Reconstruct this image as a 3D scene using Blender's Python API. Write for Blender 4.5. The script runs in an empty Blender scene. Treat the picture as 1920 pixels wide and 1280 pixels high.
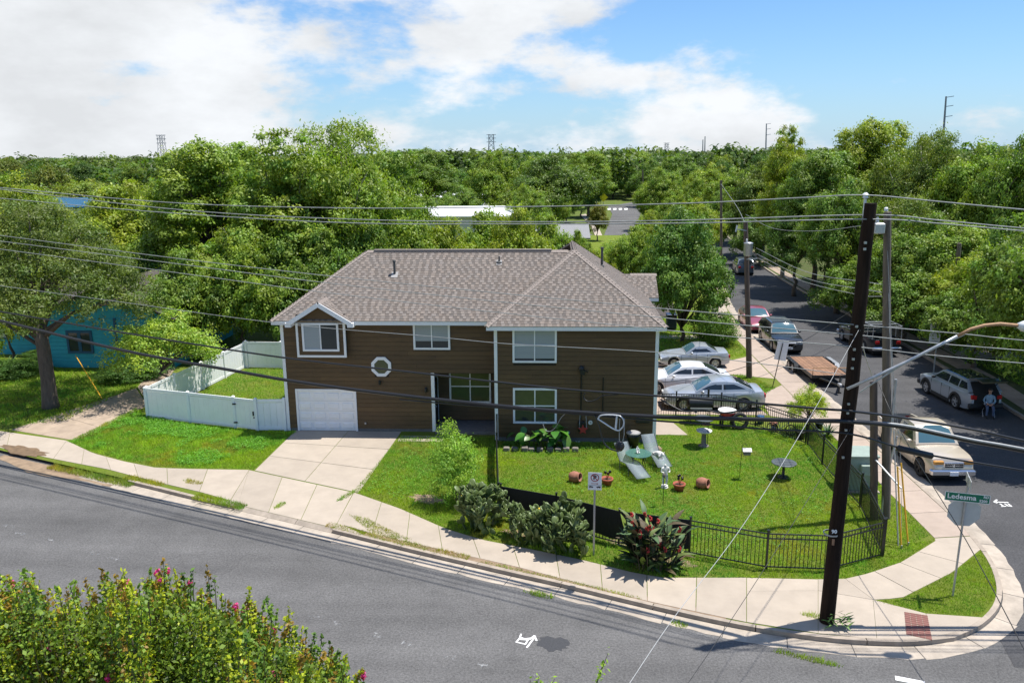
import bpy, math, random
import numpy as np
from mathutils import Vector, Matrix, Euler

random.seed(7)
S = bpy.context.scene
COL = S.collection
PI = math.pi

# ------------------------------------------------------------------ camera
F, CAMH = 1510.0, 12.4
PITCH, YAW, ROLL = math.radians(13.1), math.radians(3.0), math.radians(-0.45)
fw = np.array([-math.sin(YAW) * math.cos(PITCH), math.cos(YAW) * math.cos(PITCH), -math.sin(PITCH)])
_rt = np.array([math.cos(YAW), math.sin(YAW), 0.0]); _up = np.cross(_rt, fw)
CR = _rt * math.cos(ROLL) + _up * math.sin(ROLL); CU = _up * math.cos(ROLL) - _rt * math.sin(ROLL)
CAM = np.array([0, 0, CAMH])
cam = bpy.data.objects.new('camera', bpy.data.cameras.new('camera')); COL.objects.link(cam)
m3 = Matrix(((CR[0], CU[0], -fw[0]), (CR[1], CU[1], -fw[1]), (CR[2], CU[2], -fw[2])))
cam.matrix_world = Matrix.Translation(CAM) @ m3.to_4x4()
cam.data.sensor_width = 36; cam.data.lens = F / 1920 * 36; cam.data.clip_end = 6000
S.camera = cam

# ------------------------------------------------------------------ sky and sun
SUNV = Vector((0.32, 0.10, 1.0)).normalized()
SUN_EL = math.asin(SUNV.z); SUN_AZ = math.atan2(SUNV.x, SUNV.y)
W = bpy.data.worlds.new('World'); S.world = W; W.use_nodes = True
nt = W.node_tree; N = nt.nodes; Lk = nt.links; N.clear()
def nd(t, nodes=None, **kw):
    n = (nodes or N).new(t)
    for k, v in kw.items():
        if k.startswith('i_'):
            n.inputs[k[2:].replace('_', ' ')].default_value = v
        else: setattr(n, k, v)
    return n
sky = nd('ShaderNodeTexSky', sky_type='NISHITA', sun_disc=False, sun_elevation=SUN_EL, sun_rotation=SUN_AZ)
sky.altitude = 150; sky.air_density = 1.0; sky.dust_density = 0.6; sky.ozone_density = 1.6
SKY_STRENGTH = 0.105
CLOUD = 6.9
tc = nd('ShaderNodeTexCoord'); sep = nd('ShaderNodeSeparateXYZ'); Lk.new(tc.outputs['Generated'], sep.inputs[0])
def mth(op, a, b=None, c=None):
    n = nd('ShaderNodeMath', operation=op)
    for i, v in enumerate((a, b, c)):
        if v is None: continue
        if isinstance(v, (int, float)): n.inputs[i].default_value = v
        else: Lk.new(v, n.inputs[i])
    return n.outputs[0]
cmb = nd('ShaderNodeMapping'); cmb.inputs['Scale'].default_value = (1.0, 1.0, 2.3); cmb.inputs['Location'].default_value = (0.9, 8.3, 0.3); Lk.new(tc.outputs['Generated'], cmb.inputs['Vector'])
n1 = nd('ShaderNodeTexNoise', i_Scale=3.1, i_Detail=12.0, i_Roughness=0.57, i_Distortion=0.1); Lk.new(cmb.outputs[0], n1.inputs['Vector'])
n2 = nd('ShaderNodeTexNoise', i_Scale=4.2, i_Detail=9.0, i_Roughness=0.6); Lk.new(cmb.outputs[0], n2.inputs['Vector'])
# cover thins steadily from the west (left) to the east (right) and upwards
cov = mth('ADD', mth('ADD', n1.outputs['Fac'], mth('MULTIPLY', sep.outputs['X'], -0.19)), mth('MULTIPLY', mth('MINIMUM', mth('SUBTRACT', sep.outputs['Z'], 0.10), 0.35), -0.30))
n3 = nd('ShaderNodeTexNoise', i_Scale=8.5, i_Detail=9.0, i_Roughness=0.6); Lk.new(cmb.outputs[0], n3.inputs['Vector'])
cov = mth('ADD', cov, mth('MULTIPLY', mth('SUBTRACT', n3.outputs['Fac'], 0.52), 0.42))
rmp = nd('ShaderNodeMapRange', interpolation_type='SMOOTHSTEP'); Lk.new(cov, rmp.inputs['Value'])
rmp.inputs['From Min'].default_value = 0.465; rmp.inputs['From Max'].default_value = 0.60
shade = nd('ShaderNodeMapRange'); Lk.new(n2.outputs['Fac'], shade.inputs['Value'])
shade.inputs['From Min'].default_value = 0.35; shade.inputs['From Max'].default_value = 0.6
shade.inputs['To Min'].default_value = 0.79; shade.inputs['To Max'].default_value = 1.0
ccol = nd('ShaderNodeMixRGB', blend_type='MULTIPLY'); ccol.inputs[0].default_value = 1.0
ccol.inputs[1].default_value = (CLOUD * 0.935, CLOUD * 0.965, CLOUD, 1); Lk.new(shade.outputs[0], ccol.inputs[2])
mixc = nd('ShaderNodeMixRGB'); Lk.new(rmp.outputs[0], mixc.inputs[0])
SKYTINT = nd('ShaderNodeMixRGB', blend_type='MULTIPLY'); SKYTINT.inputs[0].default_value = 1.0; SKYTINT.inputs[2].default_value = (0.55, 0.82, 1.10, 1)
Lk.new(sky.outputs[0], SKYTINT.inputs[1]); hz_ = nd('ShaderNodeMixRGB'); hz_.inputs[2].default_value = (3.9, 5.1, 6.4, 1); Lk.new(SKYTINT.outputs[0], hz_.inputs[1])
Lk.new(mth('MULTIPLY', mth('POWER', 2.718, mth('MULTIPLY', mth('MAXIMUM', sep.outputs['Z'], 0.0), -13.0)), 0.75), hz_.inputs[0]); Lk.new(hz_.outputs[0], mixc.inputs[1])
Lk.new(ccol.outputs[0], mixc.inputs[2])
bg = nd('ShaderNodeBackground'); bg.inputs['Strength'].default_value = SKY_STRENGTH
Lk.new(mixc.outputs[0], bg.inputs['Color']); wo = nd('ShaderNodeOutputWorld'); Lk.new(bg.outputs[0], wo.inputs[0])
sl = bpy.data.lights.new('sun', 'SUN'); sl.energy = 5.0; sl.angle = math.radians(0.53); sl.color = (1.0, 0.96, 0.89)
sun = bpy.data.objects.new('sun', sl); COL.objects.link(sun); sun.rotation_euler = SUNV.to_track_quat('Z', 'Y').to_euler()
sun.location = (20, 10, 60)
S.view_settings.view_transform = 'Standard'; S.view_settings.look = 'None'
S.view_settings.exposure = 0.5; S.view_settings.gamma = 1.0
S.view_settings.use_curve_mapping = False
S.render.engine = 'CYCLES'
S.cycles.use_denoising = True
S.cycles.max_bounces = 6; S.cycles.diffuse_bounces = 3; S.cycles.glossy_bounces = 3; S.cycles.transparent_max_bounces = 8
S.cycles.transmission_bounces = 4; S.cycles.caustics_reflective = False; S.cycles.caustics_refractive = False

# ------------------------------------------------------------------ pixel helpers (photo is 1920 x 1280)
def ray(px, py): return fw + CR * ((px - 960) / F) - CU * ((py - 640) / F)
def G(px, py, z=0.0):
    d = ray(px, py); return CAM + d * ((z - CAMH) / d[2])
def AtY(px, py, y):
    d = ray(px, py); return CAM + d * (y / d[1])
def VPl(px, py, a, b):
    a = np.array(a[:2]); b = np.array(b[:2]); n = np.array([-(b - a)[1], (b - a)[0]]); d = ray(px, py)
    return CAM + d * (n @ (a - CAM[:2]) / (n @ d[:2]))

# ------------------------------------------------------------------ mesh helpers
class MB:
    def __init__(s): s.v = []; s.f = []
    def add(s, vs, fs):
        o = len(s.v); s.v += [tuple(map(float, p)) for p in vs]; s.f += [tuple(i + o for i in f) for f in fs]; return s
    def box(s, x0, x1, y0, y1, z0, z1):
        return s.add([(x0, y0, z0), (x1, y0, z0), (x1, y1, z0), (x0, y1, z0), (x0, y0, z1), (x1, y0, z1), (x1, y1, z1), (x0, y1, z1)],
                     [(0, 3, 2, 1), (4, 5, 6, 7), (0, 1, 5, 4), (1, 2, 6, 5), (2, 3, 7, 6), (3, 0, 4, 7)])
    def cbox(s, c, sx, sy, sz): return s.box(c[0] - sx / 2, c[0] + sx / 2, c[1] - sy / 2, c[1] + sy / 2, c[2] - sz / 2, c[2] + sz / 2)
    def bevbox(s, x0, x1, y0, y1, z0, z1, b):
        pts = []
        for z, k in ((z0, b), (z0 + b, 0), (z1 - b, 0), (z1, b)):
            q = [(x0 + b + k, y0 + k), (x1 - b - k, y0 + k), (x1 - k, y0 + b + k), (x1 - k, y1 - b - k), (x1 - b - k, y1 - k), (x0 + b + k, y1 - k), (x0 + k, y1 - b - k), (x0 + k, y0 + b + k)]
            pts += [(x, y, z) for x, y in q]
        fs = [tuple(range(7, -1, -1)), tuple(range(24, 32))]
        for r in range(3):
            for i in range(8):
                j = (i + 1) % 8; fs.append((r * 8 + i, r * 8 + j, r * 8 + 8 + j, r * 8 + 8 + i))
        return s.add(pts, fs)
    def beam(s, a, b, w, h=None, up=(0, 0, 1)):
        h = h or w; a = Vector(a); b = Vector(b); d = (b - a).normalized(); u = Vector(up)
        if abs(d.dot(u)) > 0.98: u = Vector((1, 0, 0))
        sd = d.cross(u).normalized() * w / 2; u2 = sd.cross(d).normalized() * h / 2
        P = [a - sd - u2, a + sd - u2, a + sd + u2, a - sd + u2, b - sd - u2, b + sd - u2, b + sd + u2, b - sd + u2]
        return s.add(P, [(0, 1, 2, 3), (7, 6, 5, 4), (0, 4, 5, 1), (1, 5, 6, 2), (2, 6, 7, 3), (3, 7, 4, 0)])
    def tube(s, path, r, n=8, cap=True):
        path = [Vector(p) for p in path]; k = len(path)
        rs = r if hasattr(r, '__len__') else [r] * k
        vs = []; u = None
        for i, p in enumerate(path):
            d = (path[min(i + 1, k - 1)] - path[max(i - 1, 0)])
            d = d.normalized() if d.length > 1e-9 else Vector((0, 0, 1))
            if u is None: u = Vector((0, 0, 1)) if abs(d.z) < 0.9 else Vector((1, 0, 0))
            u = (u - d * u.dot(d)).normalized(); w = d.cross(u)
            for j in range(n):
                a = 2 * PI * j / n; vs.append(p + (u * math.cos(a) + w * math.sin(a)) * rs[i])
        fs = [(i * n + j, i * n + (j + 1) % n, (i + 1) * n + (j + 1) % n, (i + 1) * n + j) for i in range(k - 1) for j in range(n)]
        if cap: fs += [tuple(range(n - 1, -1, -1)), tuple((k - 1) * n + j for j in range(n))]
        return s.add(vs, fs)
    def lathe(s, prof, c=(0, 0, 0), n=16, axis='Z', closed=False):
        vs = []
        for r, h in prof:
            for j in range(n):
                a = 2 * PI * j / n; p = (r * math.cos(a), r * math.sin(a), h)
                if axis == 'Y': p = (p[0], p[2], p[1])
                elif axis == 'X': p = (p[2], p[0], p[1])
                vs.append((p[0] + c[0], p[1] + c[1], p[2] + c[2]))
        k = len(prof)
        fs = [(i * n + j, i * n + (j + 1) % n, (i + 1) * n + (j + 1) % n, (i + 1) * n + j) for i in range(k - 1) for j in range(n)]
        if closed: fs += [((k - 1) * n + j, (k - 1) * n + (j + 1) % n, (j + 1) % n, j) for j in range(n)]
        else: fs += [tuple(range(n - 1, -1, -1)), tuple((k - 1) * n + j for j in range(n))]
        return s.add(vs, fs)
    def prism(s, poly, z0, z1):
        n = len(poly); ar = sum(poly[i][0] * poly[(i + 1) % n][1] - poly[(i + 1) % n][0] * poly[i][1] for i in range(n))
        if ar < 0: poly = poly[::-1]
        z0s = z0 if hasattr(z0, '__len__') else [z0] * n; z1s = z1 if hasattr(z1, '__len__') else [z1] * n
        if ar < 0: z0s = list(z0s)[::-1]; z1s = list(z1s)[::-1]
        vs = [(p[0], p[1], z) for p, z in zip(poly, z0s)] + [(p[0], p[1], z) for p, z in zip(poly, z1s)]
        fs = [tuple(range(n - 1, -1, -1)), tuple(range(n, 2 * n))] + [(i, (i + 1) % n, n + (i + 1) % n, n + i) for i in range(n)]
        return s.add(vs, fs)
    def prism_xz(s, poly, y0, y1):
        n = len(poly); vs = [(p[0], y0, p[1]) for p in poly] + [(p[0], y1, p[1]) for p in poly]
        fs = [tuple(range(n)), tuple(range(2 * n - 1, n - 1, -1))] + [((i + 1) % n, i, n + i, n + (i + 1) % n) for i in range(n)]
        return s.add(vs, fs)
    def sphere(s, c, r, n=12, m=8):
        rx, ry, rz = r if hasattr(r, '__len__') else (r, r, r)
        vs = [(c[0], c[1], c[2] - rz)]
        for i in range(1, m):
            t = -PI / 2 + PI * i / m
            vs += [(c[0] + rx * math.cos(t) * math.cos(2 * PI * j / n), c[1] + ry * math.cos(t) * math.sin(2 * PI * j / n), c[2] + rz * math.sin(t)) for j in range(n)]
        vs.append((c[0], c[1], c[2] + rz)); L = len(vs) - 1
        fs = [(0, 1 + (j + 1) % n, 1 + j) for j in range(n)] + [(L, L - n + j, L - n + (j + 1) % n) for j in range(n)]
        fs += [(1 + i * n + j, 1 + i * n + (j + 1) % n, 1 + (i + 1) * n + (j + 1) % n, 1 + (i + 1) * n + j) for i in range(m - 2) for j in range(n)]
        return s.add(vs, fs)
    def mesh(s, name, smooth=False):
        me = bpy.data.meshes.new(name); me.from_pydata(s.v, [], s.f)
        if smooth: me.polygons.foreach_set('use_smooth', [True] * len(me.polygons))
        me.update(); return me
def wloc(o):
    v = Vector((0, 0, 0))
    while o is not None: v += o.location; o = o.parent
    return v
def link(name, me, mat=None, parent=None, loc=(0, 0, 0), rot=None):
    o = bpy.data.objects.new(name, me); COL.objects.link(o)
    if parent: o.parent = parent
    o.location = loc
    if rot: o.rotation_euler = rot
    if mat is not None and me is not None and not me.materials: me.materials.append(MAT[mat] if isinstance(mat, str) else mat)
    return o
def obj(name, mb, mat, parent=None, smooth=False, world=True):
    """one mesh object; with world=True the coordinates are world ones (parents unrotated)"""
    if world and parent is not None:
        off = wloc(parent)
        if off.length > 1e-9: mb.v = [(a - off.x, b - off.y, c - off.z) for a, b, c in mb.v]
    return link(name, mb.mesh(name, smooth), mat, parent)
def loc_obj(name, mb, mat, parent=None, smooth=False): return obj(name, mb, mat, parent, smooth, world=False)
def tag(o, label, cat, group=None):
    o['label'] = label; o['category'] = cat
    if group: o['group'] = group
    return o
def thing(name, label, cat, loc=(0, 0, 0), rotz=0, group=None):
    o = bpy.data.objects.new(name, None); COL.objects.link(o); o.location = loc; o.rotation_euler = (0, 0, rotz); o.empty_display_size = 0.2
    return tag(o, label, cat, group)
def struct(o): o['kind'] = 'structure'; return o
def stuff(o): o['kind'] = 'stuff'; return o
def smooth_angle(o, deg=40):
    me = o.data; me.polygons.foreach_set('use_smooth', [True] * len(me.polygons))
    try: me.set_sharp_from_angle(angle=math.radians(deg))
    except Exception: pass
    return o
def dup(root, loc=None, rot=None, label=None, group=None):
    r = root.copy(); COL.objects.link(r)
    if loc is not None: r.location = loc
    if rot is not None: r.rotation_euler = rot
    if label: r['label'] = label
    if group: r['group'] = group
    for ch in root.children:
        c = ch.copy(); COL.objects.link(c); c.parent = r
        for g in ch.children:
            d = g.copy(); COL.objects.link(d); d.parent = c
    return r

# ------------------------------------------------------------------ materials
MAT = {}
def mat(name, col, rough=0.8, var=0.15, scale=8.0, bump=0.0, bscale=40.0, metal=0.0, spec=0.5, trans=0.0, coat=0.0, col2=None, detail=5.0, stretch=None, attr=False, emit=None, random_obj=0.0, obcol=False, alpha=1.0):
    m = bpy.data.materials.new(name); m.use_nodes = True; t = m.node_tree; ns = t.nodes; b = ns['Principled BSDF']
    b.inputs['Roughness'].default_value = rough; b.inputs['Metallic'].default_value = metal
    b.inputs['Specular IOR Level'].default_value = spec; b.inputs['Coat Weight'].default_value = coat; b.inputs['Coat Roughness'].default_value = 0.06
    b.inputs['Transmission Weight'].default_value = trans; b.inputs['Alpha'].default_value = alpha
    c2 = col2 or tuple(min(1, c * (1 + var)) for c in col); c1 = col if col2 else tuple(c * (1 - var) for c in col)
    tcn = ns.new('ShaderNodeTexCoord'); src = tcn.outputs['Object']
    if stretch:
        mp = ns.new('ShaderNodeMapping'); mp.inputs['Scale'].default_value = stretch; t.links.new(src, mp.inputs['Vector']); src = mp.outputs[0]
    out = None
    if var > 0 or col2:
        nz = ns.new('ShaderNodeTexNoise'); nz.inputs['Scale'].default_value = scale; nz.inputs['Detail'].default_value = detail; nz.inputs['Roughness'].default_value = 0.65
        t.links.new(src, nz.inputs['Vector'])
        mr = ns.new('ShaderNodeMapRange'); mr.inputs['From Min'].default_value = 0.3; mr.inputs['From Max'].default_value = 0.7; t.links.new(nz.outputs['Fac'], mr.inputs['Value'])
        mx = ns.new('ShaderNodeMixRGB'); mx.inputs[1].default_value = (*c1, 1); mx.inputs[2].default_value = (*c2, 1); t.links.new(mr.outputs[0], mx.inputs[0]); out = mx.outputs[0]
    if out is None:
        rg = ns.new('ShaderNodeRGB'); rg.outputs[0].default_value = (*col, 1); out = rg.outputs[0]
    def mul(o, sock):
        q = ns.new('ShaderNodeMixRGB'); q.blend_type = 'MULTIPLY'; q.inputs[0].default_value = 1; t.links.new(o, q.inputs[1]); t.links.new(sock, q.inputs[2]); return q.outputs[0]
    if attr:
        a = ns.new('ShaderNodeAttribute'); a.attribute_name = 'Col'; out = mul(out, a.outputs['Color'])
    if obcol:
        oi = ns.new('ShaderNodeObjectInfo'); out = mul(out, oi.outputs['Color'])
    if random_obj:
        oi = ns.new('ShaderNodeObjectInfo'); r = ns.new('ShaderNodeMapRange'); r.inputs['To Min'].default_value = 1 - random_obj; r.inputs['To Max'].default_value = 1 + random_obj * 0.6
        t.links.new(oi.outputs['Random'], r.inputs['Value']); out = mul(out, r.outputs[0])
    t.links.new(out, b.inputs['Base Color'])
    if bump:
        nb = ns.new('ShaderNodeTexNoise'); nb.inputs['Scale'].default_value = bscale; nb.inputs['Detail'].default_value = 4; t.links.new(src, nb.inputs['Vector'])
        bp = ns.new('ShaderNodeBump'); bp.inputs['Strength'].default_value = bump; bp.inputs['Distance'].default_value = 0.02; t.links.new(nb.outputs['Fac'], bp.inputs['Height']); t.links.new(bp.outputs[0], b.inputs['Normal'])
    if emit:
        b.inputs['Emission Color'].default_value = (*emit[:3], 1); b.inputs['Emission Strength'].default_value = emit[3]
    MAT[name] = m; m['out'] = 0
    return m
def leafmat(name, col, tr=0.45, rough=0.5, spec=0.35):
    m = bpy.data.materials.new(name); m.use_nodes = True; t = m.node_tree; ns = t.nodes; b = ns['Principled BSDF']; out = ns['Material Output']
    a = ns.new('ShaderNodeAttribute'); a.attribute_name = 'Col'; oi = ns.new('ShaderNodeObjectInfo')
    q = ns.new('ShaderNodeMixRGB'); q.blend_type = 'MULTIPLY'; q.inputs[0].default_value = 1; q.inputs[1].default_value = (*col, 1); t.links.new(a.outputs['Color'], q.inputs[2])
    q2 = ns.new('ShaderNodeMixRGB'); q2.blend_type = 'MULTIPLY'; q2.inputs[0].default_value = 1; t.links.new(q.outputs[0], q2.inputs[1]); t.links.new(oi.outputs['Color'], q2.inputs[2])
    b.inputs['Roughness'].default_value = rough; b.inputs['Specular IOR Level'].default_value = spec; t.links.new(q2.outputs[0], b.inputs['Base Color'])
    tl = ns.new('ShaderNodeBsdfTranslucent')
    hs = ns.new('ShaderNodeMixRGB'); hs.blend_type = 'MULTIPLY'; hs.inputs[0].default_value = 1; hs.inputs[2].default_value = (1.15, 1.25, 0.5, 1); t.links.new(q2.outputs[0], hs.inputs[1]); t.links.new(hs.outputs[0], tl.inputs['Color'])
    ms = ns.new('ShaderNodeMixShader'); ms.inputs[0].default_value = tr; t.links.new(b.outputs[0], ms.inputs[1]); t.links.new(tl.outputs[0], ms.inputs[2]); t.links.new(ms.outputs[0], out.inputs[0])
    MAT[name] = m; return m

leafmat('leaf', (0.185, 0.272, 0.041), tr=0.36)
leafmat('leaf_glossy', (0.115, 0.205, 0.032), tr=0.3, rough=0.52, spec=0.35)
leafmat('petal', (0.80, 0.06, 0.30), tr=0.3)
leafmat('grass_blade', (0.20, 0.345, 0.036), tr=0.4, rough=0.5, spec=0.25)
mat('bark', (0.11, 0.085, 0.065), 0.9, 0.4, 6, 0.8, 25, stretch=(1, 1, 0.25))
mat('bark_pale', (0.30, 0.265, 0.22), 0.9, 0.35, 8)
mat('stem', (0.12, 0.10, 0.05), 0.85, 0.3, 10)
mat('concrete', (0.37, 0.312, 0.25), 0.88, 0.10, 1.2, 0.15, 60, detail=8, random_obj=0.08)
mat('concrete_red', (0.36, 0.285, 0.23), 0.88, 0.12, 1.2, 0.15, 60, detail=8, random_obj=0.08)
mat('concrete_old', (0.33, 0.255, 0.19), 0.9, 0.22, 1.5, 0.25, 40, detail=8, random_obj=0.1)
mat('kerb_concrete', (0.33, 0.275, 0.22), 0.9, 0.25, 2.5, 0.3, 30, detail=8, random_obj=0.08)
mat('gutter_concrete', (0.37, 0.315, 0.255), 0.9, 0.25, 2.0, 0.3, 30, detail=8, random_obj=0.06)
mat('siding', (0.112, 0.062, 0.020), 0.62, 0.16, 5, 0.1, 60, stretch=(0.3, 1, 1), random_obj=0.16)
mat('siding_dark', (0.016, 0.010, 0.006), 0.6, 0.15, 5)  # dark backing; through the board gaps it paints the lap shadow lines
mat('trim', (0.85, 0.84, 0.83), 0.5, 0.04, 3)
mat('vinyl', (0.86, 0.86, 0.85), 0.45, 0.04, 2)
mat('glass', (0.035, 0.042, 0.042), 0.06, 0.0, spec=0.6)
mat('glass_blind', (0.34, 0.37, 0.38), 0.25, 0.06, 3, spec=0.5, stretch=(0.2, 0.2, 14))
mat('glass_green', (0.10, 0.105, 0.05), 0.14, 0.1, 4)
mat('door_dark', (0.03, 0.018, 0.013), 0.5, 0.1)
mat('shingle', (0.205, 0.173, 0.15), 0.93, 0.16, 30, 0.3, 90, attr=True)
mat('shingle_cap', (0.26, 0.218, 0.19), 0.93, 0.15, 30, 0.3, 90)
mat('flashing', (0.30, 0.29, 0.28), 0.6, 0.1)
mat('vent_grey', (0.07, 0.07, 0.068), 0.6, 0.2)
mat('foundation', (0.16, 0.15, 0.14), 0.9, 0.25, 6)
mat('black_metal', (0.012, 0.013, 0.013), 0.42, 0.2, 20)
mat('mesh_screen', (0.008, 0.008, 0.009), 0.75, 0.3, 60)
mat('tarred_wood', (0.022, 0.0135, 0.0095), 0.9, 0.5, 9, 0.6, 30, stretch=(1, 1, 0.12), spec=0.15)
mat('grey_wood', (0.135, 0.108, 0.085), 0.9, 0.35, 9, 0.6, 40, stretch=(1, 1, 0.1))
mat('brown_wood', (0.10, 0.072, 0.055), 0.9, 0.35, 9, 0.6, 40, stretch=(1, 1, 0.1))
mat('deck_wood', (0.24, 0.13, 0.075), 0.85, 0.35, 6, 0.3, 40, stretch=(1, 0.3, 1), random_obj=0.25)
mat('galv', (0.42, 0.43, 0.44), 0.42, 0.15, 10, metal=0.6)
mat('sign_alu', (0.50, 0.51, 0.50), 0.5, 0.06, 6, metal=0.15)
mat('rust_pole', (0.36, 0.21, 0.11), 0.7, 0.3, 8)
mat('cable_black', (0.012, 0.012, 0.013), 0.42, 0.2, 30)
mat('cable_grey', (0.27, 0.28, 0.27), 0.5, 0.25, 6)
mat('cable_white', (0.38, 0.385, 0.38), 0.5, 0.15, 6)
mat('insulator', (0.62, 0.64, 0.66), 0.3, 0.1)
mat('yellow_pvc', (0.70, 0.37, 0.02), 0.5, 0.1)
mat('utility_green', (0.27, 0.33, 0.28), 0.55, 0.12, 4)
mat('white_paint', (0.72, 0.72, 0.70), 0.7, 0.12, 14)
mat('sign_white', (0.78, 0.78, 0.79), 0.4, 0.02)
mat('sign_green', (0.0, 0.155, 0.085), 0.4, 0.05)
mat('sign_red', (0.32, 0.015, 0.02), 0.4, 0.05)
mat('sign_black', (0.012, 0.012, 0.015), 0.4, 0.0)
mat('sign_yellow', (0.75, 0.60, 0.0), 0.45, 0.05)
mat('terracotta', (0.32, 0.135, 0.085), 0.85, 0.25, 8)
mat('terracotta_red', (0.33, 0.085, 0.045), 0.8, 0.2, 8)
mat('soil', (0.06, 0.035, 0.022), 0.95, 0.3, 20)
mat('statue', (0.64, 0.62, 0.58), 0.8, 0.25, 14)
mat('sling', (0.27, 0.32, 0.34), 0.6, 0.12, 30, alpha=0.5)
mat('sling_frame', (0.10, 0.115, 0.115), 0.45, 0.1, metal=0.3)
mat('glass_teal', (0.09, 0.21, 0.18), 0.08, 0.05, spec=0.6, alpha=0.62)
mat('blue_cloth', (0.05, 0.09, 0.13), 0.8, 0.2)
mat('tactile', (0.20, 0.085, 0.068), 0.8, 0.15, 10, random_obj=0.08)
mat('dirt', (0.24, 0.17, 0.11), 0.95, 0.3, 3)
mat('stone', (0.17, 0.15, 0.13), 0.9, 0.3, 6, random_obj=0.2)
mat('teal_wall', (0.035, 0.36, 0.46), 0.7, 0.08, 3, random_obj=0.06)
mat('teal_trim', (0.012, 0.085, 0.16), 0.6, 0.1)
mat('dark_roof', (0.07, 0.06, 0.055), 0.95, 0.3, 8)
mat('grey_roof', (0.22, 0.22, 0.22), 0.9, 0.2, 8)
mat('white_roof', (0.66, 0.66, 0.66), 0.6, 0.06, 2)
mat('pale_wall', (0.50, 0.50, 0.47), 0.8, 0.1)
mat('curtain', (0.52, 0.50, 0.44), 0.8, 0.1)
mat('steel_far', (0.22, 0.24, 0.27), 0.6, 0.05)
mat('plastic_red', (0.42, 0.035, 0.04), 0.45, 0.1)
mat('plastic_white', (0.68, 0.68, 0.66), 0.5, 0.1)
mat('plastic_blue', (0.03, 0.10, 0.22), 0.45, 0.1)
mat('plastic_teal', (0.20, 0.34, 0.32), 0.5, 0.1)
mat('bin_blue', (0.015, 0.03, 0.07), 0.5, 0.1)
mat('rubber', (0.015, 0.015, 0.015), 0.8, 0.2)
mat('chrome', (0.62, 0.63, 0.65), 0.18, 0.0, metal=0.95)
mat('rim_silver', (0.50, 0.51, 0.53), 0.3, 0.0, metal=0.6)
mat('underbody', (0.01, 0.01, 0.01), 0.9, 0.0)
mat('plastic_black', (0.02, 0.02, 0.021), 0.5, 0.1)
mat('lamp_red', (0.42, 0.012, 0.012), 0.2, 0.0)
mat('lamp_clear', (0.62, 0.62, 0.60), 0.12, 0.0)
mat('lamp_amber', (0.55, 0.26, 0.06), 0.2, 0.0)
mat('car_glass', (0.018, 0.024, 0.03), 0.035, 0.0, spec=0.8)
mat('windscreen', (0.055, 0.12, 0.15), 0.03, 0.0, spec=0.9)
def paint(name, c, metal=0.0, rough=0.32): return mat(name, c, rough, 0.0, metal=metal, coat=0.8, spec=0.5)
paint('paint_silver', (0.42, 0.45, 0.49), 0.35); paint('paint_white', (0.74, 0.75, 0.77)); paint('paint_black', (0.012, 0.014, 0.018))
paint('paint_pink', (0.30, 0.07, 0.10), 0.2); paint('paint_beige', (0.53, 0.46, 0.37), 0.25); paint('paint_greyblue', (0.32, 0.36, 0.41), 0.3)
paint('slate_paint_and_reflection', (0.10, 0.12, 0.15), 0.3)
mat('skin', (0.45, 0.26, 0.18), 0.6, 0.06); mat('shirt', (0.22, 0.33, 0.42), 0.85, 0.35, 12); mat('jeans', (0.07, 0.10, 0.17), 0.9, 0.25, 10); mat('hair', (0.03, 0.022, 0.018), 0.7, 0.2)
mat('cactus', (0.10, 0.14, 0.038), 0.45, 0.25, 7, attr=True)
mat('cactus_flower', (0.70, 0.48, 0.02), 0.6, 0.1)
mat('canna', (0.065, 0.115, 0.04), 0.62, 0.2, 5, attr=True)
mat('canna_flower', (0.42, 0.03, 0.025), 0.55, 0.2)
mat('elephant_ear', (0.075, 0.20, 0.02), 0.4, 0.2, 4, attr=True)
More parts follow.
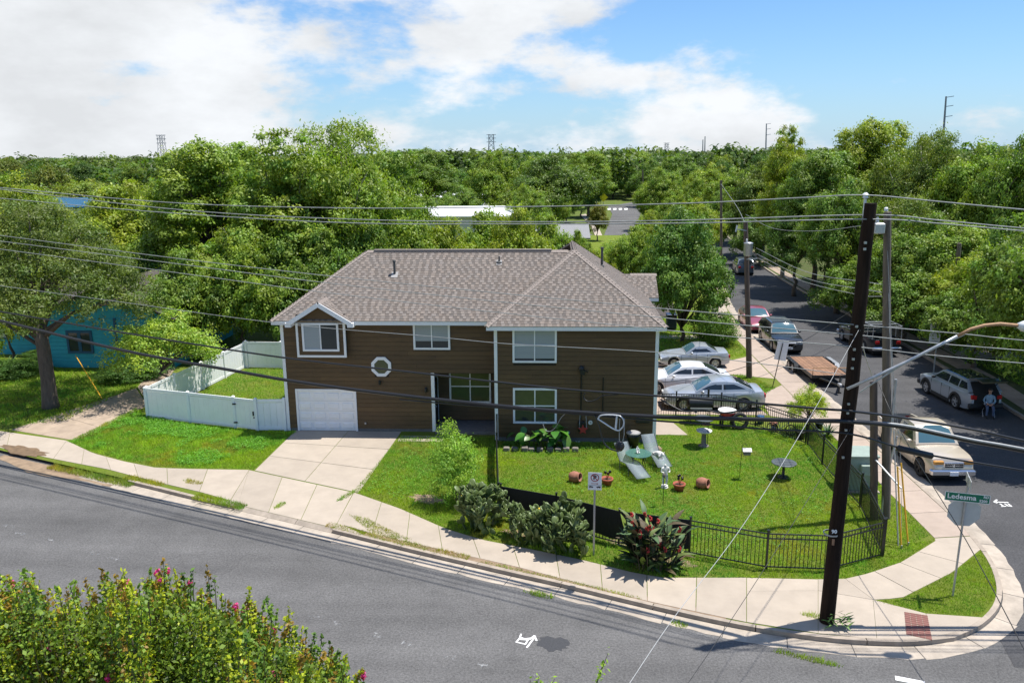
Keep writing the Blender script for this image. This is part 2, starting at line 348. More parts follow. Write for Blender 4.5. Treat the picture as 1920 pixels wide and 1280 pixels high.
# ------------------------------------------------------------------ ground, roads, lots
def nodemat(name):
    m = bpy.data.materials.new(name); m.use_nodes = True; MAT[name] = m; return m, m.node_tree, m.node_tree.nodes, m.node_tree.nodes['Principled BSDF']
def asphalt(name, base, spots):
    m, t, ns, b = nodemat(name); L = t.links
    co = ns.new('ShaderNodeNewGeometry').outputs['Position']
    def noise(sc, det=4, rough=.6):
        n = ns.new('ShaderNodeTexNoise'); n.inputs['Scale'].default_value = sc; n.inputs['Detail'].default_value = det; n.inputs['Roughness'].default_value = rough; L.new(co, n.inputs['Vector']); return n.outputs['Fac']
    def rng(s, a, c, d, e):
        r = ns.new('ShaderNodeMapRange'); L.new(s, r.inputs['Value'])
        for k, v in zip(('From Min', 'From Max', 'To Min', 'To Max'), (a, c, d, e)): r.inputs[k].default_value = v
        return r.outputs[0]
    def mulv(a, c):
        n = ns.new('ShaderNodeMath'); n.operation = 'MULTIPLY'; L.new(a, n.inputs[0]); L.new(c, n.inputs[1]); return n.outputs[0]
    v = mulv(mulv(rng(noise(0.22, 3), .3, .7, .86, 1.14), rng(noise(1.6, 6, .7), .3, .7, .9, 1.1)), rng(noise(16, 4, .85), .3, .7, .5, 1.55))
    v = mulv(v, rng(noise(110, 2, .8), .3, .7, .75, 1.25))
    mp = ns.new('ShaderNodeMapping'); mp.inputs['Rotation'].default_value = (0, 0, .38 if name == 'asphalt' else 1.571); mp.inputs['Scale'].default_value = (.05, .75, 1); L.new(co, mp.inputs['Vector'])
    ns_ = ns.new('ShaderNodeTexNoise'); ns_.inputs['Scale'].default_value = 1.0; ns_.inputs['Detail'].default_value = 5; L.new(mp.outputs[0], ns_.inputs['Vector']); v = mulv(v, rng(ns_.outputs['Fac'], .3, .7, .84, 1.16))
    v = mulv(v, rng(noise(.9, 7, .75), .56, .72, 1.0, .80))
    # fine meandering cracks
    vo = ns.new('ShaderNodeTexVoronoi'); vo.feature = 'DISTANCE_TO_EDGE'; vo.inputs['Scale'].default_value = 0.16
    wn = ns.new('ShaderNodeTexNoise'); wn.inputs['Scale'].default_value = 0.8; wn.inputs['Detail'].default_value = 6; L.new(co, wn.inputs['Vector'])
    ad = ns.new('ShaderNodeVectorMath'); ad.operation = 'ADD'; L.new(co, ad.inputs[0]); L.new(wn.outputs['Color'], ad.inputs[1]); L.new(ad.outputs[0], vo.inputs['Vector'])
    v = mulv(v, rng(vo.outputs['Distance'], 0.0, 0.004, 0.84, 1.0))
    rg = ns.new('ShaderNodeMixRGB'); rg.blend_type = 'MULTIPLY'; rg.inputs[0].default_value = 1; rg.inputs[1].default_value = (*base, 1); L.new(v, rg.inputs[2])
    L.new(rg.outputs[0], b.inputs['Base Color']); b.inputs['Roughness'].default_value = 0.88; b.inputs['Specular IOR Level'].default_value = 0.35
    bp = ns.new('ShaderNodeBump'); bp.inputs['Strength'].default_value = 0.5; bp.inputs['Distance'].default_value = 0.01; L.new(noise(60, 3), bp.inputs['Height']); L.new(bp.outputs[0], b.inputs['Normal'])
asphalt('asphalt', (0.104, 0.101, 0.099), 1); asphalt('asphalt_dark', (0.062, 0.061, 0.063), 1)
def lawnmat(name, c1, c2, c3):
    m, t, ns, b = nodemat(name); L = t.links
    co = ns.new('ShaderNodeNewGeometry').outputs['Position']
    def noise(sc, det=5):
        n = ns.new('ShaderNodeTexNoise'); n.inputs['Scale'].default_value = sc; n.inputs['Detail'].default_value = det; n.inputs['Roughness'].default_value = .7; L.new(co, n.inputs['Vector'])
        r = ns.new('ShaderNodeMapRange'); r.inputs['From Min'].default_value = .35; r.inputs['From Max'].default_value = .65; L.new(n.outputs['Fac'], r.inputs['Value']); return r.outputs[0]
    a = ns.new('ShaderNodeMixRGB'); a.inputs[1].default_value = (*c1, 1); a.inputs[2].default_value = (*c2, 1); L.new(noise(9, 6), a.inputs[0])
    d = ns.new('ShaderNodeMixRGB'); d.inputs[2].default_value = (*c3, 1); L.new(a.outputs[0], d.inputs[1])
    n2 = ns.new('ShaderNodeMath'); n2.operation = 'MULTIPLY'; n2.inputs[1].default_value = 0.5; L.new(noise(.5), n2.inputs[0]); L.new(n2.outputs[0], d.inputs[0])
    L.new(d.outputs[0], b.inputs['Base Color']); b.inputs['Roughness'].default_value = 0.95; b.inputs['Specular IOR Level'].default_value = 0.15
    bp = ns.new('ShaderNodeBump'); bp.inputs['Strength'].default_value = 0.8; bp.inputs['Distance'].default_value = 0.04; L.new(noise(25), bp.inputs['Height']); L.new(bp.outputs[0], b.inputs['Normal'])
lawnmat('lawn', (0.12, 0.18, 0.016), (0.17, 0.25, 0.022), (0.21, 0.20, 0.06))
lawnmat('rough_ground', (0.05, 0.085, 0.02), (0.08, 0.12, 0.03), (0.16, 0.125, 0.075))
lawnmat('far_ground', (0.07, 0.11, 0.018), (0.11, 0.17, 0.025), (0.17, 0.16, 0.07))

RZ = -0.12
struct(obj('ground', MB().add([(-3500, -200, -0.22), (3500, -200, -0.22), (3500, 5000, -0.22), (-3500, 5000, -0.22)], [(0, 1, 2, 3)]), 'far_ground'))
struct(obj('road', MB().add([(-90, 5, RZ - .004), (60, 5, RZ - .004), (60, 60, RZ - .004), (-90, 60, RZ - .004)], [(0, 1, 2, 3)]), 'asphalt'))
struct(obj('side_street', MB().prism([(11.5, 18.3), (16, 17.4), (30, 17.5), (24.2, 30), (24.2, 62), (24.2, 90), (27.5, 126), (21, 126), (18, 100), (13.2, 78), (13.2, 26)], RZ - .06, RZ), 'asphalt_dark'))

# kerb line of the corner block, foot of the kerb face, left to right round the corner
Kpx = [(248, 909), (350, 935), (437, 955), (525, 976), (656, 1008), (766, 1036), (869, 1060), (972, 1084), (1032, 1097), (1145, 1125), (1257, 1152), (1370, 1177), (1480, 1196), (1578, 1208), (1677, 1213), (1742, 1211), (1808, 1198), (1847, 1177), (1874, 1149), (1882, 1120), (1877, 1090), (1861, 1054), (1838, 1024), (1808, 988)]
K = [G(x, y, RZ)[:2] for x, y in Kpx]
K = [np.array((-75., 54.2)), np.array((-45., 40.9)), np.array((-30., 34.3)), np.array((-23.4, 31.5))] + K + [np.array(p) for p in ((14.05, 28.5), (14.05, 33), (14.0, 40), (13.95, 50), (13.9, 62), (15.2, 73), (17.0, 83), (19.2, 100), (21.5, 118), (22.5, 126))]
def chaikin(P, n=2):
    for _ in range(n):
        Q = [P[0]]
        for a, b in zip(P[:-1], P[1:]): Q += [a * .75 + b * .25, a * .25 + b * .75]
        P = Q + [P[-1]]
    return P
def resample(P, step):
    P = np.array(P); d = np.r_[0, np.cumsum(np.linalg.norm(np.diff(P, axis=0), axis=1))]
    s = np.arange(0, d[-1], step); return np.c_[np.interp(s, d, P[:, 0]), np.interp(s, d, P[:, 1])]
KP = resample(chaikin(K, 2), 0.4)
T = np.gradient(KP, axis=0); T /= np.linalg.norm(T, axis=1)[:, None]
NIN = np.c_[-T[:, 1], T[:, 0]]                       # towards the block
def koff(d): return KP + NIN * d
# lot polygon: kerb back + far sides
back = koff(0.16)
lot = [tuple(p) for p in back] + [(-75, 126)]
def fan(poly, z):
    me = MB(); me.add([(x, y, z) for x, y in poly], [tuple(range(len(poly)))]); return me
struct(obj('lawn', fan(lot, -0.001), 'lawn'))
# kerb, gutter: pieces about 3 m long
kerb = bpy.data.objects.new('kerb', None); COL.objects.link(kerb); struct(kerb)
gut = bpy.data.objects.new('gutter', None); COL.objects.link(gut); struct(gut)
def strip(name, A, B, zA0, zA1, zB0, zB1, mt, parent):
    n = len(A); vs = []
    for a, b in zip(A, B): vs += [(a[0], a[1], zA0), (a[0], a[1], zA1), (b[0], b[1], zB1), (b[0], b[1], zB0)]
    fs = [(0, 1, 2, 3), ((n - 1) * 4 + 3, (n - 1) * 4 + 2, (n - 1) * 4 + 1, (n - 1) * 4)]
    for i in range(n - 1):
        o = i * 4; q = o + 4
        fs += [(o, q, q + 1, o + 1), (o + 1, q + 1, q + 2, o + 2), (o + 2, q + 2, q + 3, o + 3)]
    return obj(name, MB().add(vs, fs), mt, parent)
def near_x(px, py): p = G(px, py)[:2]; return int(np.argmin(np.linalg.norm(KP - p, axis=1)))
i0, iA, iB, iEnd = near_x(225, 905), near_x(432, 950), near_x(610, 998), len(KP) - 1
k0, kf, kb = koff(0), koff(0.03), koff(0.17)
g1 = koff(-0.50)
def pieces(a, b, st):
    i = a
    while i < b: j = min(i + st, b); yield i, j; i = j
tuck = 0.012
def trimends(A, i, j):
    Q = A[i:j + 1].copy()
    if len(Q) > 1:
        for e, f in ((0, 1), (-1, -2)):
            d = Q[f] - Q[e]; Q[e] = Q[e] + d / max(np.linalg.norm(d), 1e-6) * tuck
    return Q
for rngs, lowered in (((i0, iA), 0), ((iA, iB), 1), ((iB, iEnd), 0)):
    for i, j in pieces(*rngs, 7):
        if lowered: strip('kerb_piece', trimends(k0, i, j), trimends(kb, i, j), -.2, -.10, -.2, .004, 'kerb_concrete', kerb)
        else: strip('kerb_piece', trimends(kf, i, j), trimends(kb, i, j), -.2, .014, -.2, .016, 'kerb_concrete', kerb)
ig = near_x(140, 890)
rg = random.Random(3)
for i, j in pieces(ig, iEnd, 4):
    A = trimends(g1, i, j); A += np.array([NIN[q] * (-rg.uniform(-.03, .06)) for q in range(i, j + 1)])
    strip('gutter_piece', A, trimends(k0, i, j), -.2, RZ + .003, -.2, RZ + .012, 'gutter_concrete', gut)

# paving slabs
def slabs(parent, inn, out, n, mt, z=0.012, name='slab', z_out=None):
    """quads between two polylines, one slab each with a joint between"""
    a = np.array(inn, float); b = np.array(out, float)
    def at(P, s):
        d = np.r_[0, np.cumsum(np.linalg.norm(np.diff(P, axis=0), axis=1))]; s = s * d[-1]; return np.array((np.interp(s, d, P[:, 0]), np.interp(s, d, P[:, 1])))
    for i in range(n):
        s0, s1 = i / n, (i + 1) / n; ms = np.linspace(s0, s1, 4)
        top = [at(a, s) for s in ms]; bot = [at(b, s) for s in ms[::-1]]
        for L_ in (top, bot):
            e = L_[-1] - L_[0]; e = e / max(np.linalg.norm(e), 1e-6) * 0.011; L_[0] = L_[0] + e; L_[-1] = L_[-1] - e
        poly = [tuple(p) for p in top + bot]; dz = rg.uniform(-.003, .003)
        zt = [z + dz] * 4 + [(z if z_out is None else z_out) + dz] * 4
        obj(name, MB().prism(poly, [-.15] * 8, zt), mt, parent)
def PX(l, z=0.0): return [G(x, y, z)[:2] for x, y in l]
def pav(name): o = bpy.data.objects.new(name, None); COL.objects.link(o); return struct(o)
sw = pav('pavement')
slabs(sw, PX([(-420, 745), (-60, 800), (0, 808), (125, 826)]), PX([(-420, 782), (-60, 826), (0, 839), (100, 860)]), 6, 'concrete')
slabs(sw, PX([(125, 826), (175, 850), (233, 865), (292, 877), (350, 879), (467, 881)]), PX([(100, 860), (204, 880), (292, 903), (379, 923), (432, 938)]), 6, 'concrete')
slabs(sw, PX([(663, 923), (749, 953), (835, 991), (904, 1012), (1002, 1031), (1089, 1049), (1182, 1072), (1239, 1083), (1314, 1083), (1400, 1083)]), PX([(640, 983), (697, 1000), (835, 1032), (972, 1063), (1070, 1089), (1220, 1128), (1314, 1148), (1400, 1166)]), 10, 'concrete')
for q in ([(1400, 1083), (1534, 1086), (1534, 1107), (1400, 1108)], [(1534, 1086), (1585, 1085), (1637, 1124), (1534, 1107)], [(1400, 1108), (1534, 1107), (1534, 1187), (1400, 1166)], [(1534, 1107), (1637, 1124), (1644, 1198), (1534, 1187)],
          [(1637, 1124), (1736, 1150), (1748, 1200), (1644, 1198)], [(1736, 1150), (1841, 1157), (1822, 1180), (1790, 1195), (1748, 1200)]):
    P = PX(q); c = sum(P) / len(P); obj('slab', MB().prism([tuple(c + (p - c) * 0.994) for p in P], -.15, 0.012 + rg.uniform(-.002, .002)), 'concrete', sw)
slabs(sw, PX([(1585, 1085), (1628, 1075), (1690, 1054), (1754, 1014)]), PX([(1637, 1124), (1690, 1121), (1785, 1073), (1839, 1029)]), 4, 'concrete')
slabs(sw, [(12.55, 25.0), (12.5, 44), (12.45, 62)], [(13.86, 25.2), (13.84, 44), (13.74, 62)], 20, 'concrete_red')
slabs(sw, [(12.45, 62), (13.8, 73), (15.6, 83), (17.8, 100), (20.0, 118)], [(13.72, 62), (15.0, 73), (16.8, 83), (19.0, 100), (21.3, 118)], 20, 'concrete')
# tactile paving plates on the ramp
tp = pav('tactile_paving'); A = [G(x, y)[:2] for x, y in ((1695, 1147), (1739, 1154), (1748, 1201), (1699, 1190))]
for i in range(4):
    for j in range(2):
        def bl(u, v): return (A[0] * (1 - u) + A[1] * u) * (1 - v) + (A[3] * (1 - u) + A[2] * u) * v
        q = [bl(i / 4 + .01, j / 2 + .01), bl((i + 1) / 4 - .01, j / 2 + .01), bl((i + 1) / 4 - .01, (j + 1) / 2 - .01), bl(i / 4 + .01, (j + 1) / 2 - .01)]
        mb = MB().prism([tuple(p) for p in q], 0.0, 0.022)
        for a in range(5):
            for c in range(6):
                p = bl((i + (a + .5) / 5) / 4, (j + (c + .5) / 6) / 2); mb.cbox((p[0], p[1], .024), .022, .022, .008)
        obj('tactile_plate', mb, 'tactile', tp)
# front driveway, porch walk, patio, car pads
dv = pav('driveway')
def quadslabs(parent, P, nu, nv, mt, z=0.012, name='slab', z_far=None):
    P = [np.array(p, float) for p in P]
    for i in range(nu):
        for j in range(nv):
            def bl(u, v): return (P[0] * (1 - u) + P[1] * u) * (1 - v) + (P[3] * (1 - u) + P[2] * u) * v
            gu, gv = .012 / max(np.linalg.norm(P[1] - P[0]), .1), .012 / max(np.linalg.norm(P[3] - P[0]), .1)
            u0, u1, v0, v1 = i / nu + gu, (i + 1) / nu - gu, j / nv + gv, (j + 1) / nv - gv
            q = [bl(u0, v0), bl(u1, v0), bl(u1, v1), bl(u0, v1)]
            f = lambda v: z if z_far is None else z * (1 - v) + z_far * v
            obj(name, MB().prism([tuple(p) for p in q], [-.15] * 4, [f(v0), f(v0), f(v1), f(v1)]), mt, parent)
quadslabs(dv, [(-11.9, 34.86), (-6.95, 34.86), (-7.3, 27.95), (-12.05, 30.0)], 2, 3, 'concrete')
ap = PX([(467, 881), (663, 923)]) + [koff(0.18)[iB], koff(0.18)[iA]]
quadslabs(dv, ap, 3, 1, 'concrete', z_far=.008)
nd_ = pav('driveway'); quadslabs(nd_, PX([(255, 728), (278, 760), (140, 826), (20, 806)]), 1, 3, 'concrete_old')
quadslabs(nd_, PX([(285, 690), (330, 690), (278, 758), (258, 726)]), 1, 1, 'concrete_old')
pw = pav('path'); quadslabs(pw, [(-6.9, 34.3), (-4.9, 34.3), (-4.9, 33.55), (-6.9, 33.55)], 2, 1, 'concrete')
pt = pav('patio'); quadslabs(pt, [(4.6, 36.7), (5.62, 36.7), (6.1, 34.75), (4.6, 34.75)], 1, 1, 'concrete')
cp = pav('driveway'); quadslabs(cp, [(4.6, 43.6), (9.7, 43.6), (10.4, 37.7), (4.6, 37.7)], 2, 2, 'concrete_red')
quadslabs(cp, [(10.75, 40.95), (12.48, 43.0), (12.48, 36.6), (10.45, 37.6)], 1, 1, 'concrete_red')
cp2 = pav('driveway'); quadslabs(cp2, [(4.6, 48.2), (9.6, 48.2), (9.5, 45.2), (4.6, 45.2)], 2, 1, 'concrete_red')
quadslabs(cp2, [(9.65, 47.4), (12.44, 49.6), (12.44, 44.2), (9.6, 45.3)], 1, 1, 'concrete_red')
fw_ = pav('path'); quadslabs(fw_, [(4.6, 55.3), (12.3, 55.3), (12.3, 54.2), (4.6, 54.2)], 4, 1, 'concrete')

# the block across the side street
right_edge = [(60, 15), (30.5, 19.5), (24.6, 25), (22.6, 32), (22.3, 38), (23.0, 45), (23.2, 62), (22.7, 75), (23.1, 90), (24.5, 105), (26.4, 126)]
RP = resample(chaikin([np.array(p, float) for p in right_edge], 2), 0.5)
TR = np.gradient(RP, axis=0); TR /= np.linalg.norm(TR, axis=1)[:, None]; NR = np.c_[TR[:, 1], -TR[:, 0]]
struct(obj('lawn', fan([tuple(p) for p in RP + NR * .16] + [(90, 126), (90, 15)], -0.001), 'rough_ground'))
rk = bpy.data.objects.new('kerb', None); COL.objects.link(rk); struct(rk)
for i, j in pieces(40, len(RP) - 1, 8):
    strip('kerb_piece', trimends(RP + NR * .17, i, j), trimends(RP, i, j), -.2, .014, -.2, .012, 'kerb_concrete', rk)
rsw = pav('pavement'); slabs(rsw, [(25.6, 27), (24.4, 33), (24.1, 38), (24.8, 45), (24.9, 62), (24.4, 75), (24.8, 90), (26.2, 105)], [(24.5, 26.8), (23.3, 32.6), (23.0, 38), (23.6, 45), (23.7, 62), (23.2, 75), (23.6, 90), (25.0, 105)], 40, 'concrete_old')
quadslabs(pav('driveway'), [(25.0, 55.0), (30, 53.6), (30, 49.6), (25.0, 49.0)], 2, 1, 'concrete')
# far stretch of the street with a crossing, seen over the roof
struct(obj('road', MB().prism(PX([(1128, 452), (1178, 448), (1196, 412), (1206, 384), (1196, 376), (1140, 386), (1148, 400), (1140, 420)]), -.25, -.15), 'asphalt'))
fp = pav('pavement'); slabs(fp, PX([(1088, 402), (1108, 422), (1118, 446)]), PX([(1098, 400), (1120, 420), (1132, 446)]), 4, 'concrete', z=-.1)
struct(obj('road', MB().prism(PX([(1050, 432), (1082, 418), (1112, 440), (1090, 462), (1056, 470)]), -.25, -.16), 'asphalt'))
cw = pav('crossing')
for i in range(4):
    x = 1139 + i * 10.5; obj('painted_bar', MB().prism(PX([(x, 389.5), (x + 6, 389), (x + 6.5, 392), (x + .5, 392.5)]), -.148, -.143), 'white_paint', cw)
# dirt strip at the left where the kerb is broken, dark asphalt patch, paint marks
ia, ib = near_x(5, 850), near_x(225, 905); rd = random.Random(31)
od = [tuple(KP[i] - NIN[i] * (.55 + .35 * math.sin(i * .35) * rd.uniform(.5, 1) * (1 if i < ib - 6 else .3))) for i in range(ia, ib)]
struct(obj('dirt_shoulder', MB().prism([tuple(p) for p in koff(0.05)[ia:ib]] + od[::-1], -.2, RZ + .006), 'dirt'))
fp_ = [np.array(G(467, 881)[:2]), np.array(G(432, 939)[:2]), koff(.19)[max(iA - 3, 0)], koff(.19)[iA]]
obj('slab', MB().prism([tuple(p) for p in fp_], -.15, .010), 'concrete', sw)
obj('slab', MB().prism([tuple(G(1754, 1014)[:2]), tuple(G(1839, 1029)[:2]), (13.86, 25.17), (12.55, 24.97)], -.15, .0095), 'concrete', sw)
obj('slab', MB().prism([tuple(G(664, 923)[:2]), tuple(koff(.19)[iB]), tuple(koff(.19)[min(iB + 3, iEnd)]), tuple(G(641, 983)[:2])], -.15, .0095), 'concrete', sw)
mat('patch', (0.045, 0.046, 0.05), 0.9, 0.25, 30)
def blob(cx, cy, rx, ry, rot, seed, n=26, j=.22):
    r = random.Random(seed); P = []
    for i in range(n):
        a = 2 * PI * i / n; k = 1 + r.uniform(-j, j); x, y = rx * k * math.cos(a), ry * k * math.sin(a); P.append((cx + x * math.cos(rot) - y * math.sin(rot), cy + x * math.sin(rot) + y * math.cos(rot)))
    return P
c = G(1036, 1206, RZ); struct(obj('asphalt_patch', MB().prism(blob(c[0], c[1], .42, .30, -.1, 5), -.13, RZ + .0015), 'patch'))
def stroke(mb, pts, w, z=RZ + .004):
    P = [G(x, y, RZ)[:2] for x, y in pts]
    for a, b in zip(P[:-1], P[1:]):
        d = (b - a) / np.linalg.norm(b - a); n = np.array((-d[1], d[0])) * w / 2; a2 = a - d * w * .3; b2 = b + d * w * .3
        mb.add([(*(a2 - n), z), (*(b2 - n), z), (*(b2 + n), z), (*(a2 + n), z)], [(0, 1, 2, 3)]); z += .0004
sp = MB(); stroke(sp, [(988, 1213), (1003, 1193)], .05); stroke(sp, [(993, 1198), (1002, 1191), (1006, 1200)], .05)
stroke(sp, [(977, 1188), (975, 1194), (984, 1197), (1000, 1195)], .045); stroke(sp, [(976, 1194), (968, 1203), (985, 1207), (990, 1199), (975, 1198)], .045)
o = tag(obj('painted_mark', sp, 'white_paint'), 'white sprayed arrow and digits on the road beside the dark asphalt patch', 'road marking')
sp = MB(); stroke(sp, [(1864, 940.5), (1890, 941.5)], .06); stroke(sp, [(1869, 936.5), (1864, 940.5), (1869, 942.5)], .06)
stroke(sp, [(1875, 944), (1881, 948)], .05); stroke(sp, [(1878, 949), (1886, 948.5)], .05); stroke(sp, [(1884, 944), (1890, 948), (1897, 949)], .05); stroke(sp, [(1890, 944), (1896, 948)], .05)
tag(obj('painted_mark', sp, 'white_paint'), 'white sprayed arrow and scribble on the side street behind the street name sign', 'road marking')
sp = MB(); stroke(sp, [(1683, 1271), (1730, 1280)], .18)
tag(obj('painted_mark', sp, 'white_paint'), 'white paint stroke on the road at the bottom edge', 'road marking')
m, t, ns, b = nodemat('worn_paint')
b.inputs['Base Color'].default_value = (.24, .24, .24, 1); b.inputs['Roughness'].default_value = .9
nz = ns.new('ShaderNodeTexNoise'); nz.inputs['Scale'].default_value = 9; nz.inputs['Detail'].default_value = 8
t.links.new(ns.new('ShaderNodeNewGeometry').outputs['Position'], nz.inputs['Vector'])
mr = ns.new('ShaderNodeMapRange'); mr.inputs['From Min'].default_value = .5; mr.inputs['From Max'].default_value = .66; t.links.new(nz.outputs['Fac'], mr.inputs['Value']); t.links.new(mr.outputs[0], b.inputs['Alpha'])
wl = pav('worn_lane_line')
for x, y in ((18, 988), (40, 1002), (95, 1014), (125, 1025), (178, 1038), (214, 1048), (710, 1192), (765, 1207), (845, 1232), (590, 1158), (630, 1170), (905, 1248), (1000, 1268)):
    P = [G(x - 11, y - 4, RZ)[:2], G(x + 8, y, RZ)[:2]]; d = (P[1] - P[0]) / np.linalg.norm(P[1] - P[0]); n = np.array((-d[1], d[0])) * .09
    obj('painted_dash', MB().add([(*(P[0] - n), RZ + .001), (*(P[1] - n), RZ + .001), (*(P[1] + n), RZ + .001), (*(P[0] + n), RZ + .001)], [(0, 1, 2, 3)]), 'worn_paint', wl)
vs_, ve_ = near_x(665, 1008), near_x(1380, 1178)
struct(obj('soil', MB().prism([tuple(p) for p in koff(.175)[vs_:ve_]] + [tuple(p) for p in koff(.46)[vs_:ve_][::-1]], -.05, .004), 'dirt'))
# bare soil patches, puddle stain on the apron
for i, (x, y, a, b_) in enumerate(((800, 935, .7, .35), (985, 1003, .9, .3), (1270, 1052, .55, .25), (1170, 1018, .6, .2))):
    c = G(x, y); struct(obj('soil', MB().prism(blob(c[0], c[1], a, b_, -.4, 20 + i), -.05, .004), 'dirt'))
mat('wet_stain', (0.16, 0.105, 0.06), 0.6, 0.3, 4)
c = G(45, 845); struct(obj('mud_stain', MB().prism(blob(c[0], c[1], 1.5, .38, -.4, 9), -.02, .019), 'wet_stain'))
# ------------------------------------------------------------------ the brown house
YL, YB = 34.90, 33.78            # front planes of the left part and of the forward wing
XL, XM, XR = -12.25, -2.52, 4.48
ZE = 5.22
house = thing('house', 'two-storey brown lap-sided house with grey-brown shingle roof and white trim', 'house', (-4, 38, 0))
def wall(name, boxes, mt='siding_dark'):
    mb = MB()
    for b in boxes: mb.box(*b)
    return obj(name, mb, mt, house)
def RX(px, py, y): return AtY(px, py, y)[0]
def RZh(px, py, y): return AtY(px, py, y)[2]
def rect(x0, y0, x1, y1, Yp):
    a, b = AtY(x0, y1, Yp), AtY(x1, y0, Yp); c, d = AtY(x0, y0, Yp), AtY(x1, y1, Yp)
    return ((a[0] + c[0]) / 2, (b[0] + d[0]) / 2, (a[2] + d[2]) / 2, (c[2] + b[2]) / 2)
rc = rect(812, 700, 926, 806, YL); RCX0, RCZ1 = rc[0], rc[3]
wl_ = wall('wall', [(XL, RCX0, YL, 41.3, 0, ZE), (RCX0, XM + .02, YL, 41.3, RCZ1, ZE), (RCX0, XM + .02, YL + 1.35, 41.3, 0, RCZ1)])
wr_ = wall('wall', [(XM, XR, YB, 44.5, 0, ZE), (XR, 5.0, 40.9, 44.2, 0, ZE)])
obj('foundation', MB().box(XL - .01, RCX0 - .02, YL - .012, YL + .3, -.1, .14).box(XM - .012, XR + .012, YB - .012, 44.51, -.1, .2), 'foundation', house)
win = {
    'w2': rect(775, 603.5, 844, 655, YL - .03), 'gar': rect(556.5, 729, 669.5, 808.5, YL - .03),
    'w4': rect(961, 614.5, 1044, 679.5, YB - .03), 'w5': rect(962, 727, 1044, 793, YB - .03), 'bay': rect(556, 604, 648.5, 669.5, YL - .32)}
gx = win['gar']; win['gar'] = (gx[0], gx[1], 0.02, gx[3])
rb = random.Random(11)
def siding(parent, x0, x1, z0, z1, y, holes, pitch=0.205, axis='x'):
    z = z0; row = 0
    while z < z1 - 0.02:
        zt = min(z + pitch, z1); segs = [(x0, x1)]
        for hx0, hx1, hz0, hz1 in holes:
            if hz0 < zt - .02 and hz1 > z + .02:
                ns_ = []
                for a, b in segs:
                    if hx0 > a: ns_.append((a, min(b, hx0)))
                    if hx1 < b: ns_.append((max(a, hx1), b))
                segs = [q for q in ns_ if q[1] - q[0] > .03]
        for a, b in segs:
            cuts = [a]; c = a + rb.uniform(1.2, 3.6)
            while c < b - .5: cuts.append(c); c += 3.66
            cuts.append(b)
            for p, q in zip(cuts[:-1], cuts[1:]):
                q2 = q - (.004 if q < b else 0)
                if axis == 'x':
                    v = [(p, y - .036, z), (q2, y - .036, z), (q2, y - .010, zt - .016), (p, y - .010, zt - .016), (p, y + .004, z), (q2, y + .004, z), (q2, y + .004, zt - .016), (p, y + .004, zt - .016)]
                else:
                    v = [(y + .026, p, z), (y + .026, q2, z), (y + .010, q2, zt - .016), (y + .010, p, zt - .016), (y - .004, p, z), (y - .004, q2, z), (y - .004, q2, zt - .016), (y - .004, p, zt - .016)]
                obj('siding_board', MB().add(v, [(0, 1, 2, 3), (7, 6, 5, 4), (0, 4, 5, 1), (1, 5, 6, 2), (2, 6, 7, 3), (3, 7, 4, 0)]), 'siding', parent)
        z = zt; row += 1
def inset(r, d): return (r[0] + d, r[1] - d, r[2] + d, r[3] - d)
octc = AtY(715.2, 687, YL - .03); OR = 0.45
siding(wl_, XL + .1, XM - .0, .14, ZE - .05, YL, [inset(win['w2'], .03), inset((win['gar'][0], win['gar'][1], 0, win['gar'][3]), .03), (RCX0 + .02, XM + .1, 0, RCZ1), (octc[0] - .33, octc[0] + .33, octc[2] - .33, octc[2] + .33), inset(win['bay'], .05)])
siding(wr_, XM + .1, XR - .1, .2, ZE - .05, YB, [inset(win['w4'], .03), inset(win['w5'], .03)])
siding(wl_, RCX0 + .02, XM, .15, RCZ1, YL + 1.35, [(-4.86, -2.9, 1.0, 2.6)])
siding(wr_, YB + .1, 44.4, .2, ZE - .05, XR, [], pitch=.205, axis='y')
def frame(name, r, y, w=.09, d=.05, parent=None, mt='trim'):
    x0, x1, z0, z1 = r; mb = MB()
    mb.box(x0, x1, y - d, y + .02, z1 - w, z1).box(x0, x1, y - d, y + .02, z0, z0 + w).box(x0, x0 + w, y - d, y + .02, z0 + w, z1 - w).box(x1 - w, x1, y - d, y + .02, z0 + w, z1 - w)
    return obj(name, mb, mt, parent or house)
def window(r, y, w=.09, cols=2, rows=1, panes=('glass',), d=.06):
    f = frame('window', r, y, w, d); x0, x1, z0, z1 = inset(r, w); m = .05
    mb = MB(); cw_ = (x1 - x0 - (cols - 1) * m) / cols; rh = (z1 - z0 - (rows - 1) * m) / rows
    for i in range(1, cols): obj('mullion', MB().box(x0 + i * (cw_ + m) - m, x0 + i * (cw_ + m), y - d + .012, y + .01, z0, z1), 'trim', f)
    for j in range(1, rows):
        for i in range(cols): obj('mullion', MB().box(x0 + i * (cw_ + m), x0 + i * (cw_ + m) + cw_, y - d + .014, y + .01, z0 + j * (rh + m) - m, z0 + j * (rh + m)), 'trim', f)
    k = 0
    for j in range(rows):
        for i in range(cols):
            px0 = x0 + i * (cw_ + m); pz0 = z0 + j * (rh + m); pm = panes[k % len(panes)]; k += 1
            obj('pane', MB().box(px0, px0 + cw_, y - .022, y + .008, pz0, pz0 + rh), pm, f)
    return f
YBAY = YL - .32
window(win['w2'], YL - .03, panes=('glass', 'glass'))
r = win['w2']; cxm = (r[0] + r[1]) / 2
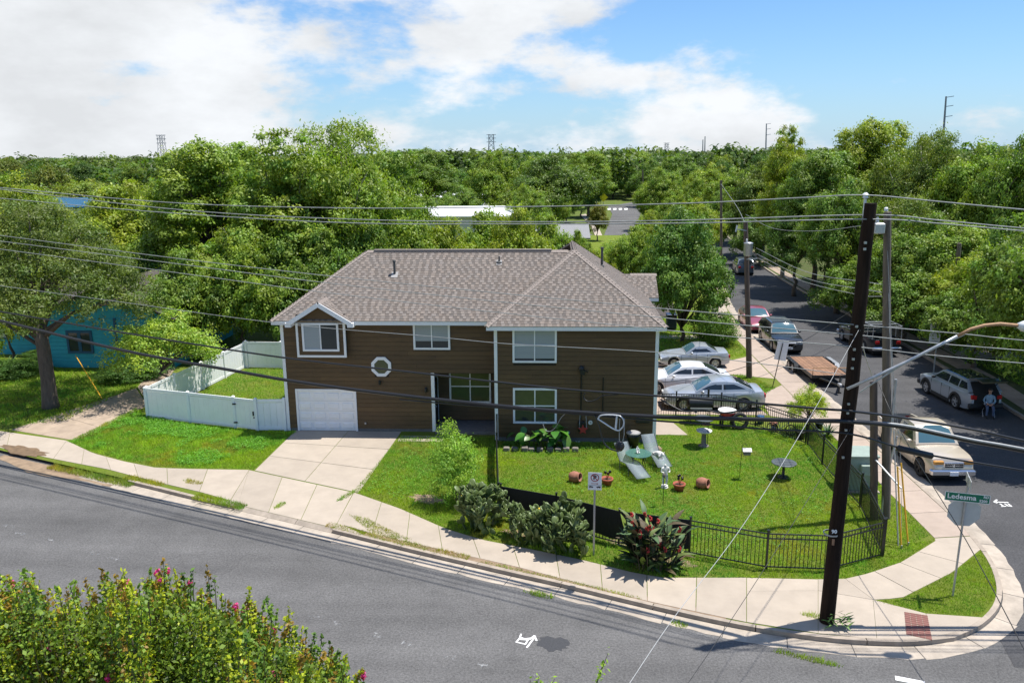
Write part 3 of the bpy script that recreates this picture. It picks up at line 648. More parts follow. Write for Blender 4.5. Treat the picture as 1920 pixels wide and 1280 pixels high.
# blinds seen behind the upper glass
def blind(f, r, y, fr, mt='glass_blind', w=.09):
    x0, x1, z0, z1 = inset(r, w); z0b = z1 - (z1 - z0) * fr
    for a, b in ((x0, (x0 + x1) / 2 - .025), ((x0 + x1) / 2 + .025, x1)): obj('blind', MB().box(a + .004, b - .004, y - .026, y - .0225, z0b, z1 - .004), mt, f)
w2f = [c for c in house.children if c.name.startswith('window')][0]; blind(w2f, win['w2'], YL - .03, .72)
w4f = window(win['w4'], YB - .03, rows=2, panes=('glass', 'glass', 'glass_blind', 'glass_blind'))
x0, x1, z0, z1 = inset(win['w4'], .09)
for a, b in ((x0, (x0 + x1) / 2 - .025), ((x0 + x1) / 2 + .025, x1)): obj('blind', MB().box(a + .004, b - .004, YB - .056, YB - .0525, z0 + .10, z0 + (z1 - z0) / 2 - .03), 'glass_blind', w4f)
w5f = window(win['w5'], YB - .03, rows=2, panes=('glass', 'glass', 'glass_green', 'glass_green'))
w3f = window((-4.86, -2.9, 1.0, 2.6), YL + 1.32, rows=2, panes=('glass', 'glass', 'glass_green', 'glass_green'), w=.08)
# window screens / octagon
ob = MB(); n = 8
for k in range(8):
    a0, a1 = (k + .5) * PI / 4, (k + 1.5) * PI / 4
    P = [(octc[0] + R_ * math.cos(a) / math.cos(PI / 8), octc[2] + R_ * math.sin(a) / math.cos(PI / 8)) for R_, a in ((OR, a0), (OR, a1), (OR * .70, a1), (OR * .70, a0))]
    ob.prism_xz(P, YL - .085, YL - .01)
of = obj('octagon_window', ob, 'trim', house)
obj('pane', MB().prism_xz([(octc[0] + OR * .72 * math.cos((k + .5) * PI / 4) / math.cos(PI / 8), octc[2] + OR * .72 * math.sin((k + .5) * PI / 4) / math.cos(PI / 8)) for k in range(8)], YL - .06, YL), 'glass_green', of)
# bay with gable
bx0, bx1, bz0, bz1 = win['bay']
by = obj('bay', MB().box(bx0 + .03, bx1 - .03, YBAY, YL + .1, bz0 + .04, ZE + .3), 'siding_dark', house)
wbay = rect(567, 605, 635.5, 658, YBAY - .03)
siding(by, bx0 + .1, bx1 - .1, bz0 + .1, ZE + .1, YBAY, [inset(wbay, .03)])
obj('corner_trim', MB().box(bx0, bx0 + .1, YBAY - .04, YBAY + .05, bz0, ZE), 'trim', by); obj('corner_trim', MB().box(bx1 - .1, bx1, YBAY - .04, YBAY + .05, bz0, ZE), 'trim', by)
obj('bottom_trim', MB().box(bx0 + .1, bx1 - .1, YBAY - .04, YL + .05, bz0, bz0 + .1), 'trim', by)
wbf = window(wbay, YBAY - .03, panes=('glass', 'glass')); blind(wbf, wbay, YBAY - .03, 1.0, 'glass_blind')
for o_ in [c for c in wbf.children if c.name.startswith('blind')][1:]: bpy.data.objects.remove(o_)
# garage door: frame and 4 x 4 raised panels
gx0, gx1, gz0, gz1 = win['gar']
gd = obj('garage_door', MB().box(gx0 + .09, gx1 - .09, YL - .02, YL + .05, .02, gz1 - .09), 'trim', house)
frm = MB().box(gx0, gx0 + .085, YL - .07, YL + .05, .0, gz1).box(gx1 - .085, gx1, YL - .07, YL + .05, .0, gz1).box(gx0 + .085, gx1 - .085, YL - .07, YL + .05, gz1 - .085, gz1)
obj('door_frame', frm, 'trim', gd)
pw_, ph_ = (gx1 - gx0 - .18) / 4, (gz1 - .09 - .02) / 4
for i in range(4):
    for j in range(4):
        a, b = gx0 + .09 + i * pw_ + .07, gx0 + .09 + (i + 1) * pw_ - .07; c, d = .02 + j * ph_ + .09, .02 + (j + 1) * ph_ - .09
        y0, y1 = YL - .021, YL - .05
        obj('panel', MB().add([(a, y0, c), (b, y0, c), (b, y0, d), (a, y0, d), (a + .035, y1, c + .035), (b - .035, y1, c + .035), (b - .035, y1, d - .035), (a + .035, y1, d - .035)],
            [(4, 5, 6, 7), (0, 1, 5, 4), (1, 2, 6, 5), (2, 3, 7, 6), (3, 0, 4, 7)]), 'trim', gd)
for j in range(1, 4): obj('door_seam', MB().box(gx0 + .095, gx1 - .095, YL - .0235, YL - .0205, .02 + j * ph_ - .006, .02 + j * ph_ + .006), 'sign_alu', gd)
# corner trims, porch
for x in (XL, ): obj('corner_trim', MB().box(x - .03, x + .11, YL - .045, YL + .12, 0, ZE), 'trim', house)
obj('corner_trim', MB().box(XM - .03, XM + .11, YB - .045, YB + .12, 0.05, ZE), 'trim', house)
obj('corner_trim', MB().box(XR - .11, XR + .035, YB - .045, YB + .12, 0.05, ZE), 'trim', house)
obj('porch_post', MB().box(RCX0 - .06, RCX0 + .09, YL - .045, YL + .09, .02, RCZ1 + .02), 'trim', house)
obj('porch_floor', MB().box(RCX0 + .1, XM - .04, YL - .35, YL + 1.3, -.05, .13), 'foundation', house)
ed = obj('entrance_door', MB().box(RCX0 + .005, RCX0 + .05, YL + .25, YL + 1.2, .14, 2.25), 'door_dark', house)
obj('door_frame', MB().box(RCX0 + .0, RCX0 + .07, YL + .14, YL + .25, .14, 2.35).box(RCX0, RCX0 + .07, YL + 1.2, YL + 1.3, .14, 2.35), 'trim', ed); obj('door_knob', MB().sphere((RCX0 + .09, YL + .35, 1.1), .035), 'galv', ed)
obj('porch_light', MB().lathe([(.05, 0), (.07, .05), (.07, .2), (.03, .24)], (RCX0 - .3, YL - .1, 1.9), 8), 'black_metal', house)
obj('wall_light', MB().lathe([(.04, 0), (.06, .04), (.06, .16), (.02, .2)], (-7.85, YL - .1, 2.25), 8), 'black_metal', house)
obj('spigot', MB().cbox((-8.6, YL - .06, .4), .07, .08, .09), 'galv', house)

# roof: planes, overhang, shingle courses
SL = 0.7315
EY, EX0 = YL - .45, XL - .3            # main front eave
RYm = EY + 3.65; RZm = ZE + .06 + SL * 3.65
ZR = ZE + .06
wx0, wx1, wy0 = XM - .33, XR + .3, YB - .38; hwid = (wx1 - wx0) / 2; wxc = (wx0 + wx1) / 2
wpy, wpz = wy0 + hwid, ZR + SL * hwid; wyb = 44.9
planes = {
    'main_front': [(EX0, EY, ZR), (wx0, EY, ZR), (wx0 + 3.65, RYm, RZm), (EX0 + 3.65, RYm, RZm)],
    'main_left': [(EX0, EY + 7.3, ZR), (EX0, EY, ZR), (EX0 + 3.65, RYm, RZm)],
    'main_back': [(wx0, EY + 7.3, ZR), (EX0, EY + 7.3, ZR), (EX0 + 3.65, RYm, RZm), (wx0 + 3.65, RYm, RZm)],
    'wing_front': [(wx0, wy0, ZR), (wx1, wy0, ZR), (wxc, wpy, wpz)],
    'wing_left': [(wx0, EY + 3, ZR), (wx0, wy0, ZR), (wxc, wpy, wpz), (wxc, wpy + .4, wpz)],
    'wing_right': [(wx1, wy0, ZR), (wx1, wyb, ZR), (wxc, wyb - hwid, wpz), (wxc, wpy, wpz)],
    'wing_back': [(wx1, wyb, ZR), (wx0, wyb, ZR), (wxc, wyb - hwid, wpz)],
}
planes['wing_left'] = [(wx0, EY, ZR), (wx0, wy0, ZR), (wxc, wpy, wpz), (wxc, wpy + (EY - wy0) , wpz)]
# dormer over the bay, gable at the right-hand side
dpk = AtY(595.5, 566, YBAY - .35); dL, dR = AtY(539, 600, YBAY - .35), AtY(656, 600, YBAY - .35)
dxc = (dL[0] + dR[0]) / 2; dhw = (dR[0] - dL[0]) / 2; dze = ZR - .02; dzp = dpk[2] - .03; dyf = YBAY - .35
ybk = lambda z: EY + (z - ZR) / SL
planes['dormer_left'] = [(dxc - dhw, ybk(dze) + .25, dze), (dxc - dhw, dyf, dze), (dxc, dyf, dzp), (dxc, ybk(dzp) + .25, dzp)]
planes['dormer_right'] = [(dxc + dhw, dyf, dze), (dxc + dhw, ybk(dze) + .25, dze), (dxc, ybk(dzp) + .25, dzp), (dxc, dyf, dzp)]
gyf, gyc, gx1_ = 40.45, 42.0, 5.32
planes['gable_front'] = [(2.6, gyf, ZR), (gx1_, gyf, ZR), (gx1_, gyc, ZR + .98), (2.6, gyc, ZR + .98)]
planes['gable_back'] = [(gx1_, gyc * 2 - gyf, ZR), (2.6, gyc * 2 - gyf, ZR), (2.6, gyc, ZR + .98), (gx1_, gyc, ZR + .98)]
deck = MB()
for P in planes.values():
    P = [Vector(p) for p in P]; nrm = (P[1] - P[0]).cross(P[-1] - P[0]).normalized()
    if nrm.z < 0: nrm = -nrm
    k = len(P); deck.add([p - nrm * .012 for p in P] + [p - nrm * .10 for p in P], [tuple(range(k)), tuple(range(2 * k - 1, k - 1, -1))] + [(i, k + i, k + (i + 1) % k, (i + 1) % k) for i in range(k)])
roof = obj('roof', deck, 'shingle_cap', house)
def shingle_field(P, seed):
    r = random.Random(seed); P = [Vector(p) for p in P]; U = (P[1] - P[0]).normalized(); nrm = U.cross(P[-1] - P[0]).normalized()
    if nrm.z < 0: nrm = -nrm
    V = nrm.cross(U)
    if V.z < 0: V = -V
    O = P[0]; uv = [((p - O).dot(U), (p - O).dot(V)) for p in P]; vmax = max(q[1] for q in uv)
    vs, fs, cs = [], [], []; ex = .15; row = 0; v = -0.02
    while v < vmax - .02:
        vm = v + ex * .4; us = []
        for (a, b), (c, d) in zip(uv, uv[1:] + uv[:1]):
            if (b - vm) * (d - vm) <= 0 and abs(b - d) > 1e-6: us.append(a + (c - a) * (vm - b) / (d - b))
        if len(us) >= 2:
            u0, u1 = min(us), max(us); u = u0; k = 0; off = (row % 2) * .16 + r.uniform(-.03, .03)
            first = True
            while u < u1 - .01:
                wdt = (.165 if k % 2 == 0 else .155) + r.uniform(-.045, .045)
                if first: wdt = max(.05, off + .02); first = False
                e = min(u + wdt, u1); dark = (k + row) % 2
                h = .009 if not dark else .002; shd = r.uniform(.92, 1.12) if not dark else r.uniform(.60, .78)
                b = len(vs); v1 = v + ex + .03
                for uu, vv, hh in ((u + .003, v, h + .006), (e - .003, v, h + .006), (e - .003, v1, h - .004), (u + .003, v1, h - .004), (u + .003, v, -.02), (e - .003, v, -.02)):
                    vs.append(tuple(O + U * uu + V * vv + nrm * hh))
                fs += [(b, b + 1, b + 2, b + 3), (b + 4, b + 5, b + 1, b)]; t_ = r.uniform(-.03, .03); cs += [(shd * (1 + t_), shd, shd * (1 - t_), 1)] * 6
                u = e; k += 1
        v += ex; row += 1
    return vs, fs, cs
def colmesh(name, vs, fs, cs, mt, parent=None, world=True):
    mb = MB(); mb.v = [tuple(v) for v in vs]; mb.f = fs; o = obj(name, mb, mt, parent, world=world)
    a = o.data.color_attributes.new('Col', 'FLOAT_COLOR', 'POINT'); a.data.foreach_set('color', np.array(cs, dtype=np.float32).ravel()); return o
for i, (nm, P) in enumerate(planes.items()): stuff(colmesh('shingles', *shingle_field(P, i), 'shingle', roof))
def caps(a, b, w=.15):
    a, b = Vector(a), Vector(b); n = max(2, int((b - a).length / .17)); d = (b - a) / n; h = Vector((d.x, d.y, 0)).normalized(); sd = Vector((-h.y, h.x, 0)); mb = MB()
    dn = Vector((0, 0, -w * .42)) if abs((b - a).z) > .3 else Vector((0, 0, -w * .7))
    for i in range(n):
        p = a + d * i + Vector((0, 0, .03)); q = p + d * 1.25 - Vector((0, 0, .014))
        mb.add([p, p + sd * w + dn, p - sd * w + dn, q, q + sd * w + dn, q - sd * w + dn], [(0, 1, 4, 3), (2, 0, 3, 5), (1, 0, 2)])
    return obj('hip_caps', mb, 'shingle_cap', roof)
caps((EX0, EY, ZR), (EX0 + 3.65, RYm, RZm)); caps((EX0 + 3.65, RYm, RZm), (wx0 + 3.5, RYm, RZm)); caps((wx0, wy0, ZR), (wxc, wpy, wpz)); caps((wx1, wy0, ZR), (wxc, wpy, wpz))
caps((wxc, wpy, wpz), (wxc, wyb - hwid, wpz)); caps((dxc, dyf, dzp), (dxc, ybk(dzp), dzp)); caps((4.0, gyc, ZR + .98), (gx1_, gyc, ZR + .98)); caps((EX0, EY + 7.3, ZR), (EX0 + 3.65, RYm, RZm))
rv = MB(); 
for x in np.arange(EX0 + 4.0, wx0 + 2.6, .01 + 1.2): rv.box(x, x + 1.2, RYm - .12, RYm + .12, RZm - .02, RZm + .055)
obj('ridge_vent', rv, 'shingle_cap', roof)
# fascia and soffit
def fascia(a, b, h=.17, parent=house):
    return obj('fascia', MB().beam((a[0], a[1], a[2] - h / 2 - .03), (b[0], b[1], b[2] - h / 2 - .03), .04, h), 'trim', parent)
fascia((EX0 + .02, EY + .03, ZR), (dxc - dhw, EY + .03, ZR)); fascia((dxc + dhw, EY + .03, ZR), (wx0 + .03, EY + .03, ZR)); fascia((wx0, wy0 + .03, ZR), (wx1, wy0 + .03, ZR)); fascia((wx1 - .03, wy0 + .06, ZR), (wx1 - .03, wyb, ZR))
fascia((wx0 + .03, wy0 + .06, ZR), (wx0 + .03, EY, ZR)); fascia((EX0 + .03, EY + .06, ZR), (EX0 + .03, EY + 7.25, ZR)); fascia((3.5, gyf + .03, ZR), (gx1_, gyf + .03, ZR))
obj('soffit', MB().box(EX0 + .05, wx0 + .02, EY + .06, YL, ZE - .10, ZE - .06).box(wx0 + .06, wx1 - .06, wy0 + .06, YB, ZE - .10, ZE - .06).box(XR, wx1 - .06, YB, wyb - .1, ZE - .10, ZE - .062), 'trim', house)
gf = MB()
for sgn in (-1, 1):
    gf.beam((dxc + sgn * (dhw + .02), dyf - .012, dze - .10), (dxc, dyf - .012 - .004 * sgn, dzp - .10), .05, .19)
obj('gable_fascia', gf, 'trim', house)
obj('gable_end', MB().prism_xz([(dxc - dhw + .1, dze - .08), (dxc + dhw - .1, dze - .08), (dxc, dzp - .12)], dyf + .28, dyf + .36), 'siding', house)
for sgn in (-1, 1): obj('fascia_return', MB().box(dxc + sgn * dhw - .13, dxc + sgn * dhw + .13, dyf - .03, YBAY + .3, dze - .24, dze - .05), 'trim', house)
gy2 = AtY(595, 590, dyf + .25)
# pipes through the roof
def onroof(px, py):      # hit the main front slope
    d = ray(px, py); n = np.array([0, -SL, 1.]); t_ = (n @ (np.array([0, EY, ZR]) - CAM)) / (n @ d); return CAM + d * t_
p = onroof(740, 514); vp = obj('vent_pipe', MB().lathe([(.055, -.1), (.055, .55), (.075, .56), (.075, .64), (.04, .66)], tuple(p), 10), 'vent_grey', roof)
p = onroof(936, 491); obj('vent_pipe', MB().lathe([(.16, -.05), (.15, .0), (.04, .03), (.04, .26)], tuple(p), 10), 'vent_grey', roof)
p2 = (2.35, 39.1, ZR + SL * (wx1 - 2.35)); obj('vent_pipe', MB().lathe([(.13, -.06), (.10, .05), (.06, .07), (.06, .82), (.08, .83), (.08, .92)], p2, 10), 'vent_grey', roof)
for px, py, w_ in ((740, 516, .15), (936, 493, .13)):
    p = onroof(px, py); obj('flashing', MB().add([(p[0] - w_, p[1] - w_, p[2] - SL * w_ + .03), (p[0] + w_, p[1] - w_, p[2] - SL * w_ + .03), (p[0] + w_, p[1] + w_, p[2] + SL * w_ + .03), (p[0] - w_, p[1] + w_, p[2] + SL * w_ + .03)], [(0, 1, 2, 3)]), 'flashing', roof)
# electrical service on the wing wall
def onB(px, py, d=.05): return AtY(px, py, YB - d)
cb = MB()
for x, y0, y1, r_ in ((1090, 690, 786, .03), (1131, 708, 775, .025)):
    a, b = onB(x, y0, .07), onB(x, y1, .07); cb.tube([(a[0], a[1], a[2]), (a[0], b[1], b[2])], r_, 6)
obj('conduit', cb, 'black_metal', house)
a = onB(1090, 692, .12); obj('weatherhead', MB().sphere((a[0], a[1], a[2]), (.12, .1, .16)).cbox((a[0] + .05, a[1] - .05, a[2] - .12), .2, .12, .2), 'black_metal', house)
a = onB(1090, 800, .1); obj('meter_box', MB().bevbox(a[0] - .15, a[0] + .15, YB - .18, YB - .02, a[2] - .2, a[2] + .25, .02).lathe([(.09, 0), (.09, .07)], (a[0], YB - .25, a[2] + .08), 12, 'Y'), 'black_metal', house)
a = onB(1205, 787, .1); obj('wall_cabinet', MB().bevbox(a[0] - .3, a[0] + .3, YB - .2, YB - .02, a[2] - .12, a[2] + .12, .02), 'black_metal', house)
# ------------------------------------------------------------------ text helper
def text_mesh(s, size, bold=0.0, ext=0.002):
    cu = bpy.data.curves.new('txt', 'FONT'); cu.body = s; cu.size = size; cu.extrude = ext; cu.offset = bold; cu.align_x = 'CENTER'; cu.align_y = 'CENTER'; cu.resolution_u = 2
    o = bpy.data.objects.new('txt', cu); COL.objects.link(o); dg = bpy.context.evaluated_depsgraph_get(); me = bpy.data.meshes.new_from_object(o.evaluated_get(dg)); bpy.data.objects.remove(o); bpy.data.curves.remove(cu); me.materials.clear(); return me
def put_text(s, size, mt, parent, loc, rot, bold=0.0, name='lettering'):
    return link(name, text_mesh(s, size, bold), mt, parent, loc, rot)

# ------------------------------------------------------------------ fences
picket_me = {}
def picket_fence(label, pts, h, pitch=.115, screen=None, group=None):
    pts = [Vector((p[0], p[1], 0)) for p in pts]; root = thing('picket_fence', label, 'fence', pts[0], 0, group)
    key = round(h, 2)
    if key not in picket_me: picket_me[key] = MB().box(-.009, .009, -.009, .009, .07, h - .06).mesh('picket'); picket_me[key].materials.append(MAT['black_metal'])
    for i, p in enumerate(pts):
        obj('post', MB().box(p.x - .03, p.x + .03, p.y - .03, p.y + .03, -.05, h + .07).box(p.x - .04, p.x + .04, p.y - .04, p.y + .04, h + .07, h + .09), 'black_metal', root)
    for a, b in zip(pts[:-1], pts[1:]):
        for z in (h - .04, h - .19, .10): obj('rail', MB().beam((a.x, a.y, z), (b.x, b.y, z), .03, .032), 'black_metal', root)
        d = b - a; n = int(d.length / pitch)
        for k in range(1, n):
            p = a + d * k / n - pts[0]; o = bpy.data.objects.new('picket', picket_me[key]); COL.objects.link(o); o.parent = root; o.location = p; o.rotation_euler = (0, 0, math.atan2(d.y, d.x))
    if screen:
        for a, b in zip(pts[screen[0]:screen[1]], pts[screen[0] + 1:screen[1] + 1]):
            n_ = Vector((b.y - a.y, a.x - b.x, 0)).normalized() * .02; d = (b - a); m_ = 14; vs = []
            for k in range(m_ + 1):
                p = a + d * k / m_ + n_; w_ = math.sin(k * 1.9) * .006; vs += [(p.x + w_, p.y + w_, .22 + .03 * math.sin(k * .9)), (p.x, p.y, h - .02)]
            obj('privacy_screen', MB().add(vs, [(2 * k, 2 * k + 2, 2 * k + 3, 2 * k + 1) for k in range(m_)]), 'mesh_screen', root)
    return root
c0 = G(939, 911, 1.2)
front = [c0[:2], G(1040, 985)[:2] * .5 + (c0[:2] + (G(1160, 1022)[:2] - c0[:2]) * .5) * .5, G(1160, 1022)[:2], G(1292, 1040)[:2], G(1436, 1067)[:2], G(1552, 1071)[:2], G(1652, 1044)[:2]]
picket_fence('black metal picket fence along the front pavement, its left part behind dark screening', front, 1.22, screen=(0, 3))
picket_fence('short run of screened black picket fence from the house corner towards the cacti', [(-2.45, 33.55), (-2.30, 31.2), tuple(c0[:2] + np.array((-.08, .06)))], 1.22, screen=(0, 2))
picket_fence('black metal picket fence between the yard and the side street pavement', [tuple(G(1652, 1044)[:2] + np.array((.07, .06))), G(1612, 950)[:2], G(1541, 871)[:2], G(1514, 834)[:2]], 1.22)
picket_fence('black metal picket fence behind the yard, in front of the parked sedans', [(4.62, 37.25), (5.9, 37.25), (8.0, 37.1), G(1416, 800)[:2], tuple(G(1514, 834)[:2] + np.array((-.07, .07)))], 1.22)

def vinyl_fence(label, segs, h, group=None, gates=()):
    pts = [Vector((p[0], p[1], 0)) for p in segs]; root = thing('vinyl_fence', label, 'fence', pts[0], 0, group)
    for p in pts: obj('post', MB().box(p.x - .065, p.x + .065, p.y - .065, p.y + .065, -.05, h + .04).add([(p.x - .075, p.y - .075, h + .04), (p.x + .075, p.y - .075, h + .04), (p.x + .075, p.y + .075, h + .04), (p.x - .075, p.y + .075, h + .04), (p.x, p.y, h + .1)], [(3, 2, 1, 0), (0, 1, 4), (1, 2, 4), (2, 3, 4), (3, 0, 4)]), 'vinyl', root)
    for i, (a, b) in enumerate(zip(pts[:-1], pts[1:])):
        d = (b - a).normalized(); a2, b2 = a + d * .07, b - d * .07; n = max(2, round((b2 - a2).length / .28))
        gate = i in gates
        par = root
        if gate: par = obj('gate', MB().beam((a2.x, a2.y, h - .07), (b2.x, b2.y, h - .07), .05, .13).beam((a2.x, a2.y, .12), (b2.x, b2.y, .12), .05, .14), 'vinyl', root)
        else:
            obj('rail', MB().beam((a2.x, a2.y, h - .06), (b2.x, b2.y, h - .06), .05, .14), 'vinyl', root); obj('rail', MB().beam((a2.x, a2.y, .10), (b2.x, b2.y, .10), .05, .14), 'vinyl', root)
        for k in range(n):
            p, q = a2 + (b2 - a2) * (k / n) + d * .004, a2 + (b2 - a2) * ((k + 1) / n) - d * .004
            obj('board', MB().beam((p.x, p.y, h / 2), (q.x, q.y, h / 2), .022, h - .30), 'vinyl', par)
        if gate:
            nrm = Vector((d.y, -d.x, 0))
            for z in (.3, h - .3): q = a2 + nrm * .06; obj('hinge', MB().cbox((q.x, q.y, z), .16, .05, .06), 'black_metal', par)
            q = b2 - d * .06 + nrm * .05; obj('latch', MB().cbox((q.x, q.y, h * .55), .05, .05, .2).cbox((q.x + .03, q.y, h * .42), .06, .04, .06), 'black_metal', par)
    return root
HV = 1.5
vf = [G(278, 783)[:2], G(357, 792)[:2], G(442, 802)[:2], G(483, 807)[:2], (XL - .12, YL - .02)]
vinyl_fence('white vinyl privacy fence with gate in front, left of the garage', vf, HV, gates=(2,))
bl_ = (-18.5, 46.0)
vinyl_fence('white vinyl privacy fence running back along the neighbouring drive', [tuple(vf[0] + np.array((.0, .14))), (-19.45, 39.0), (-19.1, 41.4), (-18.8, 43.7), bl_], HV)
vinyl_fence('white vinyl privacy fence closing the back of the side yard', [(bl_[0] + .14, bl_[1]), (-16.2, 45.9), (-14.2, 45.8), (-12.35, 45.7)], HV + .1)

# ------------------------------------------------------------------ poles and lamp
PB = G(1550, 1165); PBv = np.array([7.43, 19.93])
def pole(name, label, base, top, r0, r1, mt, group=None, cat='utility pole'):
    base = Vector(base); top = Vector(top); root = thing(name, label, cat, base, 0, group)
    n = 10; rr = random.Random(str(base.x)); path = [base.lerp(top, k / n) + Vector((rr.uniform(-.012, .012), rr.uniform(-.012, .012), 0)) * (0 < k < n) for k in range(n + 1)]
    path[0].z -= .1
    o = obj('shaft', MB().tube(path, [r0 + (r1 - r0) * k / n for k in range(n + 1)], 14), mt, root); smooth_angle(o); return root
topB = AtY(1632, 381, 19.9)
pB = pole('utility_pole', 'thick dark tarred utility pole leaning at the pavement corner', (PB[0], PB[1], 0), topB, .195, .15, 'tarred_wood')
for py in (455, 467, 612, 655, 673, 690, 757, 774, 791, 806, 857):
    px = 1632 - (py - 380) * 82 / 785; c = AtY(px, py, 19.72); obj('bolt_plate', MB().cbox((c[0] - .02, c[1], c[2]), .055, .05, .055), 'galv', pB)
c = AtY(1563, 1005, 19.72); obj('metal_band', MB().lathe([(.185, -.02), (.2, -.02), (.2, .02), (.185, .02)], (c[0], 19.91, c[2]), 16, closed=True), 'galv', pB)
put_text('90', .14, 'sign_white', pB, Vector((c[0], 19.70, c[2] + .14)) - pB.location, (PI / 2, 0, 0), .006)
obj('tag_plate', MB().cbox((c[0], 19.71, c[2] - .16), .06, .02, .17), 'deck_wood', pB)
t_ = Vector(topB); obj('insulator', MB().lathe([(.02, 0), (.07, .03), (.05, .07), (.08, .1), (.03, .15)], (t_.x - .13, t_.y, t_.z + .1), 10).beam((t_.x - .13, t_.y, t_.z - .5), (t_.x - .13, t_.y, t_.z + .1), .05), 'insulator', pB)
arm = thing('street_lamp', 'street lamp on a long curved rusty arm bolted to the dark pole', 'street lamp', (PB[0], PB[1], 6.5))
ap_ = [AtY(x, y, Y_) for x, y, Y_ in ((1588, 729, 19.75), (1640, 706, 19.7), (1700, 678, 19.65), (1755, 650, 19.6), (1795, 630, 19.55), (1820, 617, 19.5), (1845, 610, 19.5), (1875, 607, 19.5), (1908, 610, 19.5))]
obj('arm', MB().tube(ap_[:5], .042, 8), 'galv', arm, True); obj('arm_end', MB().tube(ap_[4:], .042, 8), 'rust_pole', arm, True)
obj('brace', MB().tube([AtY(1612, 735, 19.78), AtY(1640, 716, 19.74), AtY(1710, 672, 19.68), AtY(1808, 627, 19.55)], .022, 6), 'galv', arm)
c = ap_[-1]; obj('lamp_head', MB().tube([c, c + np.array((.12, 0, -.01)), c + np.array((.55, -.02, -.10)), c + np.array((.68, -.02, -.15))], [.06, .13, .15, .05], 10), 'insulator', arm, True)
PC = G(1661, 970); topC = AtY(1664, 398, 26.5)
pC = pole('utility_pole', 'tall grey weathered utility pole just behind the dark corner pole', (PC[0], PC[1], 0), topC, .15, .115, 'grey_wood')
obj('conduit', MB().tube([(PC[0] - .17, PC[1] - .05, 0), (PC[0] - .17, PC[1] - .05, 5.0)], .045, 8), 'galv', pC)
obj('insulator', MB().lathe([(.02, 0), (.07, .03), (.05, .07), (.07, .1), (.03, .14)], (topC[0] - .05, topC[1], topC[2] + .02), 10), 'insulator', pC)
c = AtY(1650, 425, 26.3); obj('switch_box', MB().bevbox(c[0] - .22, c[0] + .12, c[1] - .15, c[1] + .15, c[2] - .22, c[2] + .12, .03).lathe([(.03, .12), (.06, .16), (.03, .3)], (c[0] - .1, c[1], c[2]), 8), 'galv', pC)
PD = G(1639, 972); topD = AtY(1638, 716, 26.45)
pD = pole('utility_pole', 'short brown cut-off utility pole standing against the grey one', (PD[0], PD[1], 0), topD, .13, .12, 'brown_wood')
PE = G(1405, 708); topE = AtY(1398, 415, 44.4)
pE = pole('utility_pole', 'brown utility pole with a grey transformer can beside the parking pads', (PE[0], PE[1], 0), topE, .17, .12, 'brown_wood')
c = AtY(1402, 466, 44.15); tr_ = obj('transformer', MB().lathe([(.20, -.38), (.24, -.33), (.24, .26), (.25, .28), (.25, .32), (.12, .36)], (c[0], 44.05, c[2]), 16), 'galv', pE, True)
obj('bushing', MB().lathe([(.03, 0), (.05, .05), (.03, .1), (.05, .15), (.02, .2)], (c[0] - .1, 44.05, c[2] + .34), 8), 'insulator', tr_); obj('crossarm', MB().beam((c[0] - .1, 44.3, c[2] + .95), (c[0] - .65, 44.2, c[2] + 1.05), .05), 'galv', pE); obj('cutout', MB().tube([(c[0] - .62, 44.2, c[2] + 1.25), (c[0] - .68, 44.2, c[2] + .9)], .04, 6), 'insulator', pE)
obj('drop_bracket', MB().beam((c[0], 44.3, c[2] - .6), (c[0] + .55, 44.2, c[2] - .55), .05), 'galv', pE)
fl_ = [((1352, 515), 338, 'far brown utility pole beside the dark car up the side street', .15), ((1205, 402), 318, 'thin far utility pole beside the distant bend of the street', .16), ((1248, 395), 345, 'grey stub pole standing among bushes beyond the roof', .2), ((1278, 372), 324, 'faint utility pole in front of the far dark roof', .2)]
for (bx, by_), ty, lb, r_ in fl_:
    b_ = G(bx, by_, -.2); pole('utility_pole', lb, b_, AtY(bx, ty, b_[1]), r_, r_ * .8, 'grey_wood', 'far utility poles')
b_ = np.array(AtY(1802, 500, 52)); pole('utility_pole', 'grey pole rising out of the trees at the right', (b_[0], 52, 0), AtY(1799, 456, 52), .14, .12, 'grey_wood')
for px, y0, y1, D_, lb in ((1322, 256, 300, 420, 'pair of slim transmission poles on the skyline, taller one'), (1318, 262, 300, 430, 'pair of slim transmission poles on the skyline, shorter one'), (1437, 232, 300, 380, 'slim steel transmission pole on the skyline above the street trees'), (1768, 181, 290, 230, 'tall steel transmission pole with short side arms above the right trees')):
    b_ = AtY(px, 300, D_); t_ = AtY(px + (6 if y0 < 200 else 0), y0, D_); r = thing('transmission_pole', lb, 'transmission pole', (b_[0], D_, 0))
    obj('shaft', MB().tube([(b_[0], D_, 0), tuple(t_)], [.45, .22], 8), 'steel_far', r)
    for k, f in enumerate((.99, .9, .8)): q = np.array((b_[0], D_, 0)) * (1 - f) + t_ * f; obj('side_arm', MB().beam(tuple(q), (q[0] + (2.0 if px > 1400 else .1), q[1], q[2] + .3), .16), 'steel_far', r)
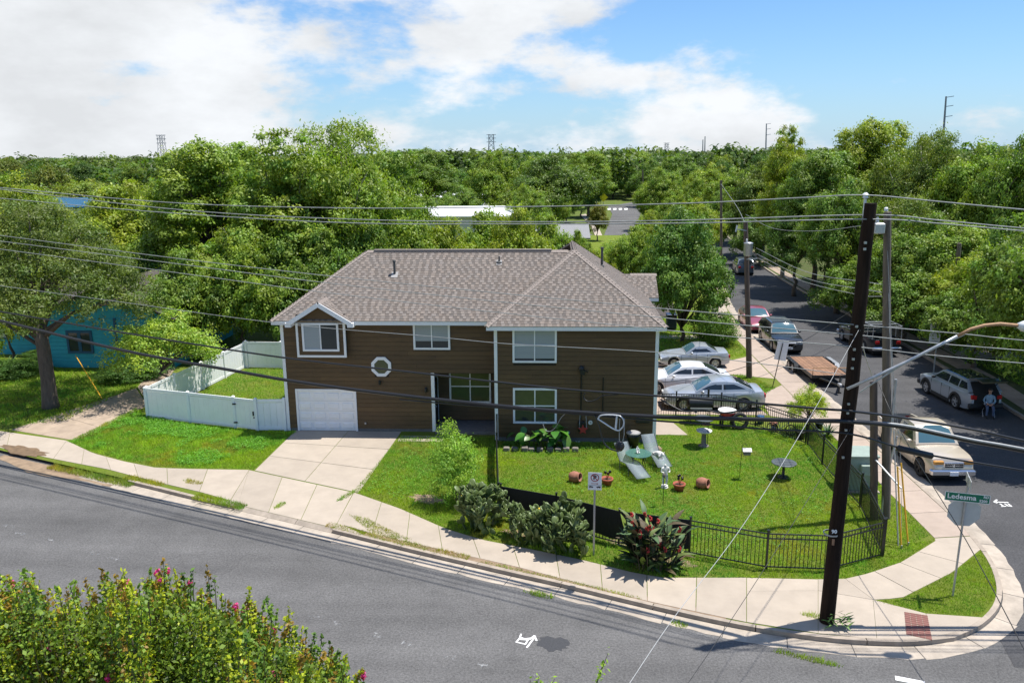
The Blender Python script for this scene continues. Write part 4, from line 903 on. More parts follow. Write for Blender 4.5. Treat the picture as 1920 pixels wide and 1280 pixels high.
for px, y0, D_, lb in ((301, 253, 520, 'lattice transmission tower on the skyline at the left'), (921, 252, 560, 'lattice transmission tower on the skyline above the roof'), (1250, 268, 900, 'faint wide transmission tower far off beyond the street')):
    t_ = AtY(px, y0, D_); r = thing('transmission_tower', lb, 'transmission tower', (t_[0], D_, 0)); z1 = t_[2]; w0, w1 = 3.2, 1.6; mb = MB()
    lv = [z1 * f for f in (0, .3, .5, .65, .78, .9, 1)]; ww = [w0 + (w1 - w0) * min(1, f * 1.3) for f in (0, .3, .5, .65, .78, .9, 1)]
    for sx in (-1, 1):
        for sy in (-1, 1): obj('leg', MB().tube([(t_[0] + sx * w, D_ + sy * w, z) for w, z in zip(ww, lv)], .17, 4), 'steel_far', r)
    for i in range(6):
        for sy in (-1, 1): mb.beam((t_[0] - ww[i], D_ + sy * ww[i], lv[i]), (t_[0] + ww[i + 1], D_ + sy * ww[i + 1], lv[i + 1]), .16).beam((t_[0] + ww[i], D_ + sy * ww[i], lv[i]), (t_[0] - ww[i + 1], D_ + sy * ww[i + 1], lv[i + 1]), .16)
    stuff(obj('bracing', mb, 'steel_far', r))
    for f in (.8, .9, .99): obj('crossarm', MB().beam((t_[0] - 3.2, D_, z1 * f), (t_[0] + 3.2, D_, z1 * f), .3), 'steel_far', r)

# ------------------------------------------------------------------ wires (each in the vertical plane of its pole line)
def spline(P, n=8):
    P = [np.array(p) for p in P]; P = [2 * P[0] - P[1]] + P + [2 * P[-1] - P[-2]]; out = []
    for i in range(1, len(P) - 2):
        a, b, c, d = P[i - 1:i + 3]
        for k in range(n):
            t = k / n; out.append(.5 * ((2 * b) + (c - a) * t + (2 * a - 5 * b + 4 * c - d) * t * t + (3 * b - a - 3 * c + d) * t ** 3))
    return out + [P[-2]]
LDIR = np.array([-.93, .37])
def in_line(pts, off=0.0, dirn=LDIR, base=PBv):
    nrm = np.array([dirn[1], -dirn[0]]) * off; a = base + nrm; return [VPl(x, y, a, a + dirn) for x, y in pts]
def wire(label, P, r, mt, name='overhead_wire', cat='wire', group=None, n=8):
    o = obj(name, MB().tube(spline(P, n), r, 6), mt, None, True); return tag(o, label, cat, group)
def ext(pts):     # carry a span on beyond the left edge of the picture
    (x0, y0), (x1, y1) = pts[0], pts[1]; k = 1.0; return [(x0 - 340, y0 - (y1 - y0) / (x1 - x0) * 340 * k)] + pts
RD = np.array([.94, -.34]); 
def two_side(left, right, off=0.0):
    L_ = in_line(ext(left), off); R_ = in_line(right, off, np.array([.97, .02])); return L_ + R_[1:]
wire('topmost thin power line running over the dark pole top', two_side([(0, 352), (320, 380), (640, 390), (960, 388), (1280, 381.5), (1500, 371), (1623, 366)], [(1623, 366), (1760, 378), (1920, 393), (2300, 425)]), .015, 'cable_grey', 'power_line', 'power line')
wire('second power line from the top, upper of the close pair', two_side([(0, 355), (333, 393), (640, 410.5), (960, 416), (1280, 413), (1623, 403)], [(1623, 403), (1760, 413), (1920, 428), (2300, 460)], .15), .015, 'cable_grey', 'power_line', 'power line')
wire('third power line from the top, lower of the close pair', two_side([(0, 372), (300, 398), (640, 417.5), (960, 420), (1280, 418.5), (1623, 411)], [(1623, 411), (1760, 419), (1920, 433), (2300, 463)], -.12), .015, 'cable_grey', 'power_line', 'power line')
lows = [([(43, 447), (320, 483), (623, 518), (930, 549), (1233, 577.5), (1331, 586), (1608, 609)], [(1608, 609), (1806, 626), (1920, 638), (2300, 672)], 'upper'), ([(0, 452), (320, 493), (610, 530), (930, 565), (1247, 596), (1399, 610), (1607, 628)], [(1607, 628), (1760, 644), (1920, 657), (2300, 690)], 'middle'), ([(0, 467), (300, 507), (583, 545), (900, 582), (1212, 615), (1404, 634), (1604, 650)], [(1604, 650), (1741, 665), (1920, 681), (2300, 712)], 'lower')]
for k, (l_, r_, w_) in enumerate(lows): wire(w_ + ' of three thin wires crossing left trees below the power lines', two_side(l_, r_, -.1), .012, 'cable_grey', group='three thin wires')
wire('thin wire hanging across the brown upper wall under the eave', in_line(ext([(204, 563), (525, 606), (800, 630), (960, 645), (1230, 660), (1430, 682), (1604, 705)])), .010, 'cable_grey')
wire('slack black cable above the thick one, past the octagon window', two_side([(0, 584), (204, 619), (408, 652), (560, 674), (730, 693), (959, 719), (1090, 732), (1231, 742), (1317, 747.5), (1434, 757), (1551, 767), (1592, 770)], [(1592, 770), (1694, 783), (1819, 804), (1920, 826), (2250, 900)], -.2), .033, 'cable_black', 'overhead_cable', 'cable')
wire('thickest black cable bundle sweeping across the garage door', two_side([(0, 601), (233, 657), (437, 694.5), (560, 716), (730, 738.5), (959, 763), (1090, 773), (1231, 781), (1364, 784.5), (1528, 788.5), (1590, 790)], [(1590, 790), (1694, 800), (1819, 826), (1920, 845), (2250, 915)], -.2), .06, 'cable_black', 'overhead_cable', 'cable')
wire('lower black cable drooping under the thick bundle by the yard', two_side([(1090, 777), (1230, 788.5), (1341, 796), (1446, 805), (1585, 812)], [(1585, 812), (1672, 835), (1750, 854), (1920, 882), (2250, 940)], -.22), .026, 'cable_black', 'overhead_cable', 'cable')
wire('white cable right of the dark pole over the beige pickup', in_line([(1588, 788), (1694, 797), (1819, 823), (1920, 841), (2250, 905)], -.1, np.array([.97, .02])), .032, 'cable_white', 'overhead_cable', 'cable')
a, b = in_line([(1681, 839), (1750, 855)], -.22, np.array([.97, .02])); o = obj('splice_closure', MB().tube([a, a + (b - a) * .04, a + (b - a) * .96, b], [.03, .085, .085, .03], 10), 'cable_black', None, True); tag(o, 'black tubular splice closure hanging on the cable before the pickup', 'splice case')
# slack storage loop on the thick cable
s0 = in_line([(1121, 785), (1155, 778), (1153, 805), (1163, 790), (1170, 792)], -.25)
sn = thing('cable_slack_loop', 'white triangular cable storage loop hung under the thick cable', 'cable loop', s0[0])
lp = in_line([(1121, 785), (1128, 778), (1155, 778), (1166, 782), (1170, 792), (1166, 802), (1155, 806), (1121, 785)], -.25); obj('loop', MB().tube(spline(lp, 4), .022, 6), 'insulator', sn)
obj('crossbar', MB().tube(in_line([(1157, 778), (1154, 806)], -.25), .028, 6), 'insulator', sn)
for k, dx in enumerate((0, 5, 9)): obj('hanging_cable', MB().tube(in_line([(1162 + dx, 784), (1161 + dx, 815), (1161 + dx * .5, 838)], -.25), .012, 5), 'cable_grey' if k != 1 else 'cable_black', sn)
lp2 = in_line([(1115, 778), (1124, 800), (1130, 825), (1142, 840), (1160, 846)], -.25); obj('slack_cable', MB().tube(spline(lp2, 4), .02, 6), 'cable_black', sn)
obj('cable_bundle', MB().sphere(tuple(in_line([(1162, 836)], -.25)[0]), (.14, .12, .16), 8, 6), 'cable_black', sn)
lp3 = in_line([(1018, 795), (1023, 806), (1032, 808), (1042, 800), (1052, 783), (1060, 775)], -.2); wire('thin grey cable tail curling below the thick bundle at the wing window', lp3, .009, 'cable_grey', 'cable_tail', 'cable')
lp4 = in_line([(1097, 737), (1094, 745), (1102, 752), (1116, 750), (1130, 742), (1160, 739)], -.2); wire('black cable loop under the slack cable before the wing wall', lp4, .016, 'cable_black', 'cable_tail', 'cable')
lp5 = in_line([(1238, 748), (1262, 762), (1285, 771), (1320, 768), (1352, 774), (1390, 768), (1410, 752)], -.2); wire('black cable loop drooping in front of the silver sedan', lp5, .022, 'cable_black', 'cable_tail', 'cable')
# guys and drops from the dark pole
def pt(px, py, Y_): return AtY(px, py, Y_)
wire('bright white drop wire slanting down from the dark pole over the yard', [pt(1611, 617, 19.75), pt(1590, 655, 19.3), pt(1540, 745, 17.8), pt(1460, 880, 15.6), pt(1380, 1003, 13.8), pt(1260, 1162, 11.8), pt(1150, 1325, 10.2), pt(1050, 1460, 9.2)], .0055, 'cable_white')
wire('dark drop wire slanting over the kerb in front of the dark pole', [pt(1597, 800, 19.75), pt(1500, 960, 17.2), pt(1385, 1140, 14.6), pt(1290, 1280, 12.8), pt(1180, 1440, 11.2)], .006, 'cable_black')
wire('dark twisted cable slanting right of the stop sign', [pt(1640, 700, 26.2), pt(1672, 775, 24.8), pt(1718, 860, 22.2), pt(1810, 1010, 18.6), pt(1920, 1216, 15.2), pt(2010, 1400, 13)], .011, 'cable_black')
wire('white drop wire from the dark pole to the short pole top', [pt(1613, 619, 19.75), pt(1622, 665, 22.0), pt(1638, 712, 26.3)], .012, 'cable_white')
for k, (q, lb) in enumerate((([(1418, 465), (1513, 510), (1653, 533)], 'upper'), ([(1419, 476), (1513, 522), (1653, 548)], 'middle'), ([(1420, 483), (1500, 525), (1607, 552), (1654, 556)], 'lower'))):
    n_ = len(q); wire(lb + ' sagging wire between the transformer pole and the grey pole', [pt(x, y, 44.3 + (26.6 - 44.3) * ((x - q[0][0]) / (q[-1][0] - q[0][0]))) for x, y in q], .012, 'cable_grey', group='wires between poles')
wire('service drop from the wing wall across the drive to the street', [pt(1097, 696, YB - .15), pt(1160, 706, 35.4), pt(1231, 717, 37.5), pt(1340, 702, 41), pt(1407, 684, 43.5), pt(1464, 661, 46), pt(1520, 631, 49), pt(1600, 580, 54)], .018, 'cable_black', 'service_drop', 'cable')
wire('thin wire from the far pole down to the transformer pole', [pt(1352, 345, 84), pt(1380, 385, 62), pt(1398, 420, 44.4)], .015, 'cable_grey')
wire('thin wire from the transformer pole over the side street trees', [pt(1398, 402, 44.4), pt(1450, 428, 40), pt(1530, 433, 36), pt(1640, 420, 27)], .010, 'cable_grey')
for k, (a, b) in enumerate((((1664, 470), (1698, 893)), ((1666, 600), (1700, 893)))):
    g_ = thing('guy_wire', ('left' if k == 0 else 'right') + ' of two guy wires with a yellow guard beside the grey pole', 'guy wire', G((1690, 1703)[k], (1028, 1022)[k]), 0, 'yellow guarded guy wires')
    base = G((1690, 1703)[k], (1028, 1022)[k]); top = pt(*a, 26.4); f = 2.55 / top[2]; mid = base + (top - base) * f
    obj('strand', MB().tube([mid, top], .008, 5), 'cable_grey', g_); obj('guard', MB().tube([base, mid], .028, 8), 'yellow_pvc', g_); obj('anchor', MB().tube([base - np.array((0, 0, .1)), base + np.array((0, 0, .12))], .03, 6), 'galv', g_)
base = G(1684, 1022); top = pt(1666, 545, 26.4); g_ = thing('guy_wire', 'guy wire with a pale guard between grey pole and yellow guards', 'guy wire', base); mid = base + (top - base) * .45
obj('strand', MB().tube([mid, top], .008, 5), 'cable_white', g_); obj('guard', MB().tube([base, mid], .022, 8), 'cable_white', g_)
g_ = thing('pole_strut', 'galvanised sidewalk strut braced off the grey pole', 'pole strut', G(1690, 1018)); a, b = pt(1642, 862, 26.3), pt(1690, 915, 25.2)
obj('strut', MB().tube([a, b], .032, 8), 'galv', g_); obj('strand', MB().tube([b, G(1690, 1022)], .008, 5), 'cable_grey', g_)

# ------------------------------------------------------------------ signs
def signroot(name, label, base, rotz=0): return thing(name, label, 'sign', (base[0], base[1], 0), rotz)
b = G(1113, 1041); s = signroot('no_parking_sign', 'white no-parking sign with red ring and arrow on a steel post', b, math.radians(-4))
zt = AtY(1118, 885, b[1])[2]; zb_ = zt - .58
loc_obj('post', MB().box(-.03, .03, .01, .035, -.1, zt - .02).box(-.01, .01, -.012, .012, -.1, zt - .02), 'galv', s)
pn = loc_obj('sign_panel', MB().bevbox(-.21, .21, -.02, -.008, zb_, zt, .004), 'sign_white', s); zc = zt - .17
def flat(P): mb = MB(); return mb.prism_xz(P, -.0245, -.0195)
ring = MB(); nseg = 28
for k in range(nseg):
    a0, a1 = 2 * PI * k / nseg, 2 * PI * (k + 1) / nseg; ring.prism_xz([(r_ * math.cos(a), zc + r_ * math.sin(a)) for r_, a in ((.13, a0), (.13, a1), (.105, a1), (.105, a0))], -.0245, -.0195)
loc_obj('red_ring', ring, 'sign_red', pn)
loc_obj('red_slash', MB().prism_xz([(-.088, zc + .072), (-.072, zc + .088), (.088, zc - .072), (.072, zc - .088)], -.0262, -.0195), 'sign_red', pn)
put_text('P', .20, 'sign_black', pn, (0, -.023, zc), (PI / 2, 0, 0), .008)
loc_obj('arrow', flat([(-.11, zc - .188), (.06, zc - .188), (.06, zc - .172), (.12, zc - .195), (.06, zc - .218), (.06, zc - .202), (-.11, zc - .202)]), 'sign_red', pn)
loc_obj('divider', flat([(-.2, zc - .245), (.2, zc - .245), (.2, zc - .252), (-.2, zc - .252)]), 'sign_black', pn)
for sx in (-1, 1): loc_obj('tow_truck_mark', MB().prism_xz([(sx * .18, zc - .32), (sx * .18, zc - .29), (sx * .13, zc - .275), (sx * .05, zc - .30), (sx * .05, zc - .32)][::sx], -.0245, -.0195).lathe([(.016, 0), (.016, .006)], (sx * .15, -.0265, zc - .325), 8, 'Y').lathe([(.016, 0), (.016, .006)], (sx * .08, -.0265, zc - .325), 8, 'Y'), 'sign_black', pn)
# stop sign seen from behind with street name blades
b = G(1786, 1117); s = signroot('stop_sign', 'back of a grey octagonal stop sign under a green street name plate', b, 0)
zs = AtY(1801, 960, b[1])[2]; ztop = AtY(1803, 893, b[1])[2]
loc_obj('post', MB().tube([(0, 0, -.1), (.03, 0, ztop)], .03, 8), 'galv', s)
R8 = .455; fa = math.atan2(-.37, .93) + .1
oc = link('sign_panel', MB().prism_xz([(R8 * math.cos((k + .5) * PI / 4), R8 * math.sin((k + .5) * PI / 4)) for k in range(8)], .004, .012).mesh('sign_panel'), 'sign_alu', s, (.04, .035, zs), (0, 0, math.radians(-8)))
link('sign_face', MB().prism_xz([(R8 * .96 * math.cos((k + .5) * PI / 4), R8 * .96 * math.sin((k + .5) * PI / 4)) for k in range(8)], .0121, .015).mesh('sign_face'), 'sign_red', oc)
put_text('STOP', .26, 'sign_white', oc, (0, .0165, 0), (PI / 2, 0, PI), .006)
zl = AtY(1804, 931, b[1])[2]
bl = link('name_plate', MB().box(-.56, .56, -.006, .006, -.13, .13).mesh('name_plate'), 'sign_green', s, (.03, -.05, zl), (0, 0, math.radians(-14)))
for x0, x1, z0, z1 in ((-.56, .56, .115, .13), (-.56, .56, -.13, -.115), (-.56, -.545, -.115, .115), (.545, .56, -.115, .115)): link('plate_border', MB().box(x0, x1, -.0075, .0075, z0, z1).mesh('b'), 'sign_white', bl)
put_text('Ledesma', .205, 'sign_white', bl, (-.14, -.009, .005), (PI / 2, 0, 0), .004); put_text('RD', .10, 'sign_white', bl, (.46, -.009, .062), (PI / 2, 0, 0), .003); put_text('5200', .10, 'sign_white', bl, (.40, -.009, -.058), (PI / 2, 0, 0), .003)
bl2 = link('name_plate', MB().box(-.4, .4, -.006, .006, -.13, .13).mesh('name_plate'), 'sign_alu', s, (.035, .0, ztop - .13), (0, 0, math.radians(72)))
# tall blank board seen from behind beside the drives
b = G(1448, 725); t_ = AtY(1468, 643, b[1]); s = signroot('street_sign', 'back of a tilted white board on a leaning post by the drives', b)
obj('post', MB().tube([(b[0], b[1], -.1), tuple(t_)], .025, 6), 'black_metal', s); c0_, c1_, c2_, c3_ = [AtY(x, y, b[1] + .05) for x, y in ((1460, 637), (1480, 639), (1473, 677), (1451, 673))]
P = [c0_, c1_, c2_, c3_]; obj('sign_panel', MB().add([tuple(p) for p in P] + [(p[0], p[1] + .012, p[2]) for p in P], [(3, 2, 1, 0), (4, 5, 6, 7), (0, 1, 5, 4), (1, 2, 6, 5), (2, 3, 7, 6), (3, 0, 4, 7)]), 'sign_white', s)
# lot sign across the side street
b = G(1751, 696); s = signroot('lot_sign', 'tall white board with a yellow top and number 2 across the street', b)
z0, z1 = AtY(1753, 642, b[1])[2], AtY(1753, 595, b[1])[2]; xc = AtY(1754, 620, b[1])[0]
obj('post', MB().box(b[0] - .03, b[0] + .03, b[1] + .01, b[1] + .06, -.1, z1 - .1), 'galv', s)
pn = obj('sign_panel', MB().box(xc - .30, xc + .30, b[1] - .012, b[1] + .008, z0, z1), 'sign_white', s); obj('top_band', MB().box(xc - .302, xc + .302, b[1] - .016, b[1] + .009, z1 - .28, z1 + .002), 'sign_yellow', pn)
put_text('2', .42, 'sign_black', pn, Vector((xc - .08, b[1] - .014, z1 - .62)) - s.location, (PI / 2, 0, 0), .01)
for k, w_ in enumerate((.4, .45, .3, .42, .36)): obj('text_line', MB().box(xc - .22, xc - .22 + w_, b[1] - .0135, b[1] - .0115, z0 + .08 + .1 * k, z0 + .105 + .1 * k), 'cable_grey', pn)
# far yellow diamond sign
b = G(1131, 397, -.2); s = signroot('warning_sign', 'small yellow diamond warning sign by the distant street', b); zc = AtY(1131, 370, b[1])[2]
obj('post', MB().tube([(b[0], b[1], -.3), (b[0], b[1], zc)], .06, 6), 'galv', s); obj('sign_panel', MB().prism_xz([(b[0], zc - 1.0), (b[0] + 1.0, zc), (b[0], zc + 1.0), (b[0] - 1.0, zc)], b[1] - .12, b[1] - .08), 'sign_yellow', s)
b = G(1118, 394, -.2); s = thing('street_light', 'slim grey lamp post beside the yellow diamond sign', 'street lamp', b); obj('post', MB().tube([tuple(b), tuple(AtY(1120, 346, b[1]))], .11, 6), 'galv', s); q = AtY(1120, 346, b[1]); obj('lamp_head', MB().cbox((q[0] + .8, q[1], q[2]), 1.6, .4, .2), 'galv', s)
b = G(1329, 478); s = thing('mailbox', 'dark mailbox on a post by the upper side street', 'mailbox', b); obj('post', MB().beam(tuple(b), (b[0], b[1], 1.2), .12), 'brown_wood', s); obj('box', MB().bevbox(b[0] - .3, b[0] + .3, b[1] - .25, b[1] + .25, 1.2, 1.6, .06), 'black_metal', s)

# pad-mounted cabinet with meter
b = G(1608, 917); s = thing('utility_cabinet', 'grey-green utility cabinet with a meter behind the side fence', 'utility box', b)
obj('pad', MB().bevbox(b[0] - .6, b[0] + .65, b[1] - .45, b[1] + .8, -.1, .1, .02), 'concrete', s)
obj('cabinet', MB().bevbox(b[0] - .5, b[0] + .52, b[1] - .35, b[1] + .7, .09, 1.42, .02).bevbox(b[0] - .54, b[0] + .56, b[1] - .39, b[1] + .74, 1.40, 1.47, .015), 'utility_green', s)
mt_ = obj('meter_box', MB().bevbox(b[0] - .12, b[0] + .2, b[1] - .52, b[1] - .34, .75, 1.15, .02), 'utility_green', s); obj('meter', MB().lathe([(.10, 0), (.10, .08), (.08, .1)], (b[0] + .36, b[1] - .46, .98), 12, 'Y'), 'galv', s)
obj('conduit', MB().tube([(b[0] + .3, b[1] - .4, .85), (b[0] + .34, b[1] - .42, .5), (b[0] + .4, b[1] - .44, .1)], .035, 6), 'galv', s)
tag(obj('post', MB().beam(G(1660, 905), np.array(G(1660, 905)) + np.array((.25, 0, 1.9)), .06), 'galv'), 'thin grey steel post standing behind the grey utility pole', 'post')
# ------------------------------------------------------------------ vehicles (local axes: x forwards, z up)
wheel_cache = {}
def wheel_meshes(r, w, style):
    k = (r, w, style)
    if k not in wheel_cache:
        t_ = MB().lathe([(r * .66, -w / 2), (r * .92, -w / 2), (r, -w * .32), (r, w * .32), (r * .92, w / 2), (r * .66, w / 2)], (0, 0, 0), 22, 'Y', closed=True).mesh('wheel', True); t_.materials.append(MAT['rubber'])
        rim = MB().lathe([(r * .67, -.01), (r * .67, .05), (r * .60, .045), (r * .60, -.01)], (0, w / 2 - .06, 0), 20, 'Y', closed=True)
        n = 5 if style != 'multi' else 9
        for i in range(n):
            a = 2 * PI * i / n + .3; c, s_ = math.cos(a), math.sin(a); wd = r * (.10 if n == 5 else .055)
            rim.add([(x * c - z * s_, y, x * s_ + z * c) for x, y, z in ((r * .1, w / 2 - .02, -wd), (r * .62, w / 2 - .015, -wd * 1.1), (r * .62, w / 2 - .015, wd * 1.1), (r * .1, w / 2 - .02, wd), (r * .1, w / 2 - .05, -wd), (r * .62, w / 2 - .05, -wd), (r * .62, w / 2 - .05, wd), (r * .1, w / 2 - .05, wd))], [(0, 1, 2, 3), (7, 6, 5, 4), (0, 4, 5, 1), (1, 5, 6, 2), (2, 6, 7, 3), (3, 7, 4, 0)])
        rim.lathe([(r * .16, 0), (r * .16, .04), (r * .08, .05)], (0, w / 2 - .055, 0), 10, 'Y'); rim.lathe([(r * .6, 0), (r * .6, .01)], (0, w / 2 - .12, 0), 16, 'Y')
        rm = rim.mesh('rim'); rm.materials.append(MAT['rim_silver' if style != 'dark' else 'plastic_black']); wheel_cache[k] = (t_, rm)
    return wheel_cache[k]
def car(name, label, loc, rotz, L, W, wb, rw, fo, prof, cab, paint_, cat='car', sill=.22, win=None, bed=None, rim='star', group=None, tail='lamp_red', head='lamp_clear', grille=(.45, .58, .5), gm='plastic_black', plate=True, clad=None, rear_hatch=False, bumper=None, roofmat=None, windscreen='windscreen'):
    root = thing(name, label, cat, (loc[0], loc[1], loc[2] if len(loc) > 2 else RZ), rotz, group)
    xf = L / 2 - fo; xr = xf - wb; ra = rw * 1.13
    px_, pz_ = zip(*sorted(prof))
    def zt(x): return float(np.interp(x, px_, pz_))
    def hw(x): u = abs(x) / (L / 2); return W / 2 * (1 - .16 * u ** 7 - .03 * u ** 2)
    def zb(x):
        z = sill + .10 * max(0, (abs(x) / (L / 2) - .82) / .18) ** 1.5
        for xw in (xf, xr):
            if abs(x - xw) < ra: z = max(z, rw + math.sqrt(ra * ra - (x - xw) ** 2))
        return z
    xs = set(np.linspace(-L / 2, L / 2, 34))
    for xw in (xf, xr): xs |= set(xw + ra * np.cos(np.linspace(0, PI, 15))) | {xw - ra - .004, xw + ra + .004}
    if bed: xs |= {bed[0], bed[0] + .004, bed[1], bed[1] - .004}
    xs = sorted(x for x in xs if -L / 2 <= x <= L / 2); vs, fs = [], []; npt = 8
    for x in xs:
        h, t_, b = hw(x), zt(x), zb(x); zs = t_ - .035; b = min(b, zs - .06)
        if bed and bed[0] + .003 < x < bed[1] - .003: half = [(h * .97, b), (h, b + .35 * (zs - b)), (h, b + .7 * (zs - b)), (h * .985, zs), (h * .97, t_), (h * .88, t_), (h * .87, bed[2]), (0, bed[2])]
        else: half = [(h * .965, b), (h * .998, b + .3 * (zs - b)), (h, b + .62 * (zs - b)), (h * .975, zs - .05), (h * .94, zs), (h * .75, t_ - .004), (h * .4, t_ + .012), (0, t_ + .018)]
        vs += [(x, -y, z) for y, z in half] + [(x, y, z) for y, z in half[-2::-1]]
    m_ = 2 * npt - 1
    for i in range(len(xs) - 1):
        for j in range(m_ - 1): a = i * m_ + j; fs.append((a, a + m_, a + m_ + 1, a + 1))
    fs += [tuple(range(m_)), tuple(range(len(xs) * m_ - 1, (len(xs) - 1) * m_ - 1, -1))]
    body = loc_obj('body', MB().add(vs, fs), paint_, root); smooth_angle(body, 32)
    loc_obj('underbody', MB().box(-L / 2 + .25, L / 2 - .25, -W / 2 + .2, W / 2 - .2, .16, min(.62, zt(0) - .2)), 'underbody', root)
    # cabin
    A, B, C, D = cab; zr = max(B[1], C[1]); z0 = min(A[1], D[1]) - .05; wb_, wr_ = W / 2 * .935, W / 2 * .735
    def cw(z): return wb_ + (wr_ - wb_) * (z - z0) / (zr - z0)
    path = [(A[0], A[1] - .06), A, (A[0] + (B[0] - A[0]) * .5, A[1] + (B[1] - A[1]) * .53), (A[0] + (B[0] - A[0]) * .9, A[1] + (B[1] - A[1]) * .93), (B[0] - .12, B[1] + .0), ((B[0] + C[0]) / 2, zr + .02), (C[0] + .12, C[1]), (D[0] + (C[0] - D[0]) * .88, D[1] + (C[1] - D[1]) * .92), (D[0] + (C[0] - D[0]) * .5, D[1] + (C[1] - D[1]) * .54), D, (D[0], D[1] - .06)]
    vs, fs = [], []
    for x, z in path: w_ = cw(min(z, zr)); vs += [(x, -w_, z), (x, -w_ * .9, z + .012), (x, 0, z + .03), (x, w_ * .9, z + .012), (x, w_, z)]
    k = len(path)
    for i in range(k - 1):
        for j in range(4): a = i * 5 + j; fs.append((a, a + 1, a + 6, a + 5))
    fs += [tuple(i * 5 for i in range(k)), tuple(i * 5 + 4 for i in range(k - 1, -1, -1))]
    cabn = loc_obj('cabin', MB().add(vs, fs), paint_, root); smooth_angle(cabn, 35)
    if roofmat:
        q = MB(); 
        for (x0_, z0_), (x1_, z1_) in zip(path[3:6], path[4:7]): pass
        rp = path[4:7]; vv = []
        for x, z in rp: w_ = cw(zr) * .97; vv += [(x, -w_, z + .008), (x, -w_ * .9, z + .022), (x, 0, z + .038), (x, w_ * .9, z + .022), (x, w_, z + .008)]
        loc_obj('roof_panel', MB().add(vv, [(i * 5 + j, i * 5 + j + 1, i * 5 + j + 6, i * 5 + j + 5) for i in range(2) for j in range(4)]), roofmat, cabn)
    def sheet(P0, P1, n, ins, nm, mt, off=.006):
        vv = []; d = np.array(P1) - np.array(P0); nn = np.array((-d[1], d[0])); nn = nn / np.linalg.norm(nn) * off; 
        if nn[1] < 0: nn = -nn
        for i in range(n + 1):
            f = .06 + .88 * i / n; x, z = np.array(P0) + d * f; 
            # follow the same bulge as the cabin path
            bz = .03 * 4 * f * (1 - f) * (.9 if n > 1 else 0); w_ = cw(min(z, zr)) - ins
            x += nn[0]; z += nn[1] + (.03 * (d[1] ** 2 > 0) * 4 * f * (1 - f))
            vv += [(x, -w_, z + .002), (x, -w_ * .6, z + .02), (x, 0, z + .032), (x, w_ * .6, z + .02), (x, w_, z + .002)]
        return loc_obj(nm, MB().add(vv, [(i * 5 + j, i * 5 + j + 1, i * 5 + j + 6, i * 5 + j + 5) for i in range(n) for j in range(4)]), mt, cabn, True)
    sheet(A, B, 4, .11 if bed else .07, 'windscreen', windscreen)
    if not rear_hatch: sheet(D, C, 4, .09, 'rear_window', 'car_glass')
    for poly in (win or []):
        for sd in (-1, 1):
            P = [(x, sd * (cw(z) + .005), z) for x, z in poly]; P2 = [(x, sd * (cw(z) - .02), z) for x, z in poly]; n = len(P)
            loc_obj('side_window', MB().add(P + P2, [tuple(range(n)) if sd < 0 else tuple(range(n - 1, -1, -1))] + [(i, (i + 1) % n, n + (i + 1) % n, n + i) for i in range(n)]), 'car_glass', cabn)
    # wheels
    tm, rm = wheel_meshes(rw, .22, rim)
    for xw in (xf, xr):
        for sd in (-1, 1):
            o = link('wheel', tm, None, root, (xw, sd * (W / 2 - .125), rw), (0, 0, 0 if sd > 0 else PI)); link('rim', rm, None, o)
    # lights, grille, mirrors, handles, plates, seams
    zf = zt(L / 2 - .12)
    for sd in (-1, 1):
        x = L / 2 - .10; y = sd * hw(x) * .72; loc_obj('headlight', MB().bevbox(x - .22, x + .075, y - .19, y + .19, zf - .20, zf - .045, .03), head, root)
        x = -L / 2 + .06; zr2 = zt(x); y = sd * hw(x) * .80; loc_obj('tail_light', MB().bevbox(x - .085, x + (.03 if bed else .25), y - .14, y + .14, zr2 - .30, zr2 - .08, .03), tail, root)
        x = A[0] - .32; loc_obj('mirror', MB().sphere((x, sd * (wb_ + .12), A[1] + .05), (.09, .12, .075), 8, 6), paint_ if not clad else 'plastic_black', root, True)
        for xh in ((xf + xr) / 2 - .25, (xf + xr) / 2 - 1.15)[: 1 if bed or cat == 'convertible' else 2]:
            loc_obj('door_handle', MB().cbox((xh, sd * (hw(xh) + .005), zt(xh) - .17), .2, .03, .03), paint_, root)
        for xh in ((xf - ra - .06), (xf + xr) / 2 - .08, xr + ra + .12)[: 3 if not bed else 2]:
            loc_obj('door_seam', MB().cbox((xh, sd * (hw(xh) - .004), (sill + zt(xh)) / 2 + .02), .012, .014, (zt(xh) - sill) * .74), 'underbody', root)
    g0, g1, gw = grille; loc_obj('grille', MB().bevbox(L / 2 - .16, L / 2 - .0, -W / 2 * gw, W / 2 * gw, g0, g1, .02), gm, root)
    if bumper: loc_obj('bumper', MB().bevbox(L / 2 - .2, L / 2 + .07, -W / 2 * .93, W / 2 * .93, bumper[0], bumper[1], .05), bumper[2], root); loc_obj('bumper', MB().bevbox(-L / 2 - .06, -L / 2 + .12, -W / 2 * .93, W / 2 * .93, bumper[0], bumper[1], .05), bumper[2], root)
    else: loc_obj('lower_intake', MB().bevbox(L / 2 - .2, L / 2 - .02, -W / 2 * .6, W / 2 * .6, .27, .36, .02), 'plastic_black', root)
    if plate:
        loc_obj('number_plate', MB().cbox((-L / 2 - .035 - (.05 if bumper else 0), 0, .62), .02, .32, .15), 'sign_white', root)
        loc_obj('number_plate', MB().cbox((L / 2 + .03 + (.05 if bumper else 0), 0, .46), .02, .32, .15), 'sign_white', root)
